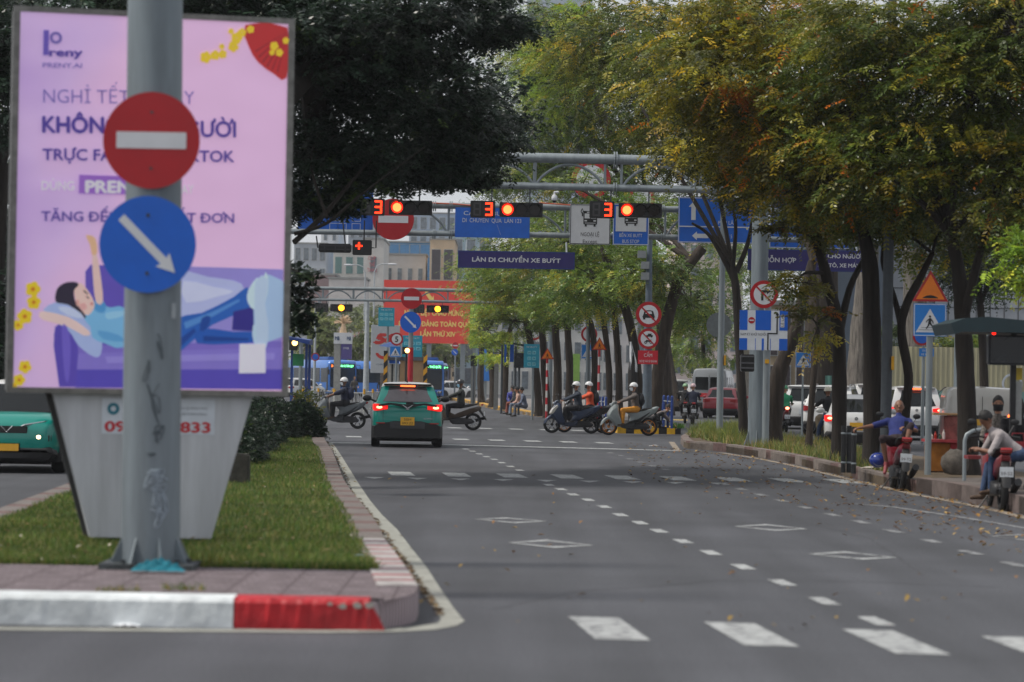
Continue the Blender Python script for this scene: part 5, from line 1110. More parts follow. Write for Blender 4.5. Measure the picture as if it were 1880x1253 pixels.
# ---------------- poles and signs on the right strip
def post(name, label, px, py, h, r, z0=.15, mat=None, lean=0, Y=None, cat='pole', r1=None):
    b = gp(px, py, z0) if Y is None else at(px, py, Y); b.z = z0
    root = thing(name, label, cat, b); pole(root, h, r, r1, mat or GALV, lean=lean); return root, b
r_, b = post('lamp_pole', 'slim grey lamp pole standing in the grass tuft at the strip nose', 1321, 800, 10.5, .1, mat=GALV, r1=.07)
m = MB(); m.box((.12, -.06, zat(655, b.y) - .15), (.06, .06, .3)); m.build('junction_box', YEL, r_)
Yc = b.y + 3; c = at(1320, 597, Yc); q = thing('round_sign', 'grey back of a round sign half hidden by the lamp pole', 'road sign', (c.x, c.y, 0)); disc_part(q, 'sign_back', 0, c.z, 23 * mpp(Yc), BACK, 0, .01); pole(q, c.z, .035, mat=GALV, y=.03)
r_, b = post('dark_lamp_pole', 'dark lamp pole right of the thick straight tree trunk', 1625, 862, 9, 9.5 * mpp(60), mat=DPOLE, r1=.08); m = MB(); m.box((.1, -.1, zat(655, b.y) - .15), (.05, .05, .26)); m.build('junction_box', YEL, r_)
r_, b = post('sign_pole', 'thin grey pole beside the gantry pole with the lane plan board', 1405, 820, zat(530, 70), 6.5 * mpp(70), Y=70.2); b_ = b; kk = mpp(b.y)
cz = lambda py: zat(py, b_.y, 1402) - .15
ban_sign(r_, at(1402, 541, b.y).x - b.x, cz(541), 25.5 * kk, 'turn', -.1)
def plan_board(root, x, z, k, y):
    d = poly_part(root, 'lane_plan_board', rect(x - 44 * k, z - 36.5 * k, x + 44 * k, z + 36.5 * k), M('plan_white', (206, 210, 216), .45, noise=.04), y, .01)
    blue = MB()
    for q in ((-44, 0, -29.5, 36.5), (-15, 0, 13.5, 36.5), (29, 0, 44, 36.5), (-44, -36.5, -29.5, -15), (-15, -36.5, -14, -15), (-3, -36.5, 1, -15), (12.5, -36.5, 13.5, -15), (29, -36.5, 44, -15)): blue.poly(rect(x + q[0] * k, z + q[1] * k, x + q[2] * k, z + q[3] * k), y - .01, .002)
    blue.build('blue_field', SBLUE, d); m = MB(); m.poly([(x + p * k, z + q * k) for p, q in ((7, -36), (9.5, -36), (9.5, -7), (26, -7), (26, 28), (28.5, 28), (24.8, 34), (21.5, 28), (23.5, 28), (23.5, -4.6), (7, -4.6))], y - .013, .002); m.build('route_line', SBLK, d)
    mm = MB(); mm.disc((x - 22 * k, y - .012, z + 18 * k), 6 * k, .003, 20); nd = mm.build('no_entry_mark', SRED, d); poly_part(nd, 'bar', rect(x - 26 * k, z + 16.8 * k, x - 18 * k, z + 19.2 * k), SWHITE, y - .014, .001)
    text(d, 'lettering', 'NAM KỲ KHỞI NGHĨA', x - 18 * k, z - 7.5 * k, 5 * k, SBLK, y - .012, w=48 * k)
    poly_part(d, 'street_plate', rect(x + 31 * k, z + 6 * k, x + 38 * k, z + 29 * k), SWHITE, y - .0135, .001); text(d, 'lettering', 'LÊ LAI', x + 34.5 * k, z + 17.5 * k, 4.5 * k, SBLK, y - .017, w=20 * k, ry=PI / 2)
plan_board(r_, at(1401, 607, b.y).x - b.x, cz(607), kk, -.1)
m = MB(); m.box((.0, -.1, cz(664)), (.1, .06, .1)); m.build('junction_box', YEL, r_)
r_, b = post('crossing_sign_post', 'small blue pedestrian crossing sign behind the thin young trunk', 1472, 812, zat(648, 86) - .15, .03, Y=86); cross_square(r_, 0, zat(661, 86, 1472) - .15, 28 * mpp(86), -.04)
r_, b = post('crossing_sign_post', 'grey post with the speed hump triangle above the blue walking figure square', 1703, 872, zat(505, 51) - .15, .06, mat=GALV); kk = mpp(b.y)
warn_tri(r_, at(1707, 532, b.y).x - b.x, zat(535, b.y, 1707) - .15, 66 * kk, 'hump', -.08); cross_square(r_, at(1706, 588, b.y).x - b.x, zat(588, b.y, 1706) - .15, 60 * kk, -.08)
r_, b = post('no_parking_post', 'round blue red rimmed sign and blue bus plate behind the crossing sign post', 1693, 800, 3.2, .05, z0=0, Y=84); kk = mpp(84)
disc_part(r_, 'no_parking_sign', at(1692, 620, 84).x - b.x, zat(618, 84, 1692), 17 * kk, SRED, -.06); disc_part(r_, 'sign_face', at(1692, 620, 84).x - b.x, zat(618, 84, 1692), 13 * kk, SBLUE, -.066)
poly_part(r_, 'bus_plate', [(at(1697, 0, 84).x - b.x + u * kk * 27, zat(655, 84, 1700) + v * 15 * kk) for u, v in ((0, 0), (1, 0), (1, 1), (0, 1))], M('crossing_blue'), -.06)
text(r_, 'lettering', 'DỪNG', at(1710, 0, 84).x - b.x, zat(644, 84, 1700), 3.5 * kk, SWHITE, -.068); text(r_, 'lettering', 'XE BUÝT', at(1710, 0, 84).x - b.x, zat(651, 84, 1700), 3.5 * kk, SWHITE, -.068)
# black box beside the gantry pole, reading as a signal from the side
c = at(1372, 667, 69); o = thing('signal_box', 'black signal seen from the side next to the gantry pole', 'traffic light', c); MB().box((0, 0, 0), (.32, .3, .42)).build('housing', BLACK, o, bevel=.02); m = MB(); [m.box((-.02, -.16, q), (.34, .05, .03)) for q in (.16, .0, -.12)]; m.build('visor', M('visor_grey', (88, 88, 92), .5), o)
# junction signs: round no car / no motorcycle / red plate on grey pole
r_, b = post('prohibition_sign_post', 'grey pole with round no car sign, smaller no motorcycle sign and red plate', 1187, 787, 6.5, .17, mat=M('blue_grey_pole', (92, 104, 116), .5, .3), r1=.09); kk = mpp(b.y); zz = lambda py: zat(py, b.y, 1187) - .15
ban_sign(r_, 0, zz(578), 23.5 * kk, 'car', -.2); ban_sign(r_, 0, zz(622.5), 19 * kk, 'bike', -.2)
pl_ = poly_part(r_, 'red_plate', rect(-18.5 * kk, zz(669), 18 * kk, zz(644)), M('plate_red', (188, 24, 44), .45, noise=.05), -.2, .006); text(pl_, 'lettering', 'CẤM', 0, zz(652.5), 6.5 * kk, SWHITE, -.21, w=15 * kk); text(pl_, 'lettering', 'XE 02 VÀ 03 BÁNH', 0, zz(663.5), 4.4 * kk, SWHITE, -.21, w=32 * kk)
for i, (px, py) in enumerate(((1178, 468), (1184, 488), (1184, 508))): m = MB(); m.box((at(px, py, b.y).x - b.x, -.15, zz(py)), (.28, .2, .25)); m.build('equipment_box', M('box_light', (134, 138, 140), .5), r_, bevel=.01)
# striped warning posts
RW = [M('post_red', (186, 30, 44), .5), M('post_white', (208, 206, 204), .5)]
def striped(label, px, py, top, tri_py, tri_w, Y=None, group=None, rtop=None):
    b = gp(px, py, .15); Y = b.y; root = thing('warning_post', label, 'road sign', b, 0, 'striped posts with orange triangles'); kk = mpp(Y); H = zat(top, Y, px) - .15
    m = MB(); n = 9
    for i in range(n): m.cur = i % 2; m.tube([(0, 0, H * i / n), (0, 0, H * (i + 1) / n)], .045, 12, cap=(i == n - 1))
    m.build('pole', RW, root); warn_tri(root, 0, zat(tri_py, Y, px) - .15, tri_w * kk, 'ped', -.06)
striped('striped red and white post with an orange pedestrian triangle, farther left one', 1003, 768, 655, 653, 24); striped('striped red and white post with an orange pedestrian triangle, nearer right one', 1098, 779, 640, 635, 27)
b = at(1078, 770, 121); r_, b = post('crossing_sign_post', 'blue crossing sign and red circle sign partly behind island trunks', 1080, 770, 4.6, .07, Y=121); kk = mpp(121); cross_square(r_, -2 * kk, zat(646, 121, 1078) - .15, 26 * kk, -.08); ban_sign(r_, -1 * kk, zat(614, 121, 1078) - .15, 15 * kk, 'five', -.08, slash=False)
r_, b = post('speed_sign_post', 'large red rimmed sign among leaves above the teal bus board', 978, 760, 5.4, .07, Y=130); kk = mpp(130); ban_sign(r_, 0, zat(610, 130, 978) - .15, 15 * kk, 'none', -.08, slash=False)
# big red circle behind gantry arch
c = at(1085, 330, 112); r_ = thing('round_sign', 'big red rimmed round sign glimpsed through the gantry arch', 'road sign', (c.x, c.y, .1)); ban_sign(r_, 0, c.z - .1, 36 * mpp(112), 'none', 0, slash=False); pole(r_, c.z, .08, mat=GALV, y=.12)
c = at(1178, 365, 116); r_ = thing('round_sign', 'red ring sign glimpsed in orange leaves right of the arch', 'road sign', (c.x, c.y, .1)); ban_sign(r_, 0, c.z - .1, 24 * mpp(116), 'none', 0, slash=False); pole(r_, c.z, .08, mat=GALV, y=.12)
# white cloth banner by the island
c = gp(1160, 782, .15); r_ = thing('flag', 'furled white cloth flag on a dark stand between island trunks', 'flag', c); kk = mpp(c.y)
m = MB(); n = 10; vs = []
for i in range(n + 1):
    t = i / n; z = (zat(624, c.y) + (zat(676, c.y) - zat(624, c.y)) * t); w0 = 1 - 4 * t; w1 = 3 + 10 * min(1, t * 1.3)
    for j in range(5): vs.append((((-7 + 1.5 * t) + (w1 + 1) * j / 4) * kk, .05 * math.sin(j * 2 + t * 5), z - .15 - (j / 4) * t * 4 * kk))
m.add(vs, [(i * 5 + j, i * 5 + j + 1, (i + 1) * 5 + j + 1, (i + 1) * 5 + j) for i in range(n) for j in range(4)]); m.build('cloth', M('flag_white', (216, 218, 222), .8), r_)
m = MB(); m.tube([(0, .08, 0), (-.02, .08, zat(626, c.y))], .03, 8); m.tube([(.03, .1, .0), (.0, .1, 1.9), (.0, .1, 2.6)], [.16, .17, .08], 10); m.build('stand', M('stand_dark', (40, 38, 38), .8), r_)
# blue railings on the nose block
BR = M('railing_blue', (30, 62, 132), .45)
def railing(label, pxs, h_px, mat, group, z0=.24, rails=3, ypix=790):
    b0 = gp(pxs[0][0], pxs[0][1], z0); root = thing('railing', label, 'railing', b0, 0, group); P = [gp(x, y, z0) - b0 for x, y in pxs]; H = h_px * mpp(b0.y)
    for p in P: m = MB(); m.tube([(p.x, p.y, 0), (p.x, p.y, H)], .045, 10); m.ball((p.x, p.y, H), .045, 8, 4); m.build('post', mat, root)
    for k in range(rails): z = H * (.25 + .6 * k / max(1, rails - 1)); m = MB(); m.tube([(p.x, p.y, z) for p in P], .02, 8); m.build('rail', GALV, root)
railing('blue post railing at the tip of the striped nose block', [(1218, 784), (1226, 786), (1233, 787)], 56, BR, 'blue railings')
railing('blue post railing left of the no car sign pole', [(1100, 780), (1106, 781), (1112, 782)], 50, BR, 'blue railings', .15)
railing('row of blue posts behind the no car sign pole', [(1192, 775), (1197, 775.5), (1203, 776), (1209, 776.5), (1214, 777)], 34, BR, 'blue railings', .15)
# black bollard trio on the strip
for i, (px, py) in enumerate(((1548, 868), (1558, 868), (1567, 870))):
    c = gp(px, py, .15); r_ = thing('bollard', ('left', 'middle', 'right')[i] + ' of the three black bollards in front of the white car', 'bollard', c, 0, 'black bollards on the strip'); H = 86 * mpp(c.y)
    MB().tube([(0, 0, 0), (0, 0, H)], .045, 12).build('post', BLACK, r_); m = MB(); [m.lathe([(.047, z), (.052, z + .015), (.047, z + .03)], seg=12) for z in (H * .2, H * .82)]; m.build('ring', GALV, r_)
# ================================================================ BACKGROUND: buildings, hoardings, shelters
GLS = M('window_glass_haze_tint', (104, 114, 122), .12, 0, noise=.3, nscale=2, spec=.8)  # panes paled in their base colour to stand for distance haze
def block(name, label, x0, x1, ytop, Y, depth, rgb, rows=0, cols=0, win=None, cat='building', rough=.8, mortar=None, ybot=None, wmat=None, wfrac=.6, hfrac=.6):
    a = at(x0, ytop, Y); b = at(x1, ytop, Y); H = a.z; z0 = 0 if ybot is None else zat(ybot, Y); w = b.x - a.x
    root = thing(name, label, cat, ((a.x + b.x) / 2, Y, z0)); H -= z0
    MB().box((0, depth / 2, H / 2), (w, depth, H)).build('wall', M('wall_%d_%d_%d' % rgb, rgb, rough, noise=.08, nscale=.6), root)
    MB().box((0, depth / 2, H + .12), (w + .3, depth + .3, .24)).build('roof', M('roof_slab', (150, 150, 148), .9), root)
    if rows and cols:
        for i in range(rows):
            for j in range(cols):
                cx = -w / 2 + w * (j + .5) / cols; cz = H * (i + .5) / rows; ww = w / cols * wfrac; hh = H / rows * hfrac
                f = MB().box((cx, -.03, cz), (ww + .12, .06, hh + .12)).build('window', M('win_frame', (186, 186, 184), .7), root)
                MB().box((cx, -.07, cz), (ww, .03, hh)).build('pane', wmat or GLS, f)
    return root
k = 1
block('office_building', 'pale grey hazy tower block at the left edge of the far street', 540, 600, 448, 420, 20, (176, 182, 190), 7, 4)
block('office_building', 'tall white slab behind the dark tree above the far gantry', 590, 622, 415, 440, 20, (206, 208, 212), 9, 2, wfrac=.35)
block('office_building', 'building with a teal glass stair bay under the red cross signal', 612, 672, 462, 400, 18, (198, 196, 190), 5, 3, wmat=M('glass_teal', (92, 128, 126), .2))
b1 = block('shop_building', 'narrow white building with vertical red lettering', 668, 705, 440, 380, 16, (204, 200, 194), 3, 1, wfrac=.3, hfrac=.3)
SR = M('shop_red', (196, 70, 80), .6)
for i, s in enumerate(('CÚP', 'THỂ', 'THAO')): p = at(683, (474, 486, 496)[i], 379.6); text(b1, 'lettering', s, p.x - b1.location.x, p.z, 7.5 * mpp(380), SR, y=-.4, w=(14, 11, 18)[i] * mpp(380))
block('office_building', 'building clad in bright blue panels with roof terraces', 696, 790, 445, 430, 20, (82, 150, 196), 4, 5, wmat=M('glass_blue', (76, 138, 188), .25), wfrac=.9, hfrac=.9)
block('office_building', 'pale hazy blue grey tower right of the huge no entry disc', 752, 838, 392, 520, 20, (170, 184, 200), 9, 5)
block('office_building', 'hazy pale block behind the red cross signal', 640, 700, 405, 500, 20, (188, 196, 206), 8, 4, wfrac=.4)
block('terrace_building', 'pale low roof terrace in front of the blue clad building', 706, 782, 468, 405, 8, (196, 192, 188), 2, 4, wfrac=.4)
block('shop_building', 'cream and dark windowed building left of the purple lane board', 790, 835, 440, 400, 20, (212, 184, 150), 3, 2, wmat=M('glass_dark', (70, 62, 66), .3), wfrac=.7)
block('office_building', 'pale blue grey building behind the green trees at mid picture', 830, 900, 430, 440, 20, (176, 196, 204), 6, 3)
block('office_building', 'long pale facade behind the bus stop trees', 880, 1110, 560, 300, 12, (190, 190, 186), 3, 12)
block('shop_building', 'white building between the island trunks and the right road', 1080, 1260, 520, 320, 12, (206, 202, 200), 4, 8)
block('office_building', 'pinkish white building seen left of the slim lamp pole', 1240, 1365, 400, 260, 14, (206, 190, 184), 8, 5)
block('office_building', 'pale tower rising behind the leaves at the top centre', 970, 1090, -120, 380, 20, (176, 186, 198), 14, 6)
block('office_building', 'beige pillared building behind the small crossing sign', 1410, 1530, 560, 150, 10, (168, 150, 124), 2, 5, wmat=M('glass_dark'), wfrac=.5, hfrac=.8)
block('house', 'low grey terracotta trimmed wall block above the far gantry', 560, 615, 505, 360, 10, (150, 128, 128), 1, 3, wfrac=.3)
block('shop_building', 'terrace front with a red striped balcony behind the far gantry', 604, 672, 512, 350, 8, (206, 200, 196), 1, 9, wmat=M('balcony_red', (196, 150, 146), .7), wfrac=.4, hfrac=.08)
# tiled white building on the right
tb_ = block('tiled_building', 'tall building clad in square white panels at the right', 1630, 1990, 250, 150, 12, (164, 168, 174), 0, 0)
m = MB(); kk = mpp(150); w = 360 * kk
for i in range(14): m.box((-w / 2 + w * (i + .5) / 14, -.02, 7), (.05, .04, 14))
for i in range(13): m.box((0, -.021, 1 + i * .98 * 1.0), (w, .04, .05))
m.build('panel_joint', M('joint_dark', (88, 90, 94), .8), tb_)
block('tiled_building', 'dark glass slab between the street trees and tiled building', 1520, 1632, 330, 145, 10, (72, 84, 98), 0, 0, rough=.3)
# hoardings
def hoarding(label, x0, x1, ytop, ybot_px, Y, rgbt, rgbb, split, group=None, graf=0):
    a = at(x0, ytop, Y); b = at(x1, ytop, Y); w = b.x - a.x; root = thing('hoarding', label, 'fence', ((a.x + b.x) / 2, Y, 0), 0, group); H = a.z; n = int(w / .18)
    for nm, z0, z1, rgb in (('upper_sheet', H * split, H, rgbt), ('lower_sheet', 0, H * split, rgbb)):
        m = MB(); vs = []
        for i in range(n * 2 + 1):
            x = -w / 2 + w * i / (2 * n); y = .03 if (i // 1) % 2 else 0; vs += [(x, y, z0), (x, y, z1)]
        m.add(vs, [(2 * i, 2 * i + 2, 2 * i + 3, 2 * i + 1) for i in range(2 * n)]); m.build(nm, M('sheet_%d' % rgb[0] + '_%d' % rgb[1], rgb, .6, .0, noise=.15, nscale=3, streak=True), root)
    if graf:
        random.seed(5)
        for col, nn in (((52, 46, 56), 30), ((148, 70, 90), 8), ((190, 196, 204), 8)):
            g_ = MB()
            for q in range(nn):
                cx = random.uniform(-w / 2 * .95, w / 2 * .95); cz = H * random.uniform(.12, .5); s = random.uniform(.06, .3)
                P = smooth_poly([(cx + random.uniform(-s, s), cz + random.uniform(-s, s) * 1.1) for _ in range(6)], 4)[:-4]; g_.tube([(x, -.02, z) for x, z in P], random.uniform(.008, .022), 4)
            g_.build('graffiti', M('graf_%d' % col[0], col, .7), root)
        g_ = MB(); p = at(1858, 705, Y); g_.ring((p.x - root.location.x, -.02, p.z), 15 * mpp(Y), 19 * mpp(Y), .01, 30); g_.build('graffiti', M('graf_190'), root)
    return root
hoarding('corrugated hoarding, cream above and teal below, covered in graffiti', 1628, 1960, 636, 760, 104, (164, 158, 128), (122, 160, 152), .5, graf=1)
hoarding('green corrugated fence behind the white cars', 1515, 1640, 690, 760, 116, (86, 132, 122), (84, 128, 118), .5)
hoarding('pale block wall seen right of the grey van', 1352, 1420, 640, 760, 190, (170, 160, 148), (160, 152, 142), .5)
# red propaganda hoarding with yellow words
Yr = 235; a = at(705, 514, Yr); b = at(872, 632, Yr); rh = thing('red_hoarding', 'huge salmon red hoarding with pale yellow slogan lettering', 'billboard', ((a.x + b.x) / 2, Yr, 0)); kk = mpp(Yr)
MB().box((0, .1, (a.z + b.z) / 2), (b.x - a.x, .2, a.z - b.z)).build('panel', M('hoarding_red', (232, 70, 58), .5, noise=.05, nscale=.5), rh)
[MB().box((q, .3, b.z / 2), (.4, .3, b.z)).build('leg', GALV, rh) for q in (-2.8, 0, 2.8)]
YT = M('slogan_yellow', (248, 214, 120), .5, noise=0)
for s, x0, x1, yy, hh in (('NHIỆT LIỆT CHÀO MỪNG', 743, 850, 574, 10), ('ĐẠI HỘI ĐẢNG TOÀN QUỐC', 732, 872, 594, 9.5), ('LẦN THỨ XIV', 772, 836, 613, 9.5)):
    p0 = at(x0, yy, Yr); p1 = at(x1, yy, Yr); text(rh, 'lettering', s, (p0.x + p1.x) / 2 - rh.location.x, p0.z, hh * kk * .95, YT, y=-.02, w=p1.x - p0.x, bold=.03)
p = at(790, 545, Yr); m = MB(); m.poly([(p.x - rh.location.x + q * kk, p.z + v * kk) for q, v in ((-8, 14), (4, -2), (6, 3), (7, -12), (-6, -10), (-1, -7), (-10, 6))], -.02, .01); m.build('emblem', YT, rh)
# green-and-teal boards behind mid trees
for (x0, y0, x1, y1, Y_, rgb, lab) in ((863, 560, 880, 640, 200, (120, 160, 70), 'green advertising panel behind the farthest island trunk'), (878, 640, 905, 700, 190, (40, 120, 206), 'blue bus side poster behind the island trunks'), (1052, 650, 1064, 700, 190, (120, 60, 150), 'purple poster behind the forked trunk')):
    c0 = at(x0, y0, Y_); c1 = at(x1, y1, Y_); r_ = thing('street_poster', lab, 'advertising panel', ((c0.x + c1.x) / 2, Y_, 0)); MB().box((0, 0, (c0.z + c1.z) / 2), (c1.x - c0.x, .2, c0.z - c1.z)).build('panel', M('poster_%d' % rgb[0], rgb, .5), r_); MB().box((0, .1, c0.z / 2), (.2, .15, c0.z)).build('leg', GALV, r_)
# teal bus number boards
def teal_board(label, x0, y0, x1, y1, Y, rows, head=None, curve=False, rz=0):
    a = at(x0, y0, Y); b = at(x1, y1, Y); w = b.x - a.x; h = a.z - b.z; kk = mpp(Y); r_ = thing('bus_number_board', label, 'bus sign', ((a.x + b.x) / 2, Y, 0), rz, 'teal bus number boards'); zc_ = (a.z + b.z) / 2
    MB().box((0, 0, zc_), (w, .06, h)).build('panel', STEAL, r_, bevel=.01); MB().tube([(w * .1, .06, 0), (w * .1, .06, zc_)], .05, 10).build('pole', GALV, r_)
    if head: text(r_, 'lettering', head, 0, zc_ + h / 2 - h * .12, h * .07, SWHITE, y=-.035, w=w * .7)
    for i, row in enumerate(rows):
        z = zc_ + h * .5 - h * (.36 + .24 * i)
        for j, s in enumerate(row):
            x = (j - (len(row) - 1) / 2) * w * .3; poly_part(r_, 'number_frame', rrect(x - w * .12, z - h * .075, x + w * .12, z + h * .075, h * .03), M('teal_light', (120, 196, 210), .5), -.031, .002); text(r_, 'lettering', s, x, z, h * .075, M('board_navy', (24, 66, 110), .5), y=-.036, w=w * .15)
    return r_
teal_board('teal bus number board half behind island trunks', 962, 632, 990, 676, 121, [('04', '18'), ('31', '36'), ('93', '109')], 'XE BUÝT')
teal_board('upper teal bus number board left of the far no entry post', 695, 565, 724, 600, 128, [('01', '03', '19'), ('20', '36', '52')], 'XE BUÝT')
teal_board('larger teal bus number board right behind the far no entry post', 739, 616, 775, 657, 112, [('03', '19', '20'), ('36', '53', '88')], 'TRẠM XE BUÝT')
# tilted 50 poster lightbox
c0 = at(682, 597, 135); c1 = at(733, 686, 135); r_ = thing('poster_stand', 'white standing poster with a red number 50 on a concrete foot', 'advertising sign', ((c0.x + c1.x) / 2, 135, 0), math.radians(6)); w = c1.x - c0.x; h = c0.z - c1.z; zc_ = (c0.z + c1.z) / 2
MB().box((0, .1, zc_), (w, .2, h)).build('panel', M('poster_pale', (186, 190, 194), .5, noise=.06), r_, bevel=.02); PR = M('fifty_red', (206, 60, 56), .5)
text(r_, 'number', '50', .02, zc_ + h * .22, h * .2, PR, y=-.01, w=w * .78, bold=.06, shear=.25); m = MB(); m.add([(x, -.006, z) for x, z in [(w * .34 * math.cos(a), zc_ - h * .08 + h * .14 * math.sin(a)) for a in np.linspace(PI, 2 * PI, 10)] + [(w * .24 * math.cos(a), zc_ - h * .08 + h * .07 * math.sin(a)) for a in np.linspace(2 * PI, PI, 10)]], [tuple(range(20))]); m.build('smile_band', PR, r_)
text(r_, 'lettering', 'CHÀO MỪNG', 0, zc_ - h * .32, h * .035, M('board_navy'), y=-.01, w=w * .6); MB().box((0, .1, (zc_ - h / 2) / 2), (w * .3, .2, zc_ - h / 2)).build('foot', KC, r_)
# bank totem with the firework shaped top
c0 = at(613, 611, 190); c1 = at(646, 632, 190); r_ = thing('totem', 'white and purple bank totem topped by a golden firework ornament', 'advertising sign', ((c0.x + c1.x) / 2, 190, 0)); w = c1.x - c0.x; kk = mpp(190)
MB().box((0, .3, (c0.z + c1.z) / 2), (w, .6, c0.z - c1.z)).build('panel', SWHITE, r_); text(r_, 'lettering', 'MB', -w * .3, (c0.z + c1.z) / 2, 7 * kk, M('board_navy'), y=-.03, w=w * .24, bold=.03); text(r_, 'lettering', 'MB', w * .34, (c0.z + c1.z) / 2, 7 * kk, M('board_navy'), y=-.03, w=w * .22, bold=.03)
MB().box((w * .2, .3, zat(650, 190)), (w * .58, .5, 30 * kk)).build('panel', M('totem_purple', (84, 74, 140), .5), r_); MB().box((-w * .3, .3, c1.z / 2), (w * .36, .5, c1.z)).build('foot', M('totem_stone', (150, 150, 146), .7), r_)
text(r_, 'lettering', 'MB', 0 + w * .2, zat(645, 190), 3.5 * kk, SWHITE, y=0, w=w * .3)
m = MB(); random.seed(2)
for i in range(40): a = random.uniform(0.15, PI - .15); L_ = random.uniform(10, 18) * kk; y = random.uniform(-.4, .6); m.tube([(0, .3, zat(600, 190)), (L_ * .6 * math.cos(a) * .9, .3 + y * .5, zat(600, 190) + L_ * .7 * math.sin(a)), (L_ * math.cos(a), .3 + y, zat(602, 190) + L_ * 1.1 * math.sin(a))], [.05, .03, .03], 4)
m.tube([(0, .3, c0.z), (0, .3, zat(600, 190))], [.25, .12], 8); m.build('ornament', M('ornament_gold', (206, 176, 142), .6), r_)
# far lamp poles
def lamp_pole(label, px, ptop, Y, r, arm=0, mat=None, pbase=None):
    b = at(px, 700, Y); r_ = thing('street_lamp', label, 'street lamp', (b.x, Y, 0)); H = zat(ptop, Y, px); pole(r_, H, r, r * .6, mat or M('pale_pole', (176, 182, 186), .5, .2))
    for sg in ((1,) if arm > 0 else (-1,) if arm < 0 else ()):
        L_ = abs(arm); m = MB(); m.tube([(0, 0, H - .1), (sg * L_ * .15, 0, H + L_ * .35), (sg * L_ * .5, 0, H + L_ * .5), (sg * L_, 0, H + L_ * .5)], .05, 8); m.build('arm', M('pale_pole'), r_); m = MB(); m.ball((sg * (L_ + .3), 0, H + L_ * .5 - .02), (.5, .16, .1)); m.build('lamp_head', SWHITE, r_, smooth=True)
lamp_pole('slim pale lamp pole left of the bank totem', 577, 555, 170, .09); lamp_pole('thick white pole behind the tilted poster', 672, 552, 150, .17)
lamp_pole('far curved street lamp bending left over the rooftops', 667, 500, 300, .12, -1.5); lamp_pole('far curved street lamp bending right beside the red lettering', 684, 498, 290, .12, 1.5)
lamp_pole('thin pole behind the seated group on the island', 945, 480, 150, .1)
r_, b = post('no_parking_post', 'small blue round sign on the slim pole left of the buses', 578, 735, 1, .02, z0=0, Y=160); b.z = 0; disc_part(r_, 'no_parking_sign', 0, zat(662, 160), 7.5 * mpp(160), SRED, -.2); disc_part(r_, 'sign_face', 0, zat(662, 160), 5.5 * mpp(160), SBLUE, -.206); pole(r_, zat(662, 160), .04, mat=GALV, y=-.15)
# far no-entry post and the checkpoint booth
def far_post(label, px, ytop, ybot, Y, r_ne, y1, y2, red=None, r=.05):
    b = at(px, 700, Y); r_ = thing('no_entry_post', label, 'road sign', (b.x, Y, .12)); kk = mpp(Y); pole(r_, zat(ytop, Y), r, mat=GALV)
    no_entry(r_, 0, zat(y1, Y, px) - .12, r_ne * kk, -.09); keep_right(r_, -1 * kk, zat(y2, Y, px) - .12, r_ne * kk, -.09)
    if red: m = MB(); m.tube([(0, 0, zat(red[1], Y)), (0, 0, zat(red[0], Y))], r + .012, 14); m.build('red_sleeve', RW[0], r_)
    return r_
fp = far_post('far post with red no entry disc over blue arrow disc, in front of the booth', 753, 548, 780, 101, 19.3, 548.5, 592, (648, 715), .085)
far_post('farthest small no entry and arrow post under the red hoarding', 835, 636, 700, 215, 6, 635, 647, None, .06)
b = at(727, 700, 104); r_ = thing('speed_sign_post', 'post with speed limit 5 disc above a blue crossing square', 'road sign', (b.x, 104, .12)); kk = mpp(104); ban_sign(r_, 0, zat(623, 104, 727) - .12, 12 * kk, 'five', -.07, slash=False); cross_square(r_, -2 * kk, zat(646, 104, 727) - .12, 20.5 * kk, -.07); pole(r_, zat(625, 104), .035)
c = at(748, 644, 100.5); r_ = thing('warning_lamp', 'glowing amber lamp box fixed beside the red sleeved post', 'lamp', (c.x, c.y, c.z)); MB().box((-.07, 0, 0), (.22, .14, .26)).build('housing', BLACK, r_, bevel=.01); m = MB(); m.disc((0, -.085, 0), .085, .02, 20); m.build('lens', M('amber_core', (255, 200, 110), .4, noise=0, emit=6), r_)
m = MB(); m.tube([(-.04, .1, -.1), (-.05, .1, -c.z + .15)], .03, 8); m.build('pole', BLACK, r_)
Yb = 110; kk = mpp(Yb); bx = at(746, 700, Yb).x; bo_ = thing('checkpoint_booth', 'tan booth with white door between black and yellow striped posts', 'booth', (bx, Yb, .15)); Xb = lambda px: at(px, 680, Yb).x - bx; Zb = lambda py: zat(py, Yb, 745) - .15
MB().box(((Xb(734) + Xb(777)) / 2, .8, Zb(661) / 2), (Xb(777) - Xb(734), 1.5, Zb(661))).build('wall', M('booth_tan', (176, 144, 108), .6, noise=.06), bo_)
MB().box(((Xb(741) + Xb(750)) / 2, .03, Zb(664) / 2), (Xb(746) - Xb(741), .02, Zb(664))).build('trim', M('booth_trim', (146, 118, 88), .6), bo_)
MB().box(((Xb(713) + Xb(733)) / 2, .85, Zb(669) / 2), (Xb(733) - Xb(713), 1.4, Zb(669))).build('door', M('booth_door', (186, 188, 184), .5), bo_)
m = MB(); m.box(((Xb(719) + Xb(721)) / 2, .1, Zb(669) / 2), (.06, .05, Zb(669))); m.build('door_gap', BLACK, bo_)
MB().box(((Xb(712) + Xb(778)) / 2, .8, Zb(659)), (Xb(778) - Xb(712), 1.7, .14)).build('roof', M('booth_roof', (84, 88, 96), .6), bo_)
MB().box(((Xb(714) + Xb(732)) / 2, .1, Zb(663)), (Xb(732) - Xb(714), .1, .22)).build('name_panel', SBLUE, bo_)
YK2 = [M('stripe_yellow', (226, 164, 40), .5), M('stripe_black', (30, 30, 32), .5)]
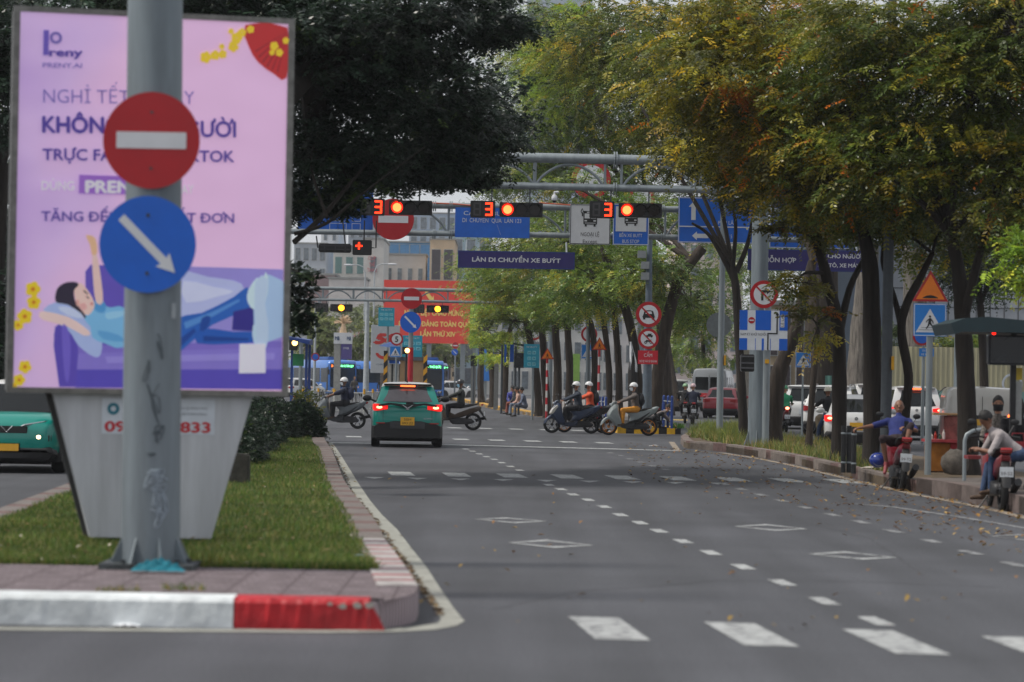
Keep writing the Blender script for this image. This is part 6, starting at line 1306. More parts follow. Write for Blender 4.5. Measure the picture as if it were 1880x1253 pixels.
for q, px in enumerate((708, 781)):
    H = Zb(650 if q else 645); wd = 7 * kk; pb_ = MB(); z = -.3; i = 0
    while z < H:
        lo, hi = z, z + .24; a = [(-wd / 2, lo), (wd / 2, lo + .16 * (1 if q == 0 else 1)), (wd / 2, hi + .16), (-wd / 2, hi)]; a = [(x, min(max(zz_, 0), H)) for x, zz_ in a]; pb_.cur = i % 2; i += 1
        if len(set(a)) == 4: pb_.poly([(x + Xb(px), zz_) for x, zz_ in a], -.1, .08)
        z += .24
    pb_.build('striped_post', YK2, bo_)
m = MB(); m.add([(Xb(697), -1.2, Zb(637)), (Xb(730), -1.2, Zb(641)), (Xb(728), .2, Zb(628)), (Xb(716), .2, Zb(628))], [(0, 1, 2, 3)]); m.tube([(Xb(728), -1, Zb(636)), (Xb(742), -1, Zb(628))], .02, 6); tag(m.build('umbrella_awning', M('awning_blue', (40, 72, 128), .6)), None); bpy.data.objects['umbrella_awning'].parent = bo_
# barriers of white fence with yellow tipped posts
WF = M('fence_white', (176, 176, 172), .6)
def barrier(label, x0, x1, yb_, h):
    a = gp(x0, yb_); b = gp(x1, yb_ + (x1 - x0) * .0175); r_ = thing('fence_barrier', label, 'barrier', a, 0, 'white street barriers'); d = b - a; H = h * mpp(a.y); n = 16
    m = MB(); [m.tube([(0, 0, z), (d.x, d.y, z)], .028, 6) for z in (.12, H * .9)]; [m.tube([(d.x * i / n, d.y * i / n, .1), (d.x * i / n, d.y * i / n, H * .9)], .014, 5) for i in range(n + 1)]; m.build('panel', WF, r_)
    for t in (0, .5, 1): p = MB(); p.tube([(d.x * t, d.y * t, 0), (d.x * t, d.y * t, H)], .04, 8); f = p.build('post', WF, r_); q = MB(); q.tube([(d.x * t, d.y * t, H * .86), (d.x * t, d.y * t, H * 1.04)], .055, 8); q.build('cap', YEL, f)
barrier('left section of the white fence with yellow caps', 556, 612, 752, 38); barrier('right section of the white fence with yellow caps', 614, 668, 760, 43); barrier('far white fence section behind the taxi roof', 668, 700, 756, 40)
# blue shelter at the left of the far road
a = at(556, 700, 112); r_ = thing('bus_shelter', 'blue posted shelter with green panel and amber lamp beside the lightbox edge', 'bus shelter', (a.x, 112, 0)); kk = mpp(112); SH = M('shelter_blue', (28, 62, 132), .5)
m = MB(); [m.box((q * kk, w_, zat(635, 112) / 2), (.1, .1, zat(635, 112))) for q, w_ in ((6, 0), (9, .8), (-22, .4))]; m.build('post', SH, r_); m = MB(); m.add([(-40 * kk, -.6, zat(624, 112)), (13 * kk, -.6, zat(632, 112)), (13 * kk, 1.2, zat(630, 112)), (-40 * kk, 1.2, zat(622, 112)), (-40 * kk, -.6, zat(628, 112)), (13 * kk, -.6, zat(640, 112)), (13 * kk, 1.2, zat(640, 112)), (-40 * kk, 1.2, zat(628, 112))], [(0, 1, 2, 3), (7, 6, 5, 4), (0, 4, 5, 1), (1, 5, 6, 2), (3, 2, 6, 7), (0, 3, 7, 4)]); m.build('roof', SH, r_)
MB().box((-10 * kk, .3, zat(668, 112)), (20 * kk, .06, 22 * kk)).build('panel', M('shelter_green', (30, 130, 76), .5), r_); MB().box((-18 * kk, -.2, zat(640, 112)), (16 * kk, .2, 22 * kk)).build('signal_box', BLACK, r_); m = MB(); m.disc((-15 * kk, -.31, zat(637, 112)), .11, .02); m.build('amber_lens', M('amber_core'), r_)
a = at(553, 612, 150); r_ = thing('small_billboard', 'pale billboard with a green dot above the blue shelter', 'advertising sign', (a.x, 150, 0)); MB().box((0, 0, zat(612, 150)), (16 * mpp(150) * 1.3, .2, 42 * mpp(150))).build('panel', M('poster_pale'), r_); m = MB(); m.disc((-.05, -.11, zat(600, 150)), .14, .02); m.build('dot', M('shelter_green'), r_); MB().tube([(0, .1, 0), (0, .1, zat(625, 150))], .1, 8).build('leg', GALV, r_)
# kiosks and shelter gear on the centre island
def led(label, x0, y0, x1, y1, Y, rgb=(34, 38, 44), legs=True):
    a = at(x0, y0, Y); b = at(x1, y1, Y); r_ = thing('display_box', label, 'display', ((a.x + b.x) / 2, Y, .15), 0, 'dark displays at the bus stops'); MB().box((0, 0, (a.z + b.z) / 2 - .15), (b.x - a.x, .2, a.z - b.z)).build('screen_case', M('case_%d' % rgb[0], rgb, .5), r_, bevel=.02); MB().box((0, -.105, (a.z + b.z) / 2 - .15), ((b.x - a.x) * .9, .01, (a.z - b.z) * .88)).build('screen', M('screen_dark', (28, 30, 34), .2), r_); MB().tube([(0, .12, 0), (0, .12, b.z)], .05, 8).build('leg', DPOLE, r_)
led('dark display box left of the farthest island trunk', 864, 653, 876, 673, 160); led('dark display box under the small slanted roof on the island', 944, 648, 963, 676, 124)
a = at(930, 640, 127); r_ = thing('stop_shelter', 'small slanted dark roof with blue side panels on the island', 'bus shelter', (a.x, 127, .15)); kk = mpp(127)
m = MB(); m.box((8 * kk, .3, zat(637, 127)), (34 * kk, 1.4, .08)); o = m.build('roof', M('shelter_roof', (60, 70, 86), .5), r_); o.rotation_euler = (0, .16, 0); MB().box((-2 * kk, .3, zat(655, 127)), (4 * kk, .1, 34 * kk)).build('side_panel', SBLUE, r_); MB().box((10 * kk, .4, zat(655, 127)), (7 * kk, .1, 32 * kk)).build('side_panel', SBLUE, r_); m = MB(); m.tube([(-8 * kk, .4, 0), (-8 * kk, .4, zat(640, 127))], .05, 8); m.tube([(17 * kk, .4, 0), (17 * kk, .4, zat(642, 127))], .05, 8); m.build('post', DPOLE, r_)
for i, (px, Y_, w_) in enumerate(((869, 165, 9), (911, 145, 8))):
    a = at(px, 700, Y_); r_ = thing('utility_cabinet', ('tall grey cabinet at the left end of the island trees', 'grey pillar behind the sloping stone')[i], 'cabinet', (a.x, Y_, .15)); H = zat(674, Y_); MB().box((0, 0, H / 2), (w_ * mpp(Y_), .3, H)).build('case', M('cabinet_grey', (128, 130, 128), .8, noise=.2), r_, bevel=.02); MB().box((0, -.16, H * .5), (w_ * mpp(Y_) * .7, .01, H * .8)).build('door', M('cabinet_door', (116, 118, 118), .7), r_)
a = gp(897, 741, .15); m = MB(); m.prism([(-.4, -.3), (.5, -.3), (.5, .3), (-.4, .3)], 0, .12); m.add([(-.3, -.2, .12), (.4, -.2, .12), (.4, .2, .12), (-.3, .2, .12), (.4, -.1, .5), (.4, .1, .5)], [(0, 1, 4), (3, 5, 2), (0, 4, 5, 3), (1, 2, 5, 4)]); o = m.build('sloping_stone', KC, None); o.location = a; tag(o, 'sloping grey stone at the island kerb', 'stone')
# ---------------- bus shelter, cart, rock, hoop on the right pavement
p0 = gp(1868, 900, .235); Ys = p0.y; kk = mpp(Ys); r_ = thing('bus_shelter', 'dark roofed bus shelter at the right edge above the seated women', 'bus shelter', (p0.x, Ys, .235)); Xs = lambda px: at(px, 650, Ys).x - p0.x; Zs = lambda py: zat(py, Ys, 1830) - .235
prof = [(Xs(1733), Zs(597)), (Xs(1760), Zs(587)), (Xs(1800), Zs(584)), (Xs(1850), Zs(588)), (Xs(1960), Zs(596)), (Xs(1960), Zs(616)), (Xs(1850), Zs(612)), (Xs(1755), Zs(612)), (Xs(1740), Zs(617))]
m = MB(); m.poly(prof, 1.3, 1.9); m.build('roof', M('shelter_dark', (22, 46, 52), .5, noise=.1), r_); MB().box(((Xs(1813) + Xs(1900)) / 2, 0, Zs(643)), (Xs(1900) - Xs(1813), .22, 55 * kk)).build('display', M('case_34', (34, 38, 44)), r_, bevel=.02); MB().box(((Xs(1813) + Xs(1900)) / 2, -.12, Zs(643)), ((Xs(1900) - Xs(1813)) * .93, .02, 48 * kk)).build('screen', M('screen_dark'), r_)
MB().box((Xs(1867), .3, Zs(590) / 2), (.08, .08, Zs(600))).build('post', BLACK, r_); MB().box((Xs(1876), .3, Zs(686)), (15 * kk, .05, 22 * kk)).build('panel', M('panel_yellow', (196, 168, 40), .5), r_); MB().box((Xs(1876), .3, Zs(740)), (15 * kk, .05, 80 * kk)).build('panel', M('panel_grey', (150, 152, 150), .6), r_)
m = MB(); m.disc((Xs(1820), -.2, Zs(612)), .03, .02, 12); m.build('indicator', M('lamp_red'), r_)
MB().box((Xs(1862), .55, .46), (1.2, .4, .05)).build('bench', M('bench_red', (120, 34, 38), .6), r_)
c = gp(1735, 868, .15); kk = mpp(c.y); r_ = thing('snack_cart', 'shabby red and orange vendor cart with shelves behind the sign post', 'cart', c)
m = MB(); m.box((0, .3, 28 * kk), (60 * kk, .6, 52 * kk)); m.build('body', M('cart_orange', (170, 106, 26), .6, noise=.25, nscale=4), r_, bevel=.01); MB().box((20 * kk, -.02, 34 * kk), (22 * kk, .04, 44 * kk)).build('side_panel', M('cart_red', (160, 34, 44), .6, noise=.2), r_)
MB().box((0, .25, 58 * kk), (70 * kk, .8, .05)).build('counter', M('cart_counter', (170, 60, 66), .5, noise=.2), r_); MB().box((16 * kk, .4, 82 * kk), (34 * kk, .5, 44 * kk)).build('glass_case', M('cart_case', (150, 90, 84), .3, noise=.4, nscale=5), r_, bevel=.01); MB().box((6 * kk, .4, 107 * kk), (56 * kk, .7, .035)).build('shelf_roof', M('cart_tan', (178, 140, 96), .6), r_)
for i, (x, h_, rgb) in enumerate(((-24, 10, (200, 200, 190)), (-16, 14, (170, 50, 40)), (-8, 9, (60, 90, 70)), (0, 12, (220, 90, 50)), (-2, 18, (210, 206, 200)))): m = MB(); m.lathe([(0, 0), (2.6, 0), (2.8, h_ * .6), (1.2, h_ * .8), (1.2, h_), (0, h_)], seg=12); m.v = [(a * kk + x * kk, b * kk + .1 + .08 * (i % 2), q * kk + 58 * kk + .03) for a, b, q in m.v]; tag(m.build('jar', M('jar_%d_%d' % (i, rgb[0]), rgb, .3)), ('grey jar at the left end of the cart counter', 'red brown bottle on the cart counter', 'squat green jar on the cart counter', 'orange bottle on the cart counter', 'tall white bottle on the cart counter')[i], 'bottle'); bpy.data.objects[[o_.name for o_ in bpy.data.objects if o_.name.startswith('jar')][-1]].location = c
for sx in (-1, 1): m = MB(); m.tube([(sx * 22 * kk, .05, .12), (sx * 22 * kk, .12, .12)], .14, 18); m.build('wheel', BLACK, r_)
c = gp(1754, 872, .2); m = MB(); m.ball((0, 0, .2), (.25, .2, .25), 12, 8); m.v = [(x + random.uniform(-.02, .02), y, max(0, z + random.uniform(-.02, .02))) for x, y, z in m.v]; o = m.build('rock', M('rock_grey', (96, 90, 84), .95, noise=.3, nscale=6, bump=.6), None, smooth=True); o.location = c; tag(o, 'rounded grey stone in front of the vendor cart', 'stone')
c = gp(1770, 883, .235); kk = mpp(c.y); d = gp(1822, 872, .235) - c; m = MB(); H = 92 * kk; m.tube([(0, 0, 0), (0, 0, H * .8), (.03, .01, H * .92), (.14, .03, H), (d.x * .8, d.y * .8, H), (d.x * .95, d.y * .95, H * .94), (d.x, d.y, H * .8), (d.x, d.y, 0)], .032, 12); o = thing('hoop_barrier', 'bent grey steel hoop at the pavement edge beside the man on the motorbike', 'barrier', c); m.build('hoop', GALV, o, smooth=True); m = MB(); m.tube([(0, 0, H * .45), (d.x, d.y, H * .45)], .018, 8); m.build('cross_rail', GALV, o)
# ================================================================ VEHICLES
TYRE = M('tyre', (26, 26, 27), .85, noise=.1); RIM = M('rim', (150, 152, 156), .35, .8, noise=.05); CGLASS = M('car_glass', (16, 20, 22), .05, 0, noise=0, spec=.35)
CPL = M('car_black_plastic', (28, 28, 30), .55, noise=.05); CHR = M('chrome', (190, 192, 196), .18, .9, noise=0)
TAILR = M('tail_lens', (150, 16, 20), .2, noise=0, coat=.5); TAILE = M('tail_glow', (220, 24, 20), .3, noise=0, emit=1.1); TAILC = M('tail_core', (255, 150, 110), .3, noise=0, emit=5)
PLY = M('plate_yellow', (222, 168, 46), .5, noise=.05); PLW = M('plate_white', (206, 210, 214), .5, noise=.05)
def paint(key, rgb, rough=.28): return M(key, rgb, rough, .0, noise=.03, nscale=2, coat=.6)
P_WHITE = paint('paint_white', (205, 205, 204)); P_TEAL = paint('paint_teal', (0, 134, 122)); P_RED = paint('paint_red', (150, 22, 40)); P_GREY = paint('paint_grey', (128, 132, 136)); P_SILV = paint('paint_silver', (176, 172, 164))
def wheel(root, x, y, r, w=.2, side=1):
    m = MB(); prof = [(r * .6, -w / 2), (r * .9, -w / 2), (r * .98, -w * .38), (r, -w * .25), (r, w * .25), (r * .98, w * .38), (r * .9, w / 2), (r * .6, w / 2)]
    m.lathe(prof, (x, y, r), 28, 'y'); t = MB(); t.lathe(prof, (x, y, r), 28, 'y'); root_w = t.build('wheel', TYRE, root, smooth=True)
    rm = MB(); rm.disc((x, y + side * w * .42, r), r * .62, .02, 24); 
    for k in range(5):
        a = 2 * PI * k / 5; c, s = math.cos(a), math.sin(a); yy = y + side * w * .46
        rm.add([(x + c * .05 * r - s * .07 * r, yy, r + s * .05 * r + c * .07 * r), (x + c * .62 * r - s * .12 * r, yy, r + s * .62 * r + c * .12 * r), (x + c * .62 * r + s * .12 * r, yy, r + s * .62 * r - c * .12 * r), (x + c * .05 * r + s * .07 * r, yy, r + s * .05 * r - c * .07 * r)], [(0, 1, 2, 3)])
    rm.build('rim', RIM, root_w); return root_w
def loft(m, rings, capf=True, capb=True):
    n = len(rings[0]); o = [v for r in rings for v in r]; fs = [(i * n + k, i * n + (k + 1) % n, (i + 1) * n + (k + 1) % n, (i + 1) * n + k) for i in range(len(rings) - 1) for k in range(n)]
    if capf: fs.append(tuple(range(n)))
    if capb: fs.append(tuple((len(rings) - 1) * n + k for k in range(n)))
    m.add(o, fs)
def car(name, label, loc, heading, L, W, H, belt, roofpts, pnt, wr=.33, wb=None, clr=.22, hood=None, deck=None, plate=PLY, ptxt='', brake=False, roof=None, cat='car', group=None, winm=None, lower=None, rack=False, mirrors=True, taxi=None, rails=None, high=False, name_plate=True, hl=True):
    """local +x is forward. roofpts = (rear glass base x, roof rear x, roof front x, windscreen base x) as fractions of L from the rear"""
    root = thing(name, label, cat, loc, heading, group); hw = W / 2; wb = wb or L * .6; hood = hood or belt - .05; deck = deck or belt; X = lambda f: (f - .5) * L
    xr0, xr1, xf1, xf0 = [X(f) for f in roofpts]; winm = winm or CGLASS
    def ring(x, w, zb, zt, crown=.03):
        half = [(0, zb), (.72, zb), (.9, zb + .04), (.975, zb + .14), (1.0, zb + .3 * (zt - zb) + .06), (1.0, zb + .62 * (zt - zb)), (.985, zt - .16 * (zt - zb)), (.95, zt - .05 * (zt - zb)), (.88, zt), (.6, zt + crown * .7), (0, zt + crown)]
        return [(x, y * w, z) for y, z in half] + [(x, -y * w, z) for y, z in reversed(half[1:-1])]
    rings = []
    for f, wf, zb, zt in ((0, .80, clr + .16, deck - .3), (.006, .88, clr + .08, deck - .16), (.02, .94, clr + .02, deck - .06), (.05, .975, clr, deck), (.12, .995, clr - .01, deck), (roofpts[0] + .02 if roofpts[0] > .1 else .2, 1, clr - .02, max(deck, belt - .01)), (.35, 1, clr - .03, belt), (.5, 1, clr - .03, belt), (.65, 1, clr - .03, belt - .01), (roofpts[3], .995, clr - .02, belt), (roofpts[3] + .06, .99, clr - .02, (belt + hood) / 2 + .02), (.9, .97, clr, hood - .01), (.96, .93, clr + .02, hood - .07), (.99, .84, clr + .07, hood - .18), (1.0, .74, clr + .14, hood - .28)):
        rings.append(ring(X(f), hw * wf, zb, zt))
    m = MB(); loft(m, rings); body = m.build('body', pnt, root, smooth=True)
    yb, yt = hw * .9, hw * .72; RH = H - .05
    def ys(z): return yb + (yt - yb) * (z - belt) / (RH - belt)
    gr = []
    for x, z in ((xr0, belt), (xr0 + (xr1 - xr0) * .5, belt + (RH - belt) * .52), (xr1 - (xr1 - xr0) * .12, RH - (RH - belt) * .1), (xr1, RH - .02), (xr1 + .12, RH), ((xr1 + xf1) / 2, RH + .02), (xf1 - .1, RH), (xf1, RH - .03), (xf1 + (xf0 - xf1) * .12, RH - (RH - belt) * .1), (xf1 + (xf0 - xf1) * .5, belt + (RH - belt) * .52), (xf0, belt)):
        y = ys(z); y0 = yb; c_ = 1 if z > RH - .025 else .15; half = [(0, belt - .04), (y0, belt - .04), (y0 + (y - y0) * .5, (belt - .04 + z) / 2), (y, z - .02), (y * .93, z + .015 * c_), (y * .7, z + .035 * c_), (0, z + .05 * c_)]
        gr.append([(x, a, b) for a, b in half] + [(x, -a, b) for a, b in reversed(half[1:-1])])
    m = MB(); loft(m, gr); m.mi = [1 if min(m.v[i][2] for i in f_) > RH - .12 else 0 for f_ in m.f]; m.build('roof', [pnt, roof or pnt], root, smooth=True)
    # glass
    def slanted(nm, xa, xb, za, zb_, mar, mat, off=.012, parent=None):
        ln = math.hypot(xb - xa, RH - belt); nx, nz = (RH - belt) / ln, -(xb - xa) / ln; s = 1 if xa > xb else -1
        if nx * s < 0: nx, nz = -nx, -nz
        q = []
        for i in range(7):
            t = za + (zb_ - za) * i / 6; z = belt + (RH - belt) * t; x = xa + (xb - xa) * t; y = ys(z) - mar
            q.append([(x + nx * off - .05 * s * abs(v) ** 2.5, v * y, z + nz * off + .035 * (1 - abs(v)) * 0) for v in (-1, -.9, -.6, -.2, .2, .6, .9, 1)])
        m = MB(); n = 8; m.add([v for r in q for v in r], [(i * n + k, i * n + k + 1, (i + 1) * n + k + 1, (i + 1) * n + k) for i in range(6) for k in range(n - 1)])
        m.add([(v[0] - nx * .02, v[1], v[2] - nz * .02) for r in q for v in r], [(i * n + k, i * n + k + 1, (i + 1) * n + k + 1, (i + 1) * n + k) for i in range(6) for k in range(n - 1)])
        return m.build(nm, mat, parent or root, smooth=True)
    slanted('rear_window', xr0, xr1, .06, .84, .05, winm, .03); slanted('windscreen', xf0, xf1, .04, .9, .06, CGLASS, .03)
    zt = RH - .07; zb = belt + .02
    def xl(xa, xb, z): return xa + (xb - xa) * (z - belt) / (RH - belt)
    n_side = 3 if (xf0 - xr0) > 2.9 else 2; x0b, x0t = xl(xr0, xr1, zb) + .16, xl(xr0, xr1, zt) + .14; x1b, x1t = xl(xf0, xf1, zb) - .12, xl(xf0, xf1, zt) - .1
    for s in (-1, 1):
        for i in range(n_side):
            g0, g1 = i / n_side, (i + 1) / n_side; q = []
            for gx, z, dx in ((g0, zb, .03), (g1, zb, -.03), (g1, zt, -.03), (g0, zt, .03)):
                xb_, xt_ = (x0b, x1b) if z == zb else (x0t, x1t); mid = x0b + (x1b - x0b) * gx if 0 < gx < 1 else (x0b if gx == 0 else x1b)
                x = mid if (z == zb or 0 < gx < 1) else (x0t if gx == 0 else x1t); q.append((x + dx, s * (ys(z) + .012 - (.01 if z == zt else 0)), z))
            m = MB(); m.add(q + [(a, b - s * .012, c) for a, b, c in q], [(0, 1, 2, 3), (7, 6, 5, 4), (0, 4, 5, 1), (1, 5, 6, 2), (2, 6, 7, 3), (3, 7, 4, 0)]); m.build('side_window', CGLASS, root)
            if i: dm = MB(); xx = x0b + (x1b - x0b) * g0; dm.box((xx, s * (hw + .001), (clr + belt) / 2 + .05), (.008, .006, belt - clr - .2)); dm.build('door_gap', CPL, root)
            hm = MB(); hm.box((x0b + (x1b - x0b) * (g0 + .12), s * (hw + .012), belt - .14), (.2, .02, .03)); hm.build('door_handle', pnt, root)
    # wheels, arches, bumpers
    for sx in (-1, 1):
        for s in (-1, 1):
            a = MB(); cx = sx * wb / 2; pts = [(cx + (wr + .07) * math.cos(PI * k / 14), wr + (wr + .07) * math.sin(PI * k / 14)) for k in range(15)] + [(cx - wr - .07, clr - .02), (cx + wr + .07, clr - .02)]
            n = len(pts); y0, y1 = s * (hw + .004), s * (hw - .25); a.add([(p[0], y0, p[1]) for p in pts] + [(p[0], y1, p[1]) for p in pts], [tuple(range(n)), tuple(range(2 * n - 1, n - 1, -1))] + [(k, (k + 1) % n, n + (k + 1) % n, n + k) for k in range(n)])
            a.build('wheel_arch', CPL, root); wheel(root, cx, s * (hw - .095), wr, .21, s)
    lb_ = lower or CPL; m = MB(); zr = clr + (.0 if not high else .0)
    loft(m, [ring(X(-.004), hw * .86, clr + .05, clr + .26, 0), ring(X(.008), hw * .955, clr - .02, clr + .3, 0), ring(X(.05), hw * .985, clr - .05, clr + .26, 0), ring(X(.09), hw * .9, clr - .02, clr + .2, 0)]); m.build('rear_bumper', lb_, root, smooth=True)
    m = MB(); loft(m, [ring(X(1.004), hw * .8, clr + .04, clr + .2, 0), ring(X(.99), hw * .9, clr - .02, clr + .24, 0), ring(X(.94), hw * .96, clr - .05, clr + .2, 0), ring(X(.9), hw * .9, clr, clr + .2, 0)]); m.build('front_bumper', lb_, root, smooth=True)
    m = MB(); m.box((0, 0, clr - .02), (L * .86, W * .84, .1)); m.build('underbody', CPL, root)
    # plates
    zp = deck - .38 if high else clr + .42
    pm = MB().box((X(0) - .012, 0, zp), (.02, .34, .2)).build('number_plate', plate, root); pf = MB().box((X(1) + .012, 0, clr + .22), (.02, .42, .12)).build('number_plate', plate, root)
    if ptxt:
        for j, s in enumerate(ptxt.split()):
            o = text(pm, 'lettering', s, 0, 0, .062, SBLK, y=0, w=(.18, .27)[min(j, 1)]); o.rotation_euler = (0, 0, -PI / 2); o.location = (X(0) - .024, 0, zp + (.045, -.045)[min(j, 1)])
    # lights
    for s in (-1, 1):
        tz0, tz1 = deck - .22, deck - .05
        m = MB(); loft(m, [[(X(-.002), s * hw * .56, tz0 + .04), (X(-.002), s * hw * .86, tz0), (X(-.002), s * hw * .86, tz1), (X(-.002), s * hw * .56, tz1 - .03)], [(X(.012), s * hw * .56, tz0 + .04), (X(.02), s * hw * .955, tz0), (X(.02), s * hw * .955, tz1), (X(.012), s * hw * .56, tz1 - .03)], [(X(.05), s * hw * .6, tz0 + .04), (X(.06), s * hw * .99, tz0 + .04), (X(.06), s * hw * .99, tz1 - .02), (X(.05), s * hw * .6, tz1)]])
        tl = m.build('tail_light', TAILE if brake else TAILR, root)
        if brake: m = MB(); m.ball((X(-.004), s * hw * .8, (tz0 + tz1) / 2), (.02, .075, .035), 12, 6); m.build('lamp', TAILC, tl)
        if mirrors:
            m = MB(); mx = xf0 - .22; m.tube([(mx, s * hw * .9, belt + .02), (mx, s * (hw + .05), belt + .08)], .025, 6); m.ball((mx, s * (hw + .13), belt + .1), (.06, .12, .08), 12, 8); m.build('wing_mirror', CPL if roof else pnt, root, smooth=True)
        if not hl: continue
        m = MB(); hz = hood - .2; loft(m, [[(X(1.0), s * hw * .5, hz - .05), (X(.992), s * hw * .84, hz - .06), (X(.985), s * hw * .86, hz + .05), (X(.995), s * hw * .5, hz + .03)], [(X(.93), s * hw * .5, hz - .05), (X(.93), s * hw * .955, hz - .05), (X(.93), s * hw * .945, hz + .08), (X(.93), s * hw * .5, hz + .05)]]); m.build('headlight', M('headlight', (170, 174, 180), .1, .4, noise=0), root)
    m = MB(); m.box((X(.997), 0, hood - .26), (.05, W * .4, .12)); m.build('grille', CPL, root, bevel=.01)
    m = MB(); m.disc((X(-.004), 0, deck - .14), .05, .02, 16, 'x'); m.build('emblem', CHR, root)
    # high brake lamp + spoiler
    if high:
        m = MB(); m.box((xr1 - .02, 0, RH - .0), (.26, yt * 1.9, .035)); m.build('spoiler', CPL if roof else pnt, root, bevel=.012)
        if brake: m = MB(); m.box((xr1 - .17, 0, RH - .035), (.02, .36, .035)); m.build('high_brake_light', M('brake_glow', (255, 90, 40), .3, noise=0, emit=5), root)
    if rails:
        for s in (-1, 1): m = MB(); m.tube([(xr1 + .15, s * yt * .95, RH + .01), (xr1 + .25, s * yt * .95, RH + .08), (xf1 - .25, s * yt * .95, RH + .08), (xf1 - .15, s * yt * .95, RH + .01)], .018, 6); m.build('roof_rail', RIM, root)
    if taxi: MB().box(((xr1 + xf1) / 2, 0, RH + .12), (.14, .42, .14)).build('taxi_lamp', M('taxi_%d' % taxi[0], taxi, .4), root, bevel=.03)
    return root
def cpos(px, py, z=0): return gp(px, py, z)
HUP = PI / 2
# --- taxi seen from behind, centre of picture
tp = cpos(743, 821); L_ = 3.97; tc = (tp.x - .06, tp.y + L_ / 2 - .6, 0)
tx = car('taxi', 'teal and white electric taxi stopped at the line with brake lights on', (tp.x - .02, tp.y + 1.35, 0), HUP + .05, L_, 1.74, 1.6, 1.08, (.02, .12, .62, .8), P_TEAL, wr=.335, clr=.22, deck=1.12, brake=True, roof=paint('paint_pearl', (214, 212, 204)), high=True, ptxt='50H 093.22', winm=M('sky_reflection_tint_glass', (84, 80, 84), .1, .2, noise=.15, nscale=3, spec=.8), name_plate=True)  # rear window: grey of the reflected sky put into the glass colour
def X_(f): return (f - .5) * L_
m = MB(); q = [(.0, 1.06), (.45, 1.1), (.72, 1.05), (.72, 1.0), (.4, 1.05), (.07, .98), (0, .94)]; q2 = [(-a, b) for a, b in reversed(q[1:-1])]
m.add([(X_(-.012), y, z) for y, z in q + q2] + [(X_(.005), y, z) for y, z in q + q2], [tuple(range(len(q + q2)))] + [(k, (k + 1) % 12, 12 + (k + 1) % 12, 12 + k) for k in range(12)]); m.build('light_bar', CPL, tx)
m = MB(); [m.add([(X_(-.014), s * .14, 1.05), (X_(-.014), s * .115, 1.05), (X_(-.014), 0, .98), (X_(-.014), 0, .955)], [(0, 1, 2, 3)]) for s in (-1, 1)]; m.build('chevron_emblem', CHR, tx)
m = MB(); ring_ = [(-.86, .24), (.86, .24), (.86, .52), (.72, .6), (.5, .62), (.36, .65), (-.36, .65), (-.5, .62), (-.72, .6), (-.86, .52)]; m.add([(X_(-.008), y * .94, z) for y, z in ring_] + [(X_(.04), y * 1.0, z) for y, z in ring_], [tuple(range(10))] + [(k, (k + 1) % 10, 10 + (k + 1) % 10, 10 + k) for k in range(10)]); m.build('bumper_cladding', CPL, tx)
MB().box((X_(-.012), 0, .55), (.02, .86, .18)).build('plate_recess', M('recess_grey', (58, 60, 64), .5), tx, bevel=.01)
bpy.data.objects[[o.name for o in tx.children if o.name.startswith('number_plate')][0]].location = (-.075, 0, -.09)
for s in (-1, 1):
    m = MB(); m.box((X_(-.012), s * .66, .6), (.02, .22, .03)); m.build('reflector', TAILR, tx)
m = MB(); m.tube([(X_(.02), 0.02, 1.6), (X_(.0) + .12, .02, 1.73)], [.012, .006], 6); m.box((X_(.06) , .02, 1.62), (.1, .05, .03)); m.build('antenna', CPL, tx)
m = MB(); m.tube([(X_(.015) , -.02, 1.09), (X_(.03), -.42, 1.06)], .012, 6); m.box((X_(.012), -.05, 1.1), (.05, .18, .05)); m.build('rear_wiper', CPL, tx)
for s in (-1, 1): MB().box((X_(.0) - .004, s * .6, .8), (.01, .008, .32)).build('tailgate_gap', CPL, tx)
o = text(tx, 'lettering', 'XE ĐIỆN', 0, 0, .035, CHR, y=0, w=.22); o.rotation_euler = (0, 0, -PI / 2); o.location = (X_(-.006), -.5, .72)
# --- teal taxi coming the other way at the left edge
c = cpos(18, 868); o = car('taxi', 'oncoming teal taxi cut by the left edge of the picture, one fog lamp lit', (c.x, c.y + 1.6, 0), -HUP, 3.97, 1.74, 1.58, .98, (.06, .18, .62, .8), P_TEAL, wr=.335, clr=.22, hood=1.0, ptxt='', high=True, roof=P_WHITE, hl=False)
tl_ = o
for s in (-1, 1):
    m = MB(); m.tube([(3.97 / 2 - .02, s * .14, .74), (3.97 / 2 - .02, s * .3, .82), (3.97 / 2 - .1, s * .62, .88), (3.97 / 2 - .2, s * .78, .91)], [.02, .018, .014, .01], 6); m.build('chrome_strip', CHR, tl_)
    m = MB(); m.box((1.9, s * .6, .6), (.12, .3, .16)); f_ = m.build('lamp_housing', CPL, tl_, bevel=.03)
    m = MB(); m.ball((1.97, s * .54, .62), (.02, .06, .05)); m.build('fog_lamp', M('fog_glow', (255, 220, 170), .3, noise=0, emit=6) if s < 0 or True else LENS, f_)
m = MB(); m.box((1.97, 0, .44), (.03, .46, .14)); m.build('number_plate', PLY, tl_); m = MB(); m.tube([(1.99, .1, .8), (2.0, 0, .7), (1.99, -.1, .8)], .012, 5); m.build('emblem', CHR, tl_)
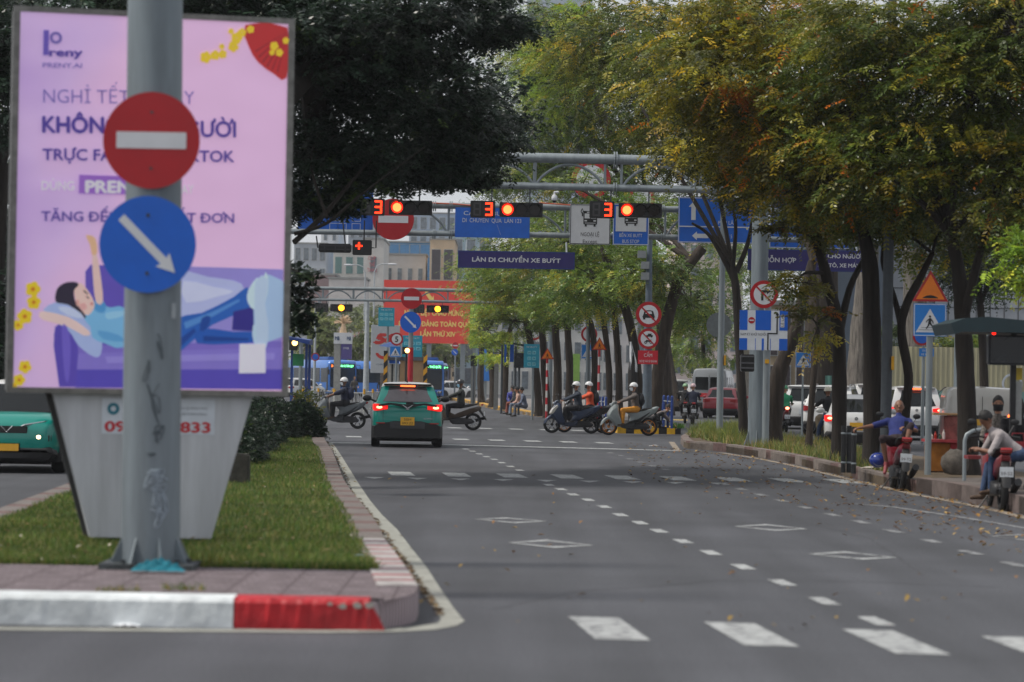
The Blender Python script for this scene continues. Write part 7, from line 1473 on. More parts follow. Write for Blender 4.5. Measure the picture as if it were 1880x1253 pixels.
# --- right carriageway
GC = 'white cars queuing on the right carriageway'
def rcar(label, px, py, **k):
    c = cpos(px, py); Y_ = k.pop('Y', c.y); c = Vector((at(px, 700, Y_).x, Y_, 0)); L = k['L']; return car(k.pop('name', 'parked_car'), label, (c.x, Y_ + L / 2, 0), HUP + k.pop('yaw', -.05), **k)
rcar('red saloon car seen from behind between the slim pole and gantry pole', 1336, 776, name='saloon_car', Y=137, L=4.4, W=1.75, H=1.48, belt=.92, roofpts=(.12, .27, .6, .78), pnt=P_RED, wr=.32, clr=.2, deck=.98, ptxt='51H 902.16', yaw=-.16)
rcar('white sport utility car beyond the blue railings, far end of the queue', 1252, 753, name='sport_utility_car', Y=172, L=4.8, W=1.86, H=1.84, belt=1.12, roofpts=(.02, .1, .66, .82), pnt=P_WHITE, wr=.37, clr=.26, deck=1.16, plate=PLW, high=True, rails=True, yaw=-.12)
rcar('small white taxi with a yellow roof lamp at the far end of the right road', 1209, 750, name='taxi', Y=208, L=4.2, W=1.7, H=1.5, belt=.95, roofpts=(.03, .14, .6, .78), pnt=P_WHITE, taxi=(230, 180, 50), deck=.98, yaw=-.1)
rcar('big white car partly hidden by the green riding jacket and young trunk', 1487, 790, name='sport_utility_car', Y=108, L=4.6, W=1.8, H=1.68, belt=1.04, roofpts=(.03, .13, .64, .8), pnt=P_WHITE, deck=1.06, plate=PLW, high=True, group=GC, yaw=-.1)
rcar('white sport utility car with company decals left of the thick straight trunk', 1548, 797, name='sport_utility_car', Y=95, L=4.6, W=1.82, H=1.7, belt=1.05, roofpts=(.03, .14, .64, .8), pnt=P_WHITE, deck=1.06, plate=PLW, high=True, group=GC, yaw=-.2, rails=True)
rcar('white saloon car with open mirrors nearest the black bollards', 1592, 833, name='saloon_car', Y=75, L=4.4, W=1.72, H=1.46, belt=.92, roofpts=(.12, .27, .6, .78), pnt=P_WHITE, deck=.98, group=GC, yaw=-.12, brake=True)
rcar('white people carrier with glowing red tail lights behind the curved trunk', 1692, 812, name='people_carrier', Y=90, L=4.5, W=1.8, H=1.72, belt=1.05, roofpts=(.02, .1, .66, .84), pnt=P_WHITE, deck=1.1, group=GC, brake=True, high=True, plate=PLW, yaw=-.06)
rcar('dark car bonnet and roof between green rider and white cars', 1462, 780, name='parked_car', Y=128, L=4.3, W=1.75, H=1.6, belt=1.0, roofpts=(.04, .14, .62, .8), pnt=P_WHITE, deck=1.02, high=True, group=GC)
rcar('white van roofed car seen between the thick straight trunk and dark lamp pole', 1612, 790, name='people_carrier', Y=107, L=4.6, W=1.8, H=1.78, belt=1.08, roofpts=(.02, .1, .66, .84), pnt=P_WHITE, deck=1.1, group=GC, high=True, brake=True)
rcar('red hatchback two rows behind the white people carrier', 1718, 780, name='hatchback', Y=118, L=4.1, W=1.72, H=1.52, belt=.98, roofpts=(.03, .12, .64, .82), pnt=P_RED, deck=1.0, high=True, brake=True)
rcar('small grey car just visible left of the far white cars', 1196, 742, name='parked_car', Y=240, L=4.3, W=1.75, H=1.5, belt=.95, roofpts=(.04, .14, .62, .8), pnt=P_GREY, deck=1.0)
rcar('white saloon car turning in front of the second bus', 824, 727, name='saloon_car', Y=222, L=4.7, W=1.8, H=1.46, belt=.9, roofpts=(.1, .26, .6, .78), pnt=P_WHITE, deck=.96, yaw=-.75)
rcar('white people carrier beside the first bus, tail lamp red', 588, 716, name='people_carrier', Y=238, L=4.5, W=1.75, H=1.65, belt=1.0, roofpts=(.03, .12, .64, .82), pnt=P_WHITE, deck=1.02, high=True, yaw=-.9)
rcar('white hatchback half hidden behind the blue shelter', 548, 716, name='hatchback', Y=200, L=4.0, W=1.7, H=1.5, belt=.95, roofpts=(.03, .12, .64, .82), pnt=P_WHITE, deck=.98, high=True, yaw=-.6)
# --- grey van and silver box van
def van(label, px, Y, L, W, H, pnt, yaw, low=None, brake=False, win=True, name='van'):
    x = at(px, 700, Y).x; root = thing(name, label, 'van', (x, Y + L / 2, 0), HUP + yaw); hw = W / 2
    def ring(x, w, zb, zt): half = [(0, zb), (.9, zb), (1, zb + .12), (1, zb + .55 * (zt - zb)), (.97, zb + .8 * (zt - zb)), (.9, zt - .08), (.78, zt), (0, zt + .03)]; return [(x, y * w, z) for y, z in half] + [(x, -y * w, z) for y, z in reversed(half[1:-1])]
    m = MB(); loft(m, [ring(-L / 2, hw * .93, .32, H - .12), ring(-L / 2 + .06, hw * .98, .28, H - .04), ring(-L / 2 + .3, hw, .28, H), ring(L / 2 - 1.6, hw, .28, H), ring(L / 2 - .9, hw * .98, .28, H - .35), ring(L / 2 - .3, hw * .95, .3, 1.25), ring(L / 2, hw * .85, .4, 1.0)]); m.build('body', pnt, root, smooth=True)
    if low: m = MB(); m.box((-L / 2 - .003, 0, .98), (.02, W * .92, .22)); m.box((0, hw, .98), (L * .9, .02, .2)); m.build('red_band', low, root)
    if win:
        for s in (-.5, .5): MB().box((-L / 2 + .005, s * hw * .84, H * .66), (.06, hw * .74, H * .3)).build('rear_window', CGLASS, root, bevel=.02)
        for s in (-1, 1):
            for k in range(3): MB().box((-L / 2 + .9 + k * 1.25, s * hw * .985, H * .66), (1.1, .04, H * .3)).build('side_window', CGLASS, root, bevel=.015)
    MB().box((-L / 2 - .01, 0, .42), (.16, W * .94, .24)).build('rear_bumper', CPL, root, bevel=.03); MB().box((-L / 2 - .02, 0, .78), (.02, .36, .17)).build('number_plate', PLY, root)
    for s in (-1, 1):
        MB().box((-L / 2, s * hw * .92, H * .45), (.06, .1, .42)).build('tail_light', TAILE if brake else TAILR, root, bevel=.015)
        for xx in (-L * .3, L * .32): wheel(root, xx, s * (hw - .12), .35, .22, s)
    MB().box((-L / 2 - .004, 0, H * .5), (.012, .012, H * .72)).build('door_gap', CPL, root)
    return root
van('tall grey van with a red band behind the red saloon', 1318, 165, 5.6, 2.05, 2.5, P_GREY, -.18, M('van_band_red', (190, 30, 40), .35))
v = van('large silver van behind the women at the right edge', 1822, 77, 5.2, 1.95, 1.72, P_SILV, -.1, None, False, False); m = MB(); m.box((-2.61, -.82, 1.05 * .82 + .1), (.03, .26, .06)); m.build('glowing_tail_light', M('tail_orange', (255, 110, 40), .3, noise=0, emit=5), v)
MB().box((-2.605, .1, .86 + .06), (.02, 1.5, .1)).build('trim', CPL, v); MB().box((-2.56, 0, 1.42), (.06, 1.5, .3)).build('rear_window', CGLASS, v, bevel=.02)
# --- buses
BBL = paint('bus_blue', (60, 118, 198)); BBD = M('bus_dark', (30, 38, 46), .15, noise=.2, nscale=1.2, spec=.8); LEDG = M('led_green', (120, 255, 170), .4, noise=0, emit=3); LEDO = M('led_orange', (255, 120, 40), .4, noise=0, emit=3)
def bus(label, px, Y, yaw, sign, num=None, group='blue city buses', top=None):
    x = at(px, 700, Y).x; L, W, H = 10.5, 2.45, 2.95; root = thing('city_bus', label, 'bus', (x, Y, 0), -HUP + yaw, group); hw = W / 2; fx = 0      # origin = middle of the front face, +x forward
    m = MB(); m.v = []; 
    def ring(x, w, zb, zt): half = [(0, zb), (.96, zb), (1, zb + .1), (1, zt - .5), (.98, zt - .15), (.9, zt), (0, zt + .04)]; return [(x, y * w, z) for y, z in half] + [(x, -y * w, z) for y, z in reversed(half[1:-1])]
    loft(m, [ring(-L, hw * .97, .35, H - .1), ring(-L + .1, hw, .3, H), ring(-.5, hw, .3, H), ring(-.12, hw * .98, .32, H - .06), ring(0, hw * .93, .36, H - .2)]); m.build('body', BBL, root, smooth=True)
    MB().box((.0, 0, 1.55), (.05, W * .86, 1.5)).build('windscreen', BBD, root, bevel=.02); f = MB().box((.012, 0, 2.5), (.05, W * .84, .34)).build('sign_box', M('sign_box', (16, 20, 22), .3, noise=0), root, bevel=.01)
    def T(s, y, w, mat, nm): o = text(f, nm, s, 0, 0, .17, mat, y=0, w=w, bold=.03); o.rotation_euler = (0, 0, PI / 2); o.location = (.045, y, 2.5)
    if num: T(num, -.86, .26, LEDO, 'route_number'); T(sign, .15, 1.5, LEDG, 'destination')
    else: T(sign, .1, 1.7, LEDG, 'destination')
    for s in (-1, 1):
        for k in range(6): MB().box((-1.0 - k * 1.6, s * hw, 1.75), (1.42, .03, 1.15)).build('side_window', BBD, root, bevel=.02)
        MB().box((-.25, s * hw * .995, 1.45), (.3, .03, 1.9)).build('side_window', BBD, root)
        for xx in (-2.3, -8.0): wheel(root, xx, s * (hw - .13), .46, .26, s)
        m = MB(); m.ball((.03, s * .85, .62), (.03, .16, .1)); m.build('headlight', M('headlight'), root); m = MB(); m.tube([(.0, s * hw * .9, 2.6), (.35, s * (hw + .12), 2.55), (.35, s * (hw + .12), 2.2)], .025, 6); m.box((.35, s * (hw + .12), 2.0), (.08, .16, .4)); m.build('wing_mirror', CPL, root)
    MB().box((.01, 0, .5), (.06, W * .8, .3)).build('front_bumper', M('bus_navy', (36, 70, 130), .4), root, bevel=.02); MB().box((-3.4, 0, H + .14), (4.6, 1.7, .26)).build('roof_unit', M('bus_blue_dark', (52, 96, 160), .4), root, bevel=.08); MB().box((.045, 0, .62), (.02, .44, .12)).build('number_plate', PLY, root)
    return root
bus('blue city bus with lit route display behind the white helmet rider', 629, 226, .42, 'KHU DÂN CƯ TÂN QUY', '31')
bus('blue city bus right of the booth with green destination display', 786, 212, .1, 'BẾN XE - THỦ ĐỨC')
b3 = bus('third blue bus seen side on behind the white saloon', 812, 236, 1.15, 'BUÝT'); o = text(b3, 'lettering', 'BUS', 0, 0, .3, SWHITE, y=0, w=1.2); o.rotation_euler = (0, 0, PI); o.location = (-5, 1.25, .8)
# ================================================================ TWO-WHEELERS
def scooter(name, label, loc, heading, col, accent=None, wr=.27, rimm=None, plate='', lit=False, group=None, scale=1.0, moped=False, stand=False, plate_m=PLW, lean=0):
    root = thing(name, label, 'motorbike', loc, heading, group); root.scale = (scale,) * 3; root.rotation_euler = (lean, 0, heading); accent = accent or CPL; rimm = rimm or M('bike_rim', (60, 62, 66), .4, .6); fx, rx = .66, -.62
    def whl(x, nm, sp):
        m = MB(); prof = []; 
        for k in range(9): a = PI * k / 8; prof.append((wr - .045 + .045 * math.sin(a) + 0.0, -.05 * math.cos(a)))
        prof = [(wr - .075, -.035)] + prof + [(wr - .075, .035)]; m.lathe(prof + [prof[0]], (x, 0, wr), 30, 'y'); t = m.build(nm, TYRE, root, smooth=True)
        m = MB(); m.ring((x, 0, wr), wr - .095, wr - .068, .06, 30); m.disc((x, 0, wr), .05, .12, 16)
        for k in range(sp): a = 2 * PI * k / sp; c, s = math.cos(a), math.sin(a); m.tube([(x + c * .04, 0, wr + s * .04), (x + c * (wr - .09), 0, wr + s * (wr - .09))], .012 if sp < 9 else .006, 5)
        m.build('rim', rimm, t); m = MB(); m.disc((x, .045, wr), .1, .006, 20); m.build('brake_disc', CHR, t)
    whl(fx, 'front_wheel', 6 if not moped else 12); whl(rx, 'rear_wheel', 6 if not moped else 12)
    S = smooth_poly
    def part(nm, pts, w, mat, sm=3, shrink=.84, mid=.6, cy=0): m = MB(); m.pillow(S(pts, sm), w, shrink, mid, cy); return m.build(nm, mat, root, smooth=True)
    part('front_fender', [(fx + .27, wr + .02), (fx + .2, wr + .2), (fx + .02, wr + .31), (fx - .18, wr + .26), (fx - .26, wr + .08), (fx - .2, wr + .12), (fx, wr + .24), (fx + .17, wr + .12)], .075, col if not moped else accent)
    for s in (-1, 1): m = MB(); m.tube([(fx, s * .075, wr), (fx - .13, s * .07, wr + .38), (fx - .2, s * .05, .78)], [.022, .026, .026], 8); m.build('front_fork', CHR if moped else CPL, root)
    if not moped:
        part('leg_shield', [(fx + .06, .62), (fx - .02, .82), (fx - .16, .99), (fx - .27, 1.0), (fx - .3, .9), (fx - .34, .62), (fx - .44, .36), (fx - .36, .27), (fx - .22, .3), (fx - .1, .42)], .2, col, shrink=.7)
        part('inner_shield', [(fx - .26, .92), (fx - .3, .62), (fx - .42, .34), (fx - .36, .3), (fx - .27, .5), (fx - .22, .85)], .17, accent)
        part('floorboard', [(fx - .34, .3), (fx - .42, .36), (.0, .36), (-.14, .44), (-.2, .36), (-.12, .24), (fx - .5, .22)], .17, accent, 2)
        part('rear_body', [(.0, .42), (-.02, .6), (.06, .72), (-.2, .76), (-.5, .83), (-.84, .93), (-.93, .9), (-.8, .72), (-.62, .6), (-.4, .5), (-.2, .4)], .15, col, shrink=.72)
        part('side_trim', [(.04, .44), (-.2, .5), (-.5, .68), (-.8, .86), (-.6, .66), (-.3, .44), (-.05, .36)], .165, accent, shrink=.6)
    else:
        part('leg_shield', [(fx - .06, .74), (fx - .22, .86), (fx - .34, .7), (fx - .44, .42), (fx - .36, .34), (fx - .2, .5)], .17, col, shrink=.8)
        part('frame_cover', [(fx - .3, .62), (.1, .5), (-.1, .58), (-.5, .72), (-.86, .8), (-.84, .68), (-.5, .52), (-.1, .4), (.2, .4)], .1, col, shrink=.75)
    part('engine', [(.05, .2), (.16, .36), (-.1, .42), (-.45, .4), (rx + .02, wr + .08), (rx, wr - .06), (-.3, .2)], .11, M('engine_dark', (52, 52, 54), .5, .4), 2, cy=.03)
    m = MB(); m.tube([(-.1, -.14, .24), (-.4, -.17, .24), (-.55, -.17, .3), (-.98, -.17, .42)], [.02, .03, .05, .055], 12); m.build('exhaust', CPL if not moped else M('engine_dark', (52, 52, 54), .5, .4), root, smooth=True)
    part('seat', [(.12, .72), (.14, .76), (-.1, .8), (-.3, .8), (-.42, .86), (-.76, .9), (-.8, .87), (-.5, .78), (-.2, .72)], .125, M('seat_black', (26, 25, 26), .6), 3, .8)
    m = MB(); m.tube([(fx - .24, .3, 1.02), (fx - .2, .22, 1.03), (fx - .18, .0, .99), (fx - .2, -.22, 1.03), (fx - .24, -.3, 1.02)], .014, 8); hb = m.build('handlebar', CPL, root); 
    for s in (-1, 1):
        m = MB(); m.tube([(fx - .255, s * .37, 1.015), (fx - .225, s * .25, 1.03)], .02, 8); m.build('grip', BLACK, hb)
        m = MB(); m.tube([(fx - .2, s * .2, 1.03), (fx - .16, s * .3, 1.2)], .008, 5); m.ball((fx - .16, s * .31, 1.24), (.015, .07, .045), 10, 6); m.build('mirror', CPL, root, smooth=True)
    part('handlebar_cowl', [(fx - .06, .92), (fx - .1, 1.04), (fx - .22, 1.08), (fx - .28, 1.02), (fx - .22, .94)], .13, col)
    m = MB(); m.ball((fx - .045, 0, .97), (.03, .08, .045)); m.build('headlight', M('headlight'), root); part('tail_light', [(-.86, .84), (-.95, .9), (-.97, .87), (-.93, .82)], .08, TAILE if lit else TAILR, 1)
    part('rear_fender', [(-.8, .74), (-.86, .72), (-1.04, .44), (-1.08, .34), (-1.05, .34), (-.96, .46), (-.78, .68)], .06, CPL, 1)
    m = MB(); m.box((-1.0, 0, .56), (.012, .19, .14)); p = m.build('number_plate', plate_m, root); p.location = (0, 0, 0)
    if plate: o = text(p, 'lettering', plate, 0, 0, .045, SBLK, y=0, w=.16); o.rotation_euler = (0, 0, -PI / 2); o.location = (-1.01, 0, .54)
    if stand: m = MB(); m.tube([(-.05, .1, .25), (-.12, .28, .0)], .012, 6); m.build('side_stand', CPL, root)
    return root
# ================================================================ PEOPLE
SKIN = M('skin', (176, 128, 102), .55, noise=.06, nscale=12); SKIN2 = M('skin_tan', (124, 86, 66), .55, noise=.06, nscale=12); HAIR = M('hair_black', (24, 21, 20), .6, noise=.3, nscale=30, bump=.6, bscale=60)
def ik(a, b, l1, l2, pole):
    d = b - a; D = d.length
    if D > (l1 + l2) * .999: b = a + d.normalized() * (l1 + l2) * .999; d = b - a; D = d.length
    x = (l1 * l1 - l2 * l2 + D * D) / (2 * D); h = math.sqrt(max(1e-6, l1 * l1 - x * x)); u = d / D; p = (pole - u * pole.dot(u)); p = p.normalized() if p.length > 1e-6 else u.orthogonal().normalized()
    return a + u * x + p * h, b
def person(label, loc, heading, pelvis, torso, look, hands, feet, top, bottom, shoe=None, skin=None, sleeve=1.0, group=None, helmet=None, mask=None, hair='short', voxel=.012, s=1.0, elbow=None, knee=None, hdir=None, footdir=None, shorts=False, bulk=1.0, visor=False, eyes=False, neckfwd=.03):
    """local frame: +x forward, +y left. torso = unit-ish direction pelvis->chest; look = facing direction"""
    root = thing('person', label, 'person', loc, heading, group); V = Vector; P = V(pelvis); td = V(torso).normalized(); look = V(look).normalized(); left = V((0, 1, 0)) if not hdir else V(hdir)
    C_ = P + td * .42 * s; N = C_ + td * .09 * s + V((neckfwd, 0, .02)); Hc = N + (td * .35 + V((0, 0, 1)) * .65).normalized() * .15 * s
    seg = []; m = MB()
    def cap(a, b, ra, rb, lab, n=10): m.cap(a, b, ra, rb, n); seg.append((V(a), V(b), ra, rb, lab))
    # trunk: elliptical sections
    f = left.cross(td).normalized(); 
    rr = [(-.06, .13, .115), (.0, .165, .125), (.08, .155, .115), (.18, .148, .105), (.3, .168, .118), (.4, .172, .11), (.46, .14, .085), (.5, .07, .06)]
    vs = []; n = 18
    for t, a, b in rr:
        c = P + td * (t * s)
        for k in range(n): q = 2 * PI * k / n; vs.append(c + left * (a * s * bulk * math.cos(q)) + f * (b * s * bulk * math.sin(q)))
    fs = [(i * n + k, i * n + (k + 1) % n, (i + 1) * n + (k + 1) % n, (i + 1) * n + k) for i in range(len(rr) - 1) for k in range(n)] + [tuple(range(n)), tuple((len(rr) - 1) * n + k for k in range(n))]
    m.add(vs, fs); seg.append((P + td * .04, P + td * .42 * s, .15, .14, 'top')); seg.append((P - td * .05, P + td * .01, .15, .15, 'bottom'))
    cap(N - td * .06, Hc - V((0, 0, .05)), .052 * s, .05 * s, 'skin')
    # head
    hx = look; hz = (V((0, 0, 1)) - hx * hx.z).normalized(); hy = hz.cross(hx).normalized(); R = Matrix((hx, hy, hz)).transposed(); hd = lambda x, y, z: Hc + hx * (x * s) + hy * (y * s) + hz * (z * s)
    m.ball(hd(0, 0, .01), (.095 * s, .078 * s, .108 * s), 18, 12, R); m.ball(hd(.025, 0, -.05), (.062 * s, .06 * s, .07 * s), 14, 10, R); seg.append((hd(0, 0, .03), hd(.02, 0, -.07), .09, .06, 'skin'))
    m.cap(hd(.09, 0, .012), hd(.112, 0, -.022), .009 * s, .015 * s, 8); m.ball(hd(.082, 0, -.062), (.018 * s, .028 * s, .012 * s), 10, 6, R); m.ball(hd(.075, 0, .03), (.022 * s, .05 * s, .012 * s), 10, 6, R)
    for q in (-1, 1): m.ball(hd(-.005, q * .08, -.005), (.018 * s, .012 * s, .03 * s), 8, 6, R)
    seg.append((hd(.1, 0, 0), hd(.1, 0, -.05), .02, .02, 'skin'))
    # arms
    elbow = elbow or [V((-.3, 1, -.8)), V((-.3, -1, -.8))]; knee = knee or [V((1, .35, .5)), V((1, -.35, .5))]
    for i, q in enumerate((1, -1)):
        sh = C_ + left * (q * .175 * s * bulk) - td * .02; h = V(hands[i]); e, w = ik(sh, h, .285 * s, .25 * s, V(elbow[i])); slv = sleeve
        m.ball(sh, .068 * s * bulk, 12, 8)
        if slv >= 1: cap(sh, e, .056 * s * bulk, .047 * s * bulk, 'top'); cap(e, w - (w - e) * .06, .046 * s * bulk, .036 * s, 'top')
        else:
            mid = sh.lerp(e, min(1, slv * 1.8)); cap(sh, mid, .058 * s * bulk, .054 * s * bulk, 'top'); cap(mid, e, .043 * s, .038 * s, 'skin'); cap(e, w, .038 * s, .026 * s, 'skin')
        d = (w - e).normalized(); side = d.cross(V((0, 0, 1))); side = side.normalized() if side.length > .1 else V((0, 1, 0)); dn = side.cross(d).normalized() * -1
        if dn.z > 0: dn = -dn
        pc = w + d * .045 * s; m.ball(pc, (.048 * s, .04 * s, .02 * s), 12, 8, Matrix((d, side, dn)).transposed()); seg.append((w, w + d * .1, .03, .03, 'skin'))
        fr = max(.0085 * s, voxel * .72)
        for j in range(4):
            ln = (.036, .042, .04, .031)[j] * s; o = w + d * .082 * s + side * ((j - 1.5) * .021 * s); a1 = o + (d * .8 + dn * .6).normalized() * ln; a2 = a1 + (d * .1 + dn * 1).normalized() * ln * .8; a3 = a2 + (dn * .6 - d * .8).normalized() * ln * .55
            m.cap(o - d * .01, a1, fr * 1.1, fr, 6); m.cap(a1, a2, fr, fr * .95, 6); m.cap(a2, a3, fr * .95, fr * .85, 6); seg.append((o, a2, .012, .012, 'skin'))
        ts = side * (1 if i else -1); o = w + d * .03 * s + ts * .03 * s; t1 = o + (ts * .6 + d * .6 + dn * .3).normalized() * .035 * s; t2 = t1 + (d * .7 + dn * .7).normalized() * .028 * s; m.cap(o, t1, fr * 1.3, fr * 1.15, 6); m.cap(t1, t2, fr * 1.15, fr, 6)
    # legs
    for i, q in enumerate((1, -1)):
        hp = P + left * (q * .095 * s) - td * .03; ft = V(feet[i]); k_, an = ik(hp, ft + V((0, 0, .07 * s)), .43 * s, .42 * s, V(knee[i]))
        m.ball(hp, .1 * s * bulk, 12, 8); cap(hp, k_, .092 * s * bulk, .06 * s * bulk, 'bottom'); cut = .12 if shorts else .93
        kk_ = k_.lerp(an, cut); cap(k_, kk_, .06 * s * bulk, (.057 if shorts else .046) * s, 'bottom'); cap(kk_, an, .05 * s if shorts else .036 * s, .034 * s, 'skin')
        fd = V(footdir[i]).normalized() if footdir else V((1, q * .15, -.05)).normalized(); cap(an + V((0, 0, -.02)), an + V((0, 0, -.03)) - fd * .03, .045 * s, .04 * s, 'shoe'); cap(an - fd * .03 - V((0, 0, .04 * s)), an + fd * .15 * s - V((0, 0, .045 * s)), .038 * s, .032 * s, 'shoe')
    me = bpy.data.meshes.new('body'); me.from_pydata([tuple(v) for v in m.v], [], m.f); ob = bpy.data.objects.new('body', me); COL.objects.link(ob)
    md = ob.modifiers.new('r', 'REMESH'); md.mode = 'VOXEL'; md.voxel_size = voxel; sm_ = ob.modifiers.new('s', 'SMOOTH'); sm_.factor = .5; sm_.iterations = 2
    bpy.context.view_layer.update(); nm = bpy.data.meshes.new_from_object(ob.evaluated_get(bpy.context.evaluated_depsgraph_get())); bpy.data.objects.remove(ob); bpy.data.meshes.remove(me)
    nf = len(nm.polygons); c = np.empty(nf * 3); nm.polygons.foreach_get('center', c); c = c.reshape(-1, 3); best = np.full(nf, 1e9); idx = np.zeros(nf, int); labs = ['skin', 'top', 'bottom', 'shoe']
    for a, b, ra, rb, lab in seg:
        a = np.array(a); b = np.array(b); ab = b - a; L2_ = max(1e-9, ab @ ab); t = np.clip(((c - a) @ ab) / L2_, 0, 1); d = np.linalg.norm(c - a - t[:, None] * ab, axis=1) - (ra + (rb - ra) * t); k = d < best; best[k] = d[k]; idx[k] = labs.index(lab)
    nm.materials.clear()
    for mt in (skin or SKIN, top, bottom, shoe or M('shoe_dark', (40, 36, 34), .7)): nm.materials.append(mt)
    nm.polygons.foreach_set('material_index', idx.astype(np.int32)); nm.polygons.foreach_set('use_smooth', np.ones(nf, bool)); nm.update(); nm.name = 'body'
    bo = bpy.data.objects.new('body', nm); COL.objects.link(bo); bo.parent = root
    if hair and not helmet:
        h = MB(); n = 16; r_ = 9; vs = []
        for i in range(r_ + 1):
            ph = PI * .62 * i / r_
            for k in range(n):
                th = 2 * PI * k / n; fr = math.cos(th); lim = 1.0 if fr < .2 else 1 - .42 * (fr - .2) / .8; p_ = ph * lim * (1.25 if hair == 'long' and fr < 0 else 1); vs.append(hd(-.008 + .104 * math.sin(p_) * math.cos(th), .088 * math.sin(p_) * math.sin(th), .012 + .118 * math.cos(p_)) + V((random.gauss(0, .002), random.gauss(0, .002), random.gauss(0, .002))))
        h.add(vs, [(i * n + k, (i + 1) * n + k, (i + 1) * n + (k + 1) % n, i * n + (k + 1) % n) for i in range(r_) for k in range(n)]); 
        if hair == 'long': h.cap(hd(-.07, 0, -.02), hd(-.09, 0, -.24), .075, .035, 12)
        h.build('hair', HAIR, root, smooth=True)
    if helmet:
        h = MB(); n = 20; r_ = 8; vs = []
        for i in range(r_ + 1):
            ph = PI * .56 * i / r_
            for k in range(n): th = 2 * PI * k / n; p_ = ph * (1.0 if math.cos(th) < .3 else .86); vs.append(hd(-.01 + .135 * math.sin(p_) * math.cos(th), .118 * math.sin(p_) * math.sin(th), .03 + .128 * math.cos(p_)))
        o_ = len(vs)
        for k in range(n): th = 2 * PI * k / n; p_ = PI * .56 * (1.0 if math.cos(th) < .3 else .86); vs.append(hd(-.01 + .12 * math.sin(p_) * math.cos(th), .103 * math.sin(p_) * math.sin(th), .035 + .128 * math.cos(p_)))
        h.add(vs, [(i * n + k, (i + 1) * n + k, (i + 1) * n + (k + 1) % n, i * n + (k + 1) % n) for i in range(r_ + 1) for k in range(n)]); hm = h.build('helmet', helmet, root, smooth=True)
        if visor:
            v_ = MB(); q = []
            for zz in (.055, -.055):
                for k in range(9): th = -1.1 + 2.2 * k / 8; q.append(hd((.135 if zz > 0 else .14) * math.cos(th), .115 * math.sin(th), zz))
            v_.add(q, [(k, k + 1, 10 + k, 9 + k) for k in range(8)]); v_.build('visor', M('visor_smoke', (26, 26, 30), .1, spec=.9), hm)
        v_ = MB(); q = [hd(.115 + (.045 if j else 0), y * .085, .045 - (.012 if j else 0)) for j in (0, 1) for y in (-1, -.5, 0, .5, 1)]; v_.add(q, [(k, k + 1, 6 + k, 5 + k) for k in range(4)]); v_.build('peak', helmet, hm)
        for q in (-1, 1): v_ = MB(); v_.tube([hd(.0, q * .085, -.02), hd(.02, q * .055, -.11)], .006, 5); v_.build('strap', BLACK, hm)
    if mask:
        v_ = MB(); q = []; rows = 5; cols = 9
        for i in range(rows):
            z = -.005 - .105 * i / (rows - 1)
            for k in range(cols): th = -1.35 + 2.7 * k / (cols - 1); r0 = .092 - .018 * abs(i - 1) / 3; q.append(hd(.012 + (r0 + .034 * math.cos(th) ** 4 * (1 - abs(i - 1.4) / 3.4)) * math.cos(th), .083 * math.sin(th) * (1 - .12 * i / 4), z))
        v_.add(q, [(i * cols + k, i * cols + k + 1, (i + 1) * cols + k + 1, (i + 1) * cols + k) for i in range(rows - 1) for k in range(cols - 1)]); v_.build('face_mask', mask, root, smooth=True)
    if eyes or not visor:
        for q in (-1, 1): v_ = MB(); v_.ball(hd(.087, q * .032, .012), (.008 * s, .014 * s, .008 * s), 8, 6, R); v_.build('eye', M('eye_dark', (30, 24, 22), .3, noise=0), root)
    return root
def backpack(label, person_obj, at_, mat, sc=(.11, .15, .22), rot=0):
    m = MB(); m.ball((0, 0, 0), sc, 14, 10); m.ball((-.05, 0, -.05), (sc[0] * .7, sc[1] * .7, sc[2] * .5), 12, 8); o = thing('backpack', label, 'bag', person_obj.matrix_basis @ Vector(at_), person_obj.rotation_euler.z); m.build('bag', mat, o, smooth=True)
    s = MB(); [s.tube([(.02, q * .09, .17), (.14, q * .1, .2), (.2, q * .1, .08)], .018, 6) for q in (-1, 1)]; s.build('strap', mat, o); o.rotation_euler = (0, rot, person_obj.rotation_euler.z); return o
def rider(label, bike_loc, heading, top, bottom, pel=(-.2, 0, .86), torso=(.25, 0, 1), look=(1, 0, -.1), hx=.42, hz=1.03, foot=(.22, .14, .32), **k):
    k.setdefault('bulk', 1.18); return person(label, bike_loc, heading, pel, torso, look, [(hx, .3, hz), (hx, -.3, hz)], [(foot[0], foot[1], foot[2]), (foot[0], -foot[1], foot[2])], top, bottom, **k)
CLB = M('cloth_black', (28, 28, 32), .85, noise=.15, bump=.9, bscale=11); CLN = M('cloth_navy', (30, 36, 58), .85, noise=.15, bump=.9, bscale=11); CLG = M('cloth_grey', (92, 84, 80), .85, noise=.15, nscale=10, bump=.9, bscale=11); CLW = M('cloth_white', (158, 150, 150), .85, noise=.12, bump=.9, bscale=11); JEAN = M('denim', (52, 72, 104), .85, noise=.2, nscale=20, bump=.9, bscale=11)
CLO = M('cloth_orange', (206, 84, 50), .8, noise=.12, bump=.9, bscale=11); CLY = M('cloth_ochre', (206, 138, 40), .8, noise=.15, bump=.9, bscale=11); CLGR = M('cloth_green', (16, 128, 84), .7, noise=.12); HW = M('helmet_white', (208, 208, 208), .3, coat=.4, noise=.03); HB = M('helmet_black', (34, 34, 38), .3, coat=.4, noise=.03); CLBL = M('cloth_blue', (30, 42, 104), .85, noise=.12, bump=.9, bscale=11)
MSK = M('mask_blue', (150, 196, 222), .8, noise=.03); MSW = M('mask_white', (206, 212, 218), .8, noise=.03); MSB = M('mask_black', (30, 30, 34), .8)
LEFTW = PI            # heading -x
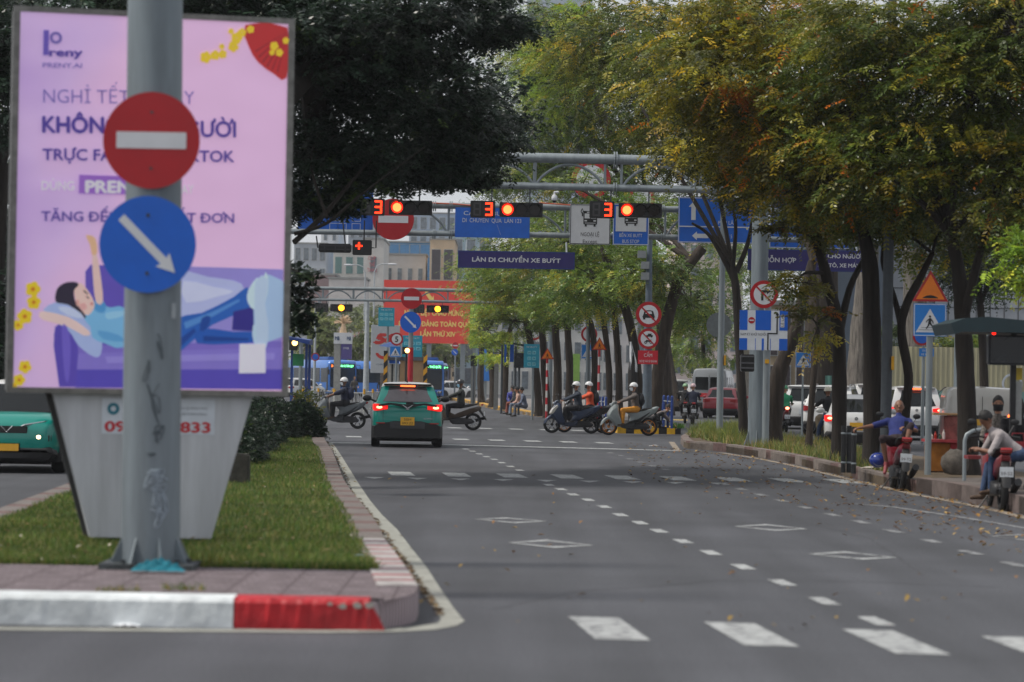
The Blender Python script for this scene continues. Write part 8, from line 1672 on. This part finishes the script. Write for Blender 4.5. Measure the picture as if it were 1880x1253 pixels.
# crossing riders
def ride(px, py, heading): c = gp(px, py); return (c.x, c.y, 0)
p1 = ride(622, 787, PI); H1 = PI - .1
scooter('scooter', 'grey scooter crossing left behind the shrub', p1, H1, paint('scoot_grey', (92, 98, 102)), M('scoot_dark', (44, 46, 50), .4), .275)
r1 = rider('rider in white helmet and mask with striped sleeves on the grey scooter', p1, H1, M('cloth_navy_tee', (36, 42, 62), .85, bump=.9, bscale=11), CLB, helmet=HW, mask=MSW, sleeve=.55, torso=(.05, 0, 1), shoe=M('shoe_brown', (80, 60, 46), .7), skin=SKIN2, bulk=1.28)
backpack('dark blue backpack on the rider of the grey scooter', r1, (-.37, 0, 1.16), M('bag_navy', (30, 38, 64), .8))
p2 = ride(834, 790, PI); H2 = PI - .12
scooter('motorbike', 'dark slim motorbike crossing left, partly behind the teal taxi', p2, H2, paint('moto_bronze', (70, 56, 44)), None, .29, moped=True)
rider('rider in black helmet, blue mask and long black coat behind the taxi', p2, H2, M('coat_black', (50, 54, 52), .8, bump=.9, bscale=11), CLB, helmet=HB, mask=MSK, torso=(-.02, 0, 1), hx=.36, skin=SKIN2)
p3 = ride(1050, 796, PI); H3 = PI + .1
scooter('scooter', 'dark blue scooter with a silver front crossing left', p3, H3, paint('scoot_blue', (38, 52, 78)), M('scoot_navy', (30, 40, 60), .4), .28, plate='59')
m = MB(); m.pillow(smooth_poly([(.74, .64), (.66, .8), (.5, .93), (.46, .88), (.56, .74), (.66, .6)], 3), .205, .75); o = m.build('silver_nose', P_SILV, [q for q in bpy.data.objects if q.name.startswith('scooter') and q.get('label', '').startswith('dark blue')][0], smooth=True)
rider('rider in white helmet and black clothes on the dark blue scooter', p3, H3, M('jacket_slate', (40, 48, 62), .8, bump=.9, bscale=11), CLB, helmet=HW, visor=True, torso=(.1, 0, 1), foot=(.24, .12, .32))
p4 = (p3[0] + .42, p3[1] + 1.3, 0)
scooter('scooter', 'scooter with orange rims hidden behind the dark blue one', p4, H3, paint('scoot_black', (34, 34, 38)), None, .28, rimm=M('rim_orange', (196, 120, 40), .4, .5))
r4 = rider('rider in orange jacket and white helmet just behind the dark blue scooter', p4, H3, CLO, CLB, helmet=HW, visor=True, torso=(.06, 0, 1))
backpack('black backpack on the rider in orange', r4, (-.38, 0, 1.16), M('bag_black', (30, 30, 34), .8))
p5 = ride(1155, 800, PI); H5 = PI + .06
scooter('scooter', 'pale grey scooter with orange spoked wheels crossing left', p5, H5, paint('scoot_pale', (134, 142, 142)), M('scoot_black_trim', (34, 36, 38), .4), .285, rimm=M('rim_orange'), moped=False)
r5 = rider('rider in white helmet, grey jacket and ochre trousers', p5, H5, CLG, CLY, helmet=HW, mask=MSW, torso=(.1, 0, 1), shoe=M('shoe_brown'), sleeve=1.0)
backpack('dark backpack on the rider in ochre trousers', r5, (-.36, 0, 1.14), M('bag_black'))
# riders seen from behind on the right road
def rear_ride(px, py, Y=None): c = gp(px, py) if Y is None else at(px, 700, Y); return (c.x, c.y + .6, 0)
q1 = rear_ride(1259, 778); scooter('motorbike', 'motorbike of the left rider of the pair waiting behind the red saloon', q1, HUP - .05, paint('moto_dark', (40, 36, 34)), None, .29, moped=True, plate='59', group='pair of motorbikes on the right road')
rider('left rider of the pair, green and white helmet, dark jacket', q1, HUP - .05, CLB, CLB, helmet=M('helmet_green', (150, 190, 150), .3, noise=.4, nscale=14), visor=True)
q2 = rear_ride(1273, 780); scooter('motorbike', 'motorbike of the navy clad rider right of the pair', q2, HUP - .02, paint('moto_dark2', (38, 38, 44)), None, .29, moped=True, plate='59', group='pair of motorbikes on the right road')
rider('right rider of the pair, pinkish helmet and broad navy jacket', q2, HUP - .02, CLN, CLB, helmet=M('helmet_pink', (206, 176, 180), .3, coat=.4), visor=True, bulk=1.12)
q3 = rear_ride(1443, 794); scooter('motorbike', 'motorbike with bright red tail lamp under the green jacket', q3, HUP, paint('moto_red', (120, 20, 26)), None, .29, moped=True, plate='59', lit=True)
r3_ = rider('rider in green helmet and bright green jacket seen from behind', q3, HUP, CLGR, CLB, helmet=M('helmet_green2', (40, 130, 84), .3, coat=.4, noise=.3, nscale=14), visor=True, bulk=1.1)
m = MB(); m.ball((-.98, 0, .86), (.03, .07, .05)); o = m.build('lit_tail_lamp', TAILC, [q for q in bpy.data.objects if q.get('label', '').startswith('motorbike with bright red')][0])
q4 = rear_ride(1524, 818, 82); scooter('motorbike', 'motorbike mostly hidden by the forking trunk, rider in black above', q4, HUP + .25, paint('moto_tan', (130, 110, 80)), None, .29, moped=True)
rider('black clad rider in cream striped helmet leaning between the dark trunks', q4, HUP + .25, CLB, JEAN, helmet=M('helmet_cream', (206, 200, 180), .3, coat=.4), visor=True, sleeve=.6, shoe=M('shoe_white', (200, 198, 194), .6), skin=SKIN2, foot=(.1, .26, .02))
# the two men on parked motorbikes at the right kerb
k1 = gp(1655, 902); b1_ = (k1.x, k1.y + .55, 0)
mb1 = scooter('motorbike', 'red underbone motorbike parked at the kerb with a man reclining on it', b1_, HUP - .02, paint('moto_maroon', (110, 18, 30)), None, .29, moped=True, plate='59-T2', stand=True, lean=.05)
mp_ = (b1_[0] - .02, b1_[1] - .25, 0)
pm = person('bald man in blue shirt reclining on the red motorbike, one arm stretched out', mp_, -HUP, (.0, -.02, .84), (-.55, .1, .62), (.9, -.1, .12), [(.12, .1, 1.04), (-.06, -.74, 1.0)], [(.42, .04, .62), (.3, -.24, .4)], CLBL, M('shorts_dark', (46, 34, 38), .85, bump=.9, bscale=11), skin=SKIN2, sleeve=.5, hair=None, voxel=.011, shorts=True, knee=[Vector((.6, .3, 1)), Vector((.8, -.5, 1))], elbow=[Vector((.2, 1, -.6)), Vector((0, -.3, -1))], eyes=True, shoe=M('slipper_red', (140, 60, 66), .6), footdir=[(.6, -.3, -.5), (.5, -.2, -.8)], neckfwd=.02)
c = Vector(b1_) + Vector((-.36, -.3, .5)); r_ = thing('helmet', 'shiny blue helmet hanging at the side of the red motorbike', 'helmet', c); m = MB(); m.ball((0, 0, 0), (.15, .14, .13), 18, 12); m.build('shell', M('helmet_blue', (24, 48, 130), .15, coat=.8), r_, smooth=True); m = MB(); m.ring((0, -.09, .0), .07, .1, .02); m.build('visor_ring', CHR, r_)
c = Vector(mp_) + Vector((.1, -.2, 1.08)); o = MB().box((0, 0, 0), (.075, .01, .15)).build('phone', BLACK, None, bevel=.004); o.location = c; tag(o, 'black phone held by the reclining man in blue', 'phone')
k2_ = gp(1842, 938); b2_ = (k2_.x, k2_.y + .55, 0)
mb2 = scooter('motorbike', 'red and black motorbike parked at the right edge under a man in a white shirt', b2_, HUP - .04, paint('moto_crimson', (120, 22, 30)), None, .29, moped=True, plate='59-S2', stand=True)
mq_ = (b2_[0] + .26, b2_[1] - .1, 0)
person('man in white checked shirt hunched forward on the parked motorbike', mq_, PI + .12, (.0, 0, .8), (.66, 0, .56), (.75, .1, -.6), [(.6, .05, .86), (.56, -.04, .86)], [(.4, .08, .22), (.46, -.14, .14)], CLW, JEAN, skin=SKIN2, sleeve=.62, hair='short', voxel=.011, knee=[Vector((1, .2, 1)), Vector((1, -.4, 1))], elbow=[Vector((-.2, .9, -.8)), Vector((-.2, -.9, -.8))], eyes=True, shoe=M('shoe_brown'))
# women on the shelter bench
for (px, Y_, lab, top_, lk, msk) in ((1832, 43.4, 'woman with black mask seated under the shelter behind the hunched man', M('cloth_floral', (110, 104, 98), .85, noise=.6, nscale=30, bump=.9, bscale=11), (-.1, -1, -.05), MSB), (1866, 42.6, 'woman in black with a red bag cut by the right picture edge', CLB, (-.9, -.5, 0), None)):
    x = at(px, 700, Y_).x; person(lab, (x, Y_, .235), -HUP, (0, 0, .58), (.05, 0, 1), Vector((-lk[1], lk[0], lk[2])), [(.3, .12, .6), (.3, -.12, .6)], [(.42, .1, .0), (.42, -.1, .0)], top_, CLB, hair='long', mask=msk, sleeve=1, voxel=.012, eyes=True)
x = at(1868, 700, 42.0).x; r_ = thing('handbag', 'red handbag beside the woman in black at the edge', 'bag', (x, 41.9, .74)); MB().box((0, 0, .1), (.3, .14, .22)).build('bag', M('bag_red', (150, 34, 44), .5), r_, bevel=.03); m = MB(); m.tube([(-.1, 0, .2), (-.08, 0, .33), (.08, 0, .33), (.1, 0, .2)], .01, 6); m.build('handle', M('bag_red'), r_)
# crouching person by the striped block
c = gp(1212, 786, .24); person('person in grey crouching over plants by the blue railing', (c.x, c.y, .0), 0, (-.28, 0, .52), (.85, 0, .42), (.9, 0, -.5), [(.48, .12, .3), (.5, -.12, .3)], [(-.15, .14, .24), (-.02, -.14, .24)], M('cloth_taupe', (112, 102, 100), .85, bump=.9, bscale=11), CLB, helmet=None, hair='short', sleeve=.5, knee=[Vector((1, .4, .8)), Vector((1, -.4, .8))])
blades('plant_tuft', [(c.x + .35, c.y - .2), (c.x + .75, c.y - .2), (c.x + .75, c.y + .2), (c.x + .35, c.y + .2)], 220, .22, .02, .24, [(90, 140, 50), (110, 160, 60)], None); o = bpy.data.objects['plant_tuft']; tag(o, 'bright green plant on the striped block', 'plant')
# seated group on the island
for (px, Y_, lab, tp_, bt_, z, hd_) in ((941, 131, 'seated person in blue and pink with a pale cap on the island', M('cloth_royal', (70, 74, 150), .8, bump=.9, bscale=11), JEAN, .5, -HUP), (949, 128, 'seated person with long dark hair in a dark top on the island', M('cloth_taupe2', (70, 66, 64), .8, bump=.9, bscale=11), M('cloth_rust', (150, 84, 70), .8, bump=.9, bscale=11), .48, PI), (956, 124, 'seated person in pale jeans leaning forward at the yellow kerb', M('cloth_peach', (186, 150, 136), .8, bump=.9, bscale=11), M('denim_pale', (120, 134, 152), .8, bump=.9, bscale=11), .45, PI), (965, 120, 'seated person in grey jacket nearest on the island', M('cloth_greyblue', (96, 104, 124), .8, bump=.9, bscale=11), M('denim_grey', (90, 94, 106), .8, bump=.9, bscale=11), .45, PI)):
    x = at(px, 700, Y_).x; person(lab, (x, Y_, .15), hd_, (0, 0, z), (.25, 0, 1), (1, .2, -.25), [(.35, .1, .5), (.38, -.1, .5)], [(.42, .12, 0), (.46, -.12, 0)], tp_, bt_, hair='long' if 'long' in lab else 'short', voxel=.02, group='people seated on the island')
c = gp(931, 745, .15); r_ = thing('walking_frame', 'grey metal walking frame left of the seated group', 'walking frame', c); m = MB(); kk = mpp(c.y)
for sx in (0, .42): m.tube([(sx, 0, 0), (sx + .06, 0, .9), (sx + .06, .35, .9), (sx, .4, 0)], .02, 6)
m.tube([(.06, 0, .9), (.48, 0, .9)], .02, 6); m.tube([(.04, 0, .5), (.46, 0, .5)], .02, 6); m.build('frame', GALV, r_)
# people standing near the buses
for (px, Y_, lab, tp_, bt_) in ((651, 190, 'person in grey shirt standing in front of the first bus', M('cloth_taupe2'), M('cloth_dkgrey', (50, 52, 58), .8, bump=.9, bscale=11)), (713, 165, 'person in navy coat and mask walking by the tilted poster', M('cloth_slate', (44, 56, 78), .8, bump=.9, bscale=11), CLB), (566, 175, 'person in pale cap standing behind the blue shelter', M('cloth_taupe2'), CLN), (700, 196, 'person standing between poster and booth, dark top', CLB, JEAN)):
    x = at(px, 700, Y_).x; person(lab, (x, Y_, 0), -HUP + .3, (0, 0, .93), (0, 0, 1), (1, 0, 0), [(.22, .2, 1.0), (.1, -.28, .85)], [(.1, .1, 0), (-.1, -.1, 0)], tp_, bt_, voxel=.02, mask=MSK if 'mask' in lab else None, knee=[Vector((1, 0, 0))] * 2, elbow=[Vector((-1, .3, 0)), Vector((-1, -.3, 0))])
# ================================================================ HAZE
hz = MB(); hz.box((0, 240, 30), (560, 520, 62)); hm = bpy.data.materials.new('haze_air'); hm.use_nodes = True; nt = hm.node_tree
nt.nodes.remove(nt.nodes['Principled BSDF']); pv_ = nt.nodes.new('ShaderNodeVolumePrincipled'); pv_.inputs['Color'].default_value = (.93, .95, 1, 1); pv_.inputs['Density'].default_value = 0.0002; pv_.inputs['Anisotropy'].default_value = 0.2
nt.links.new(pv_.outputs[0], nt.nodes['Material Output'].inputs['Volume'])
ho = hz.build('haze', hm); ho['kind'] = 'stuff'; ho['label'] = 'pale hazy air over the whole street'
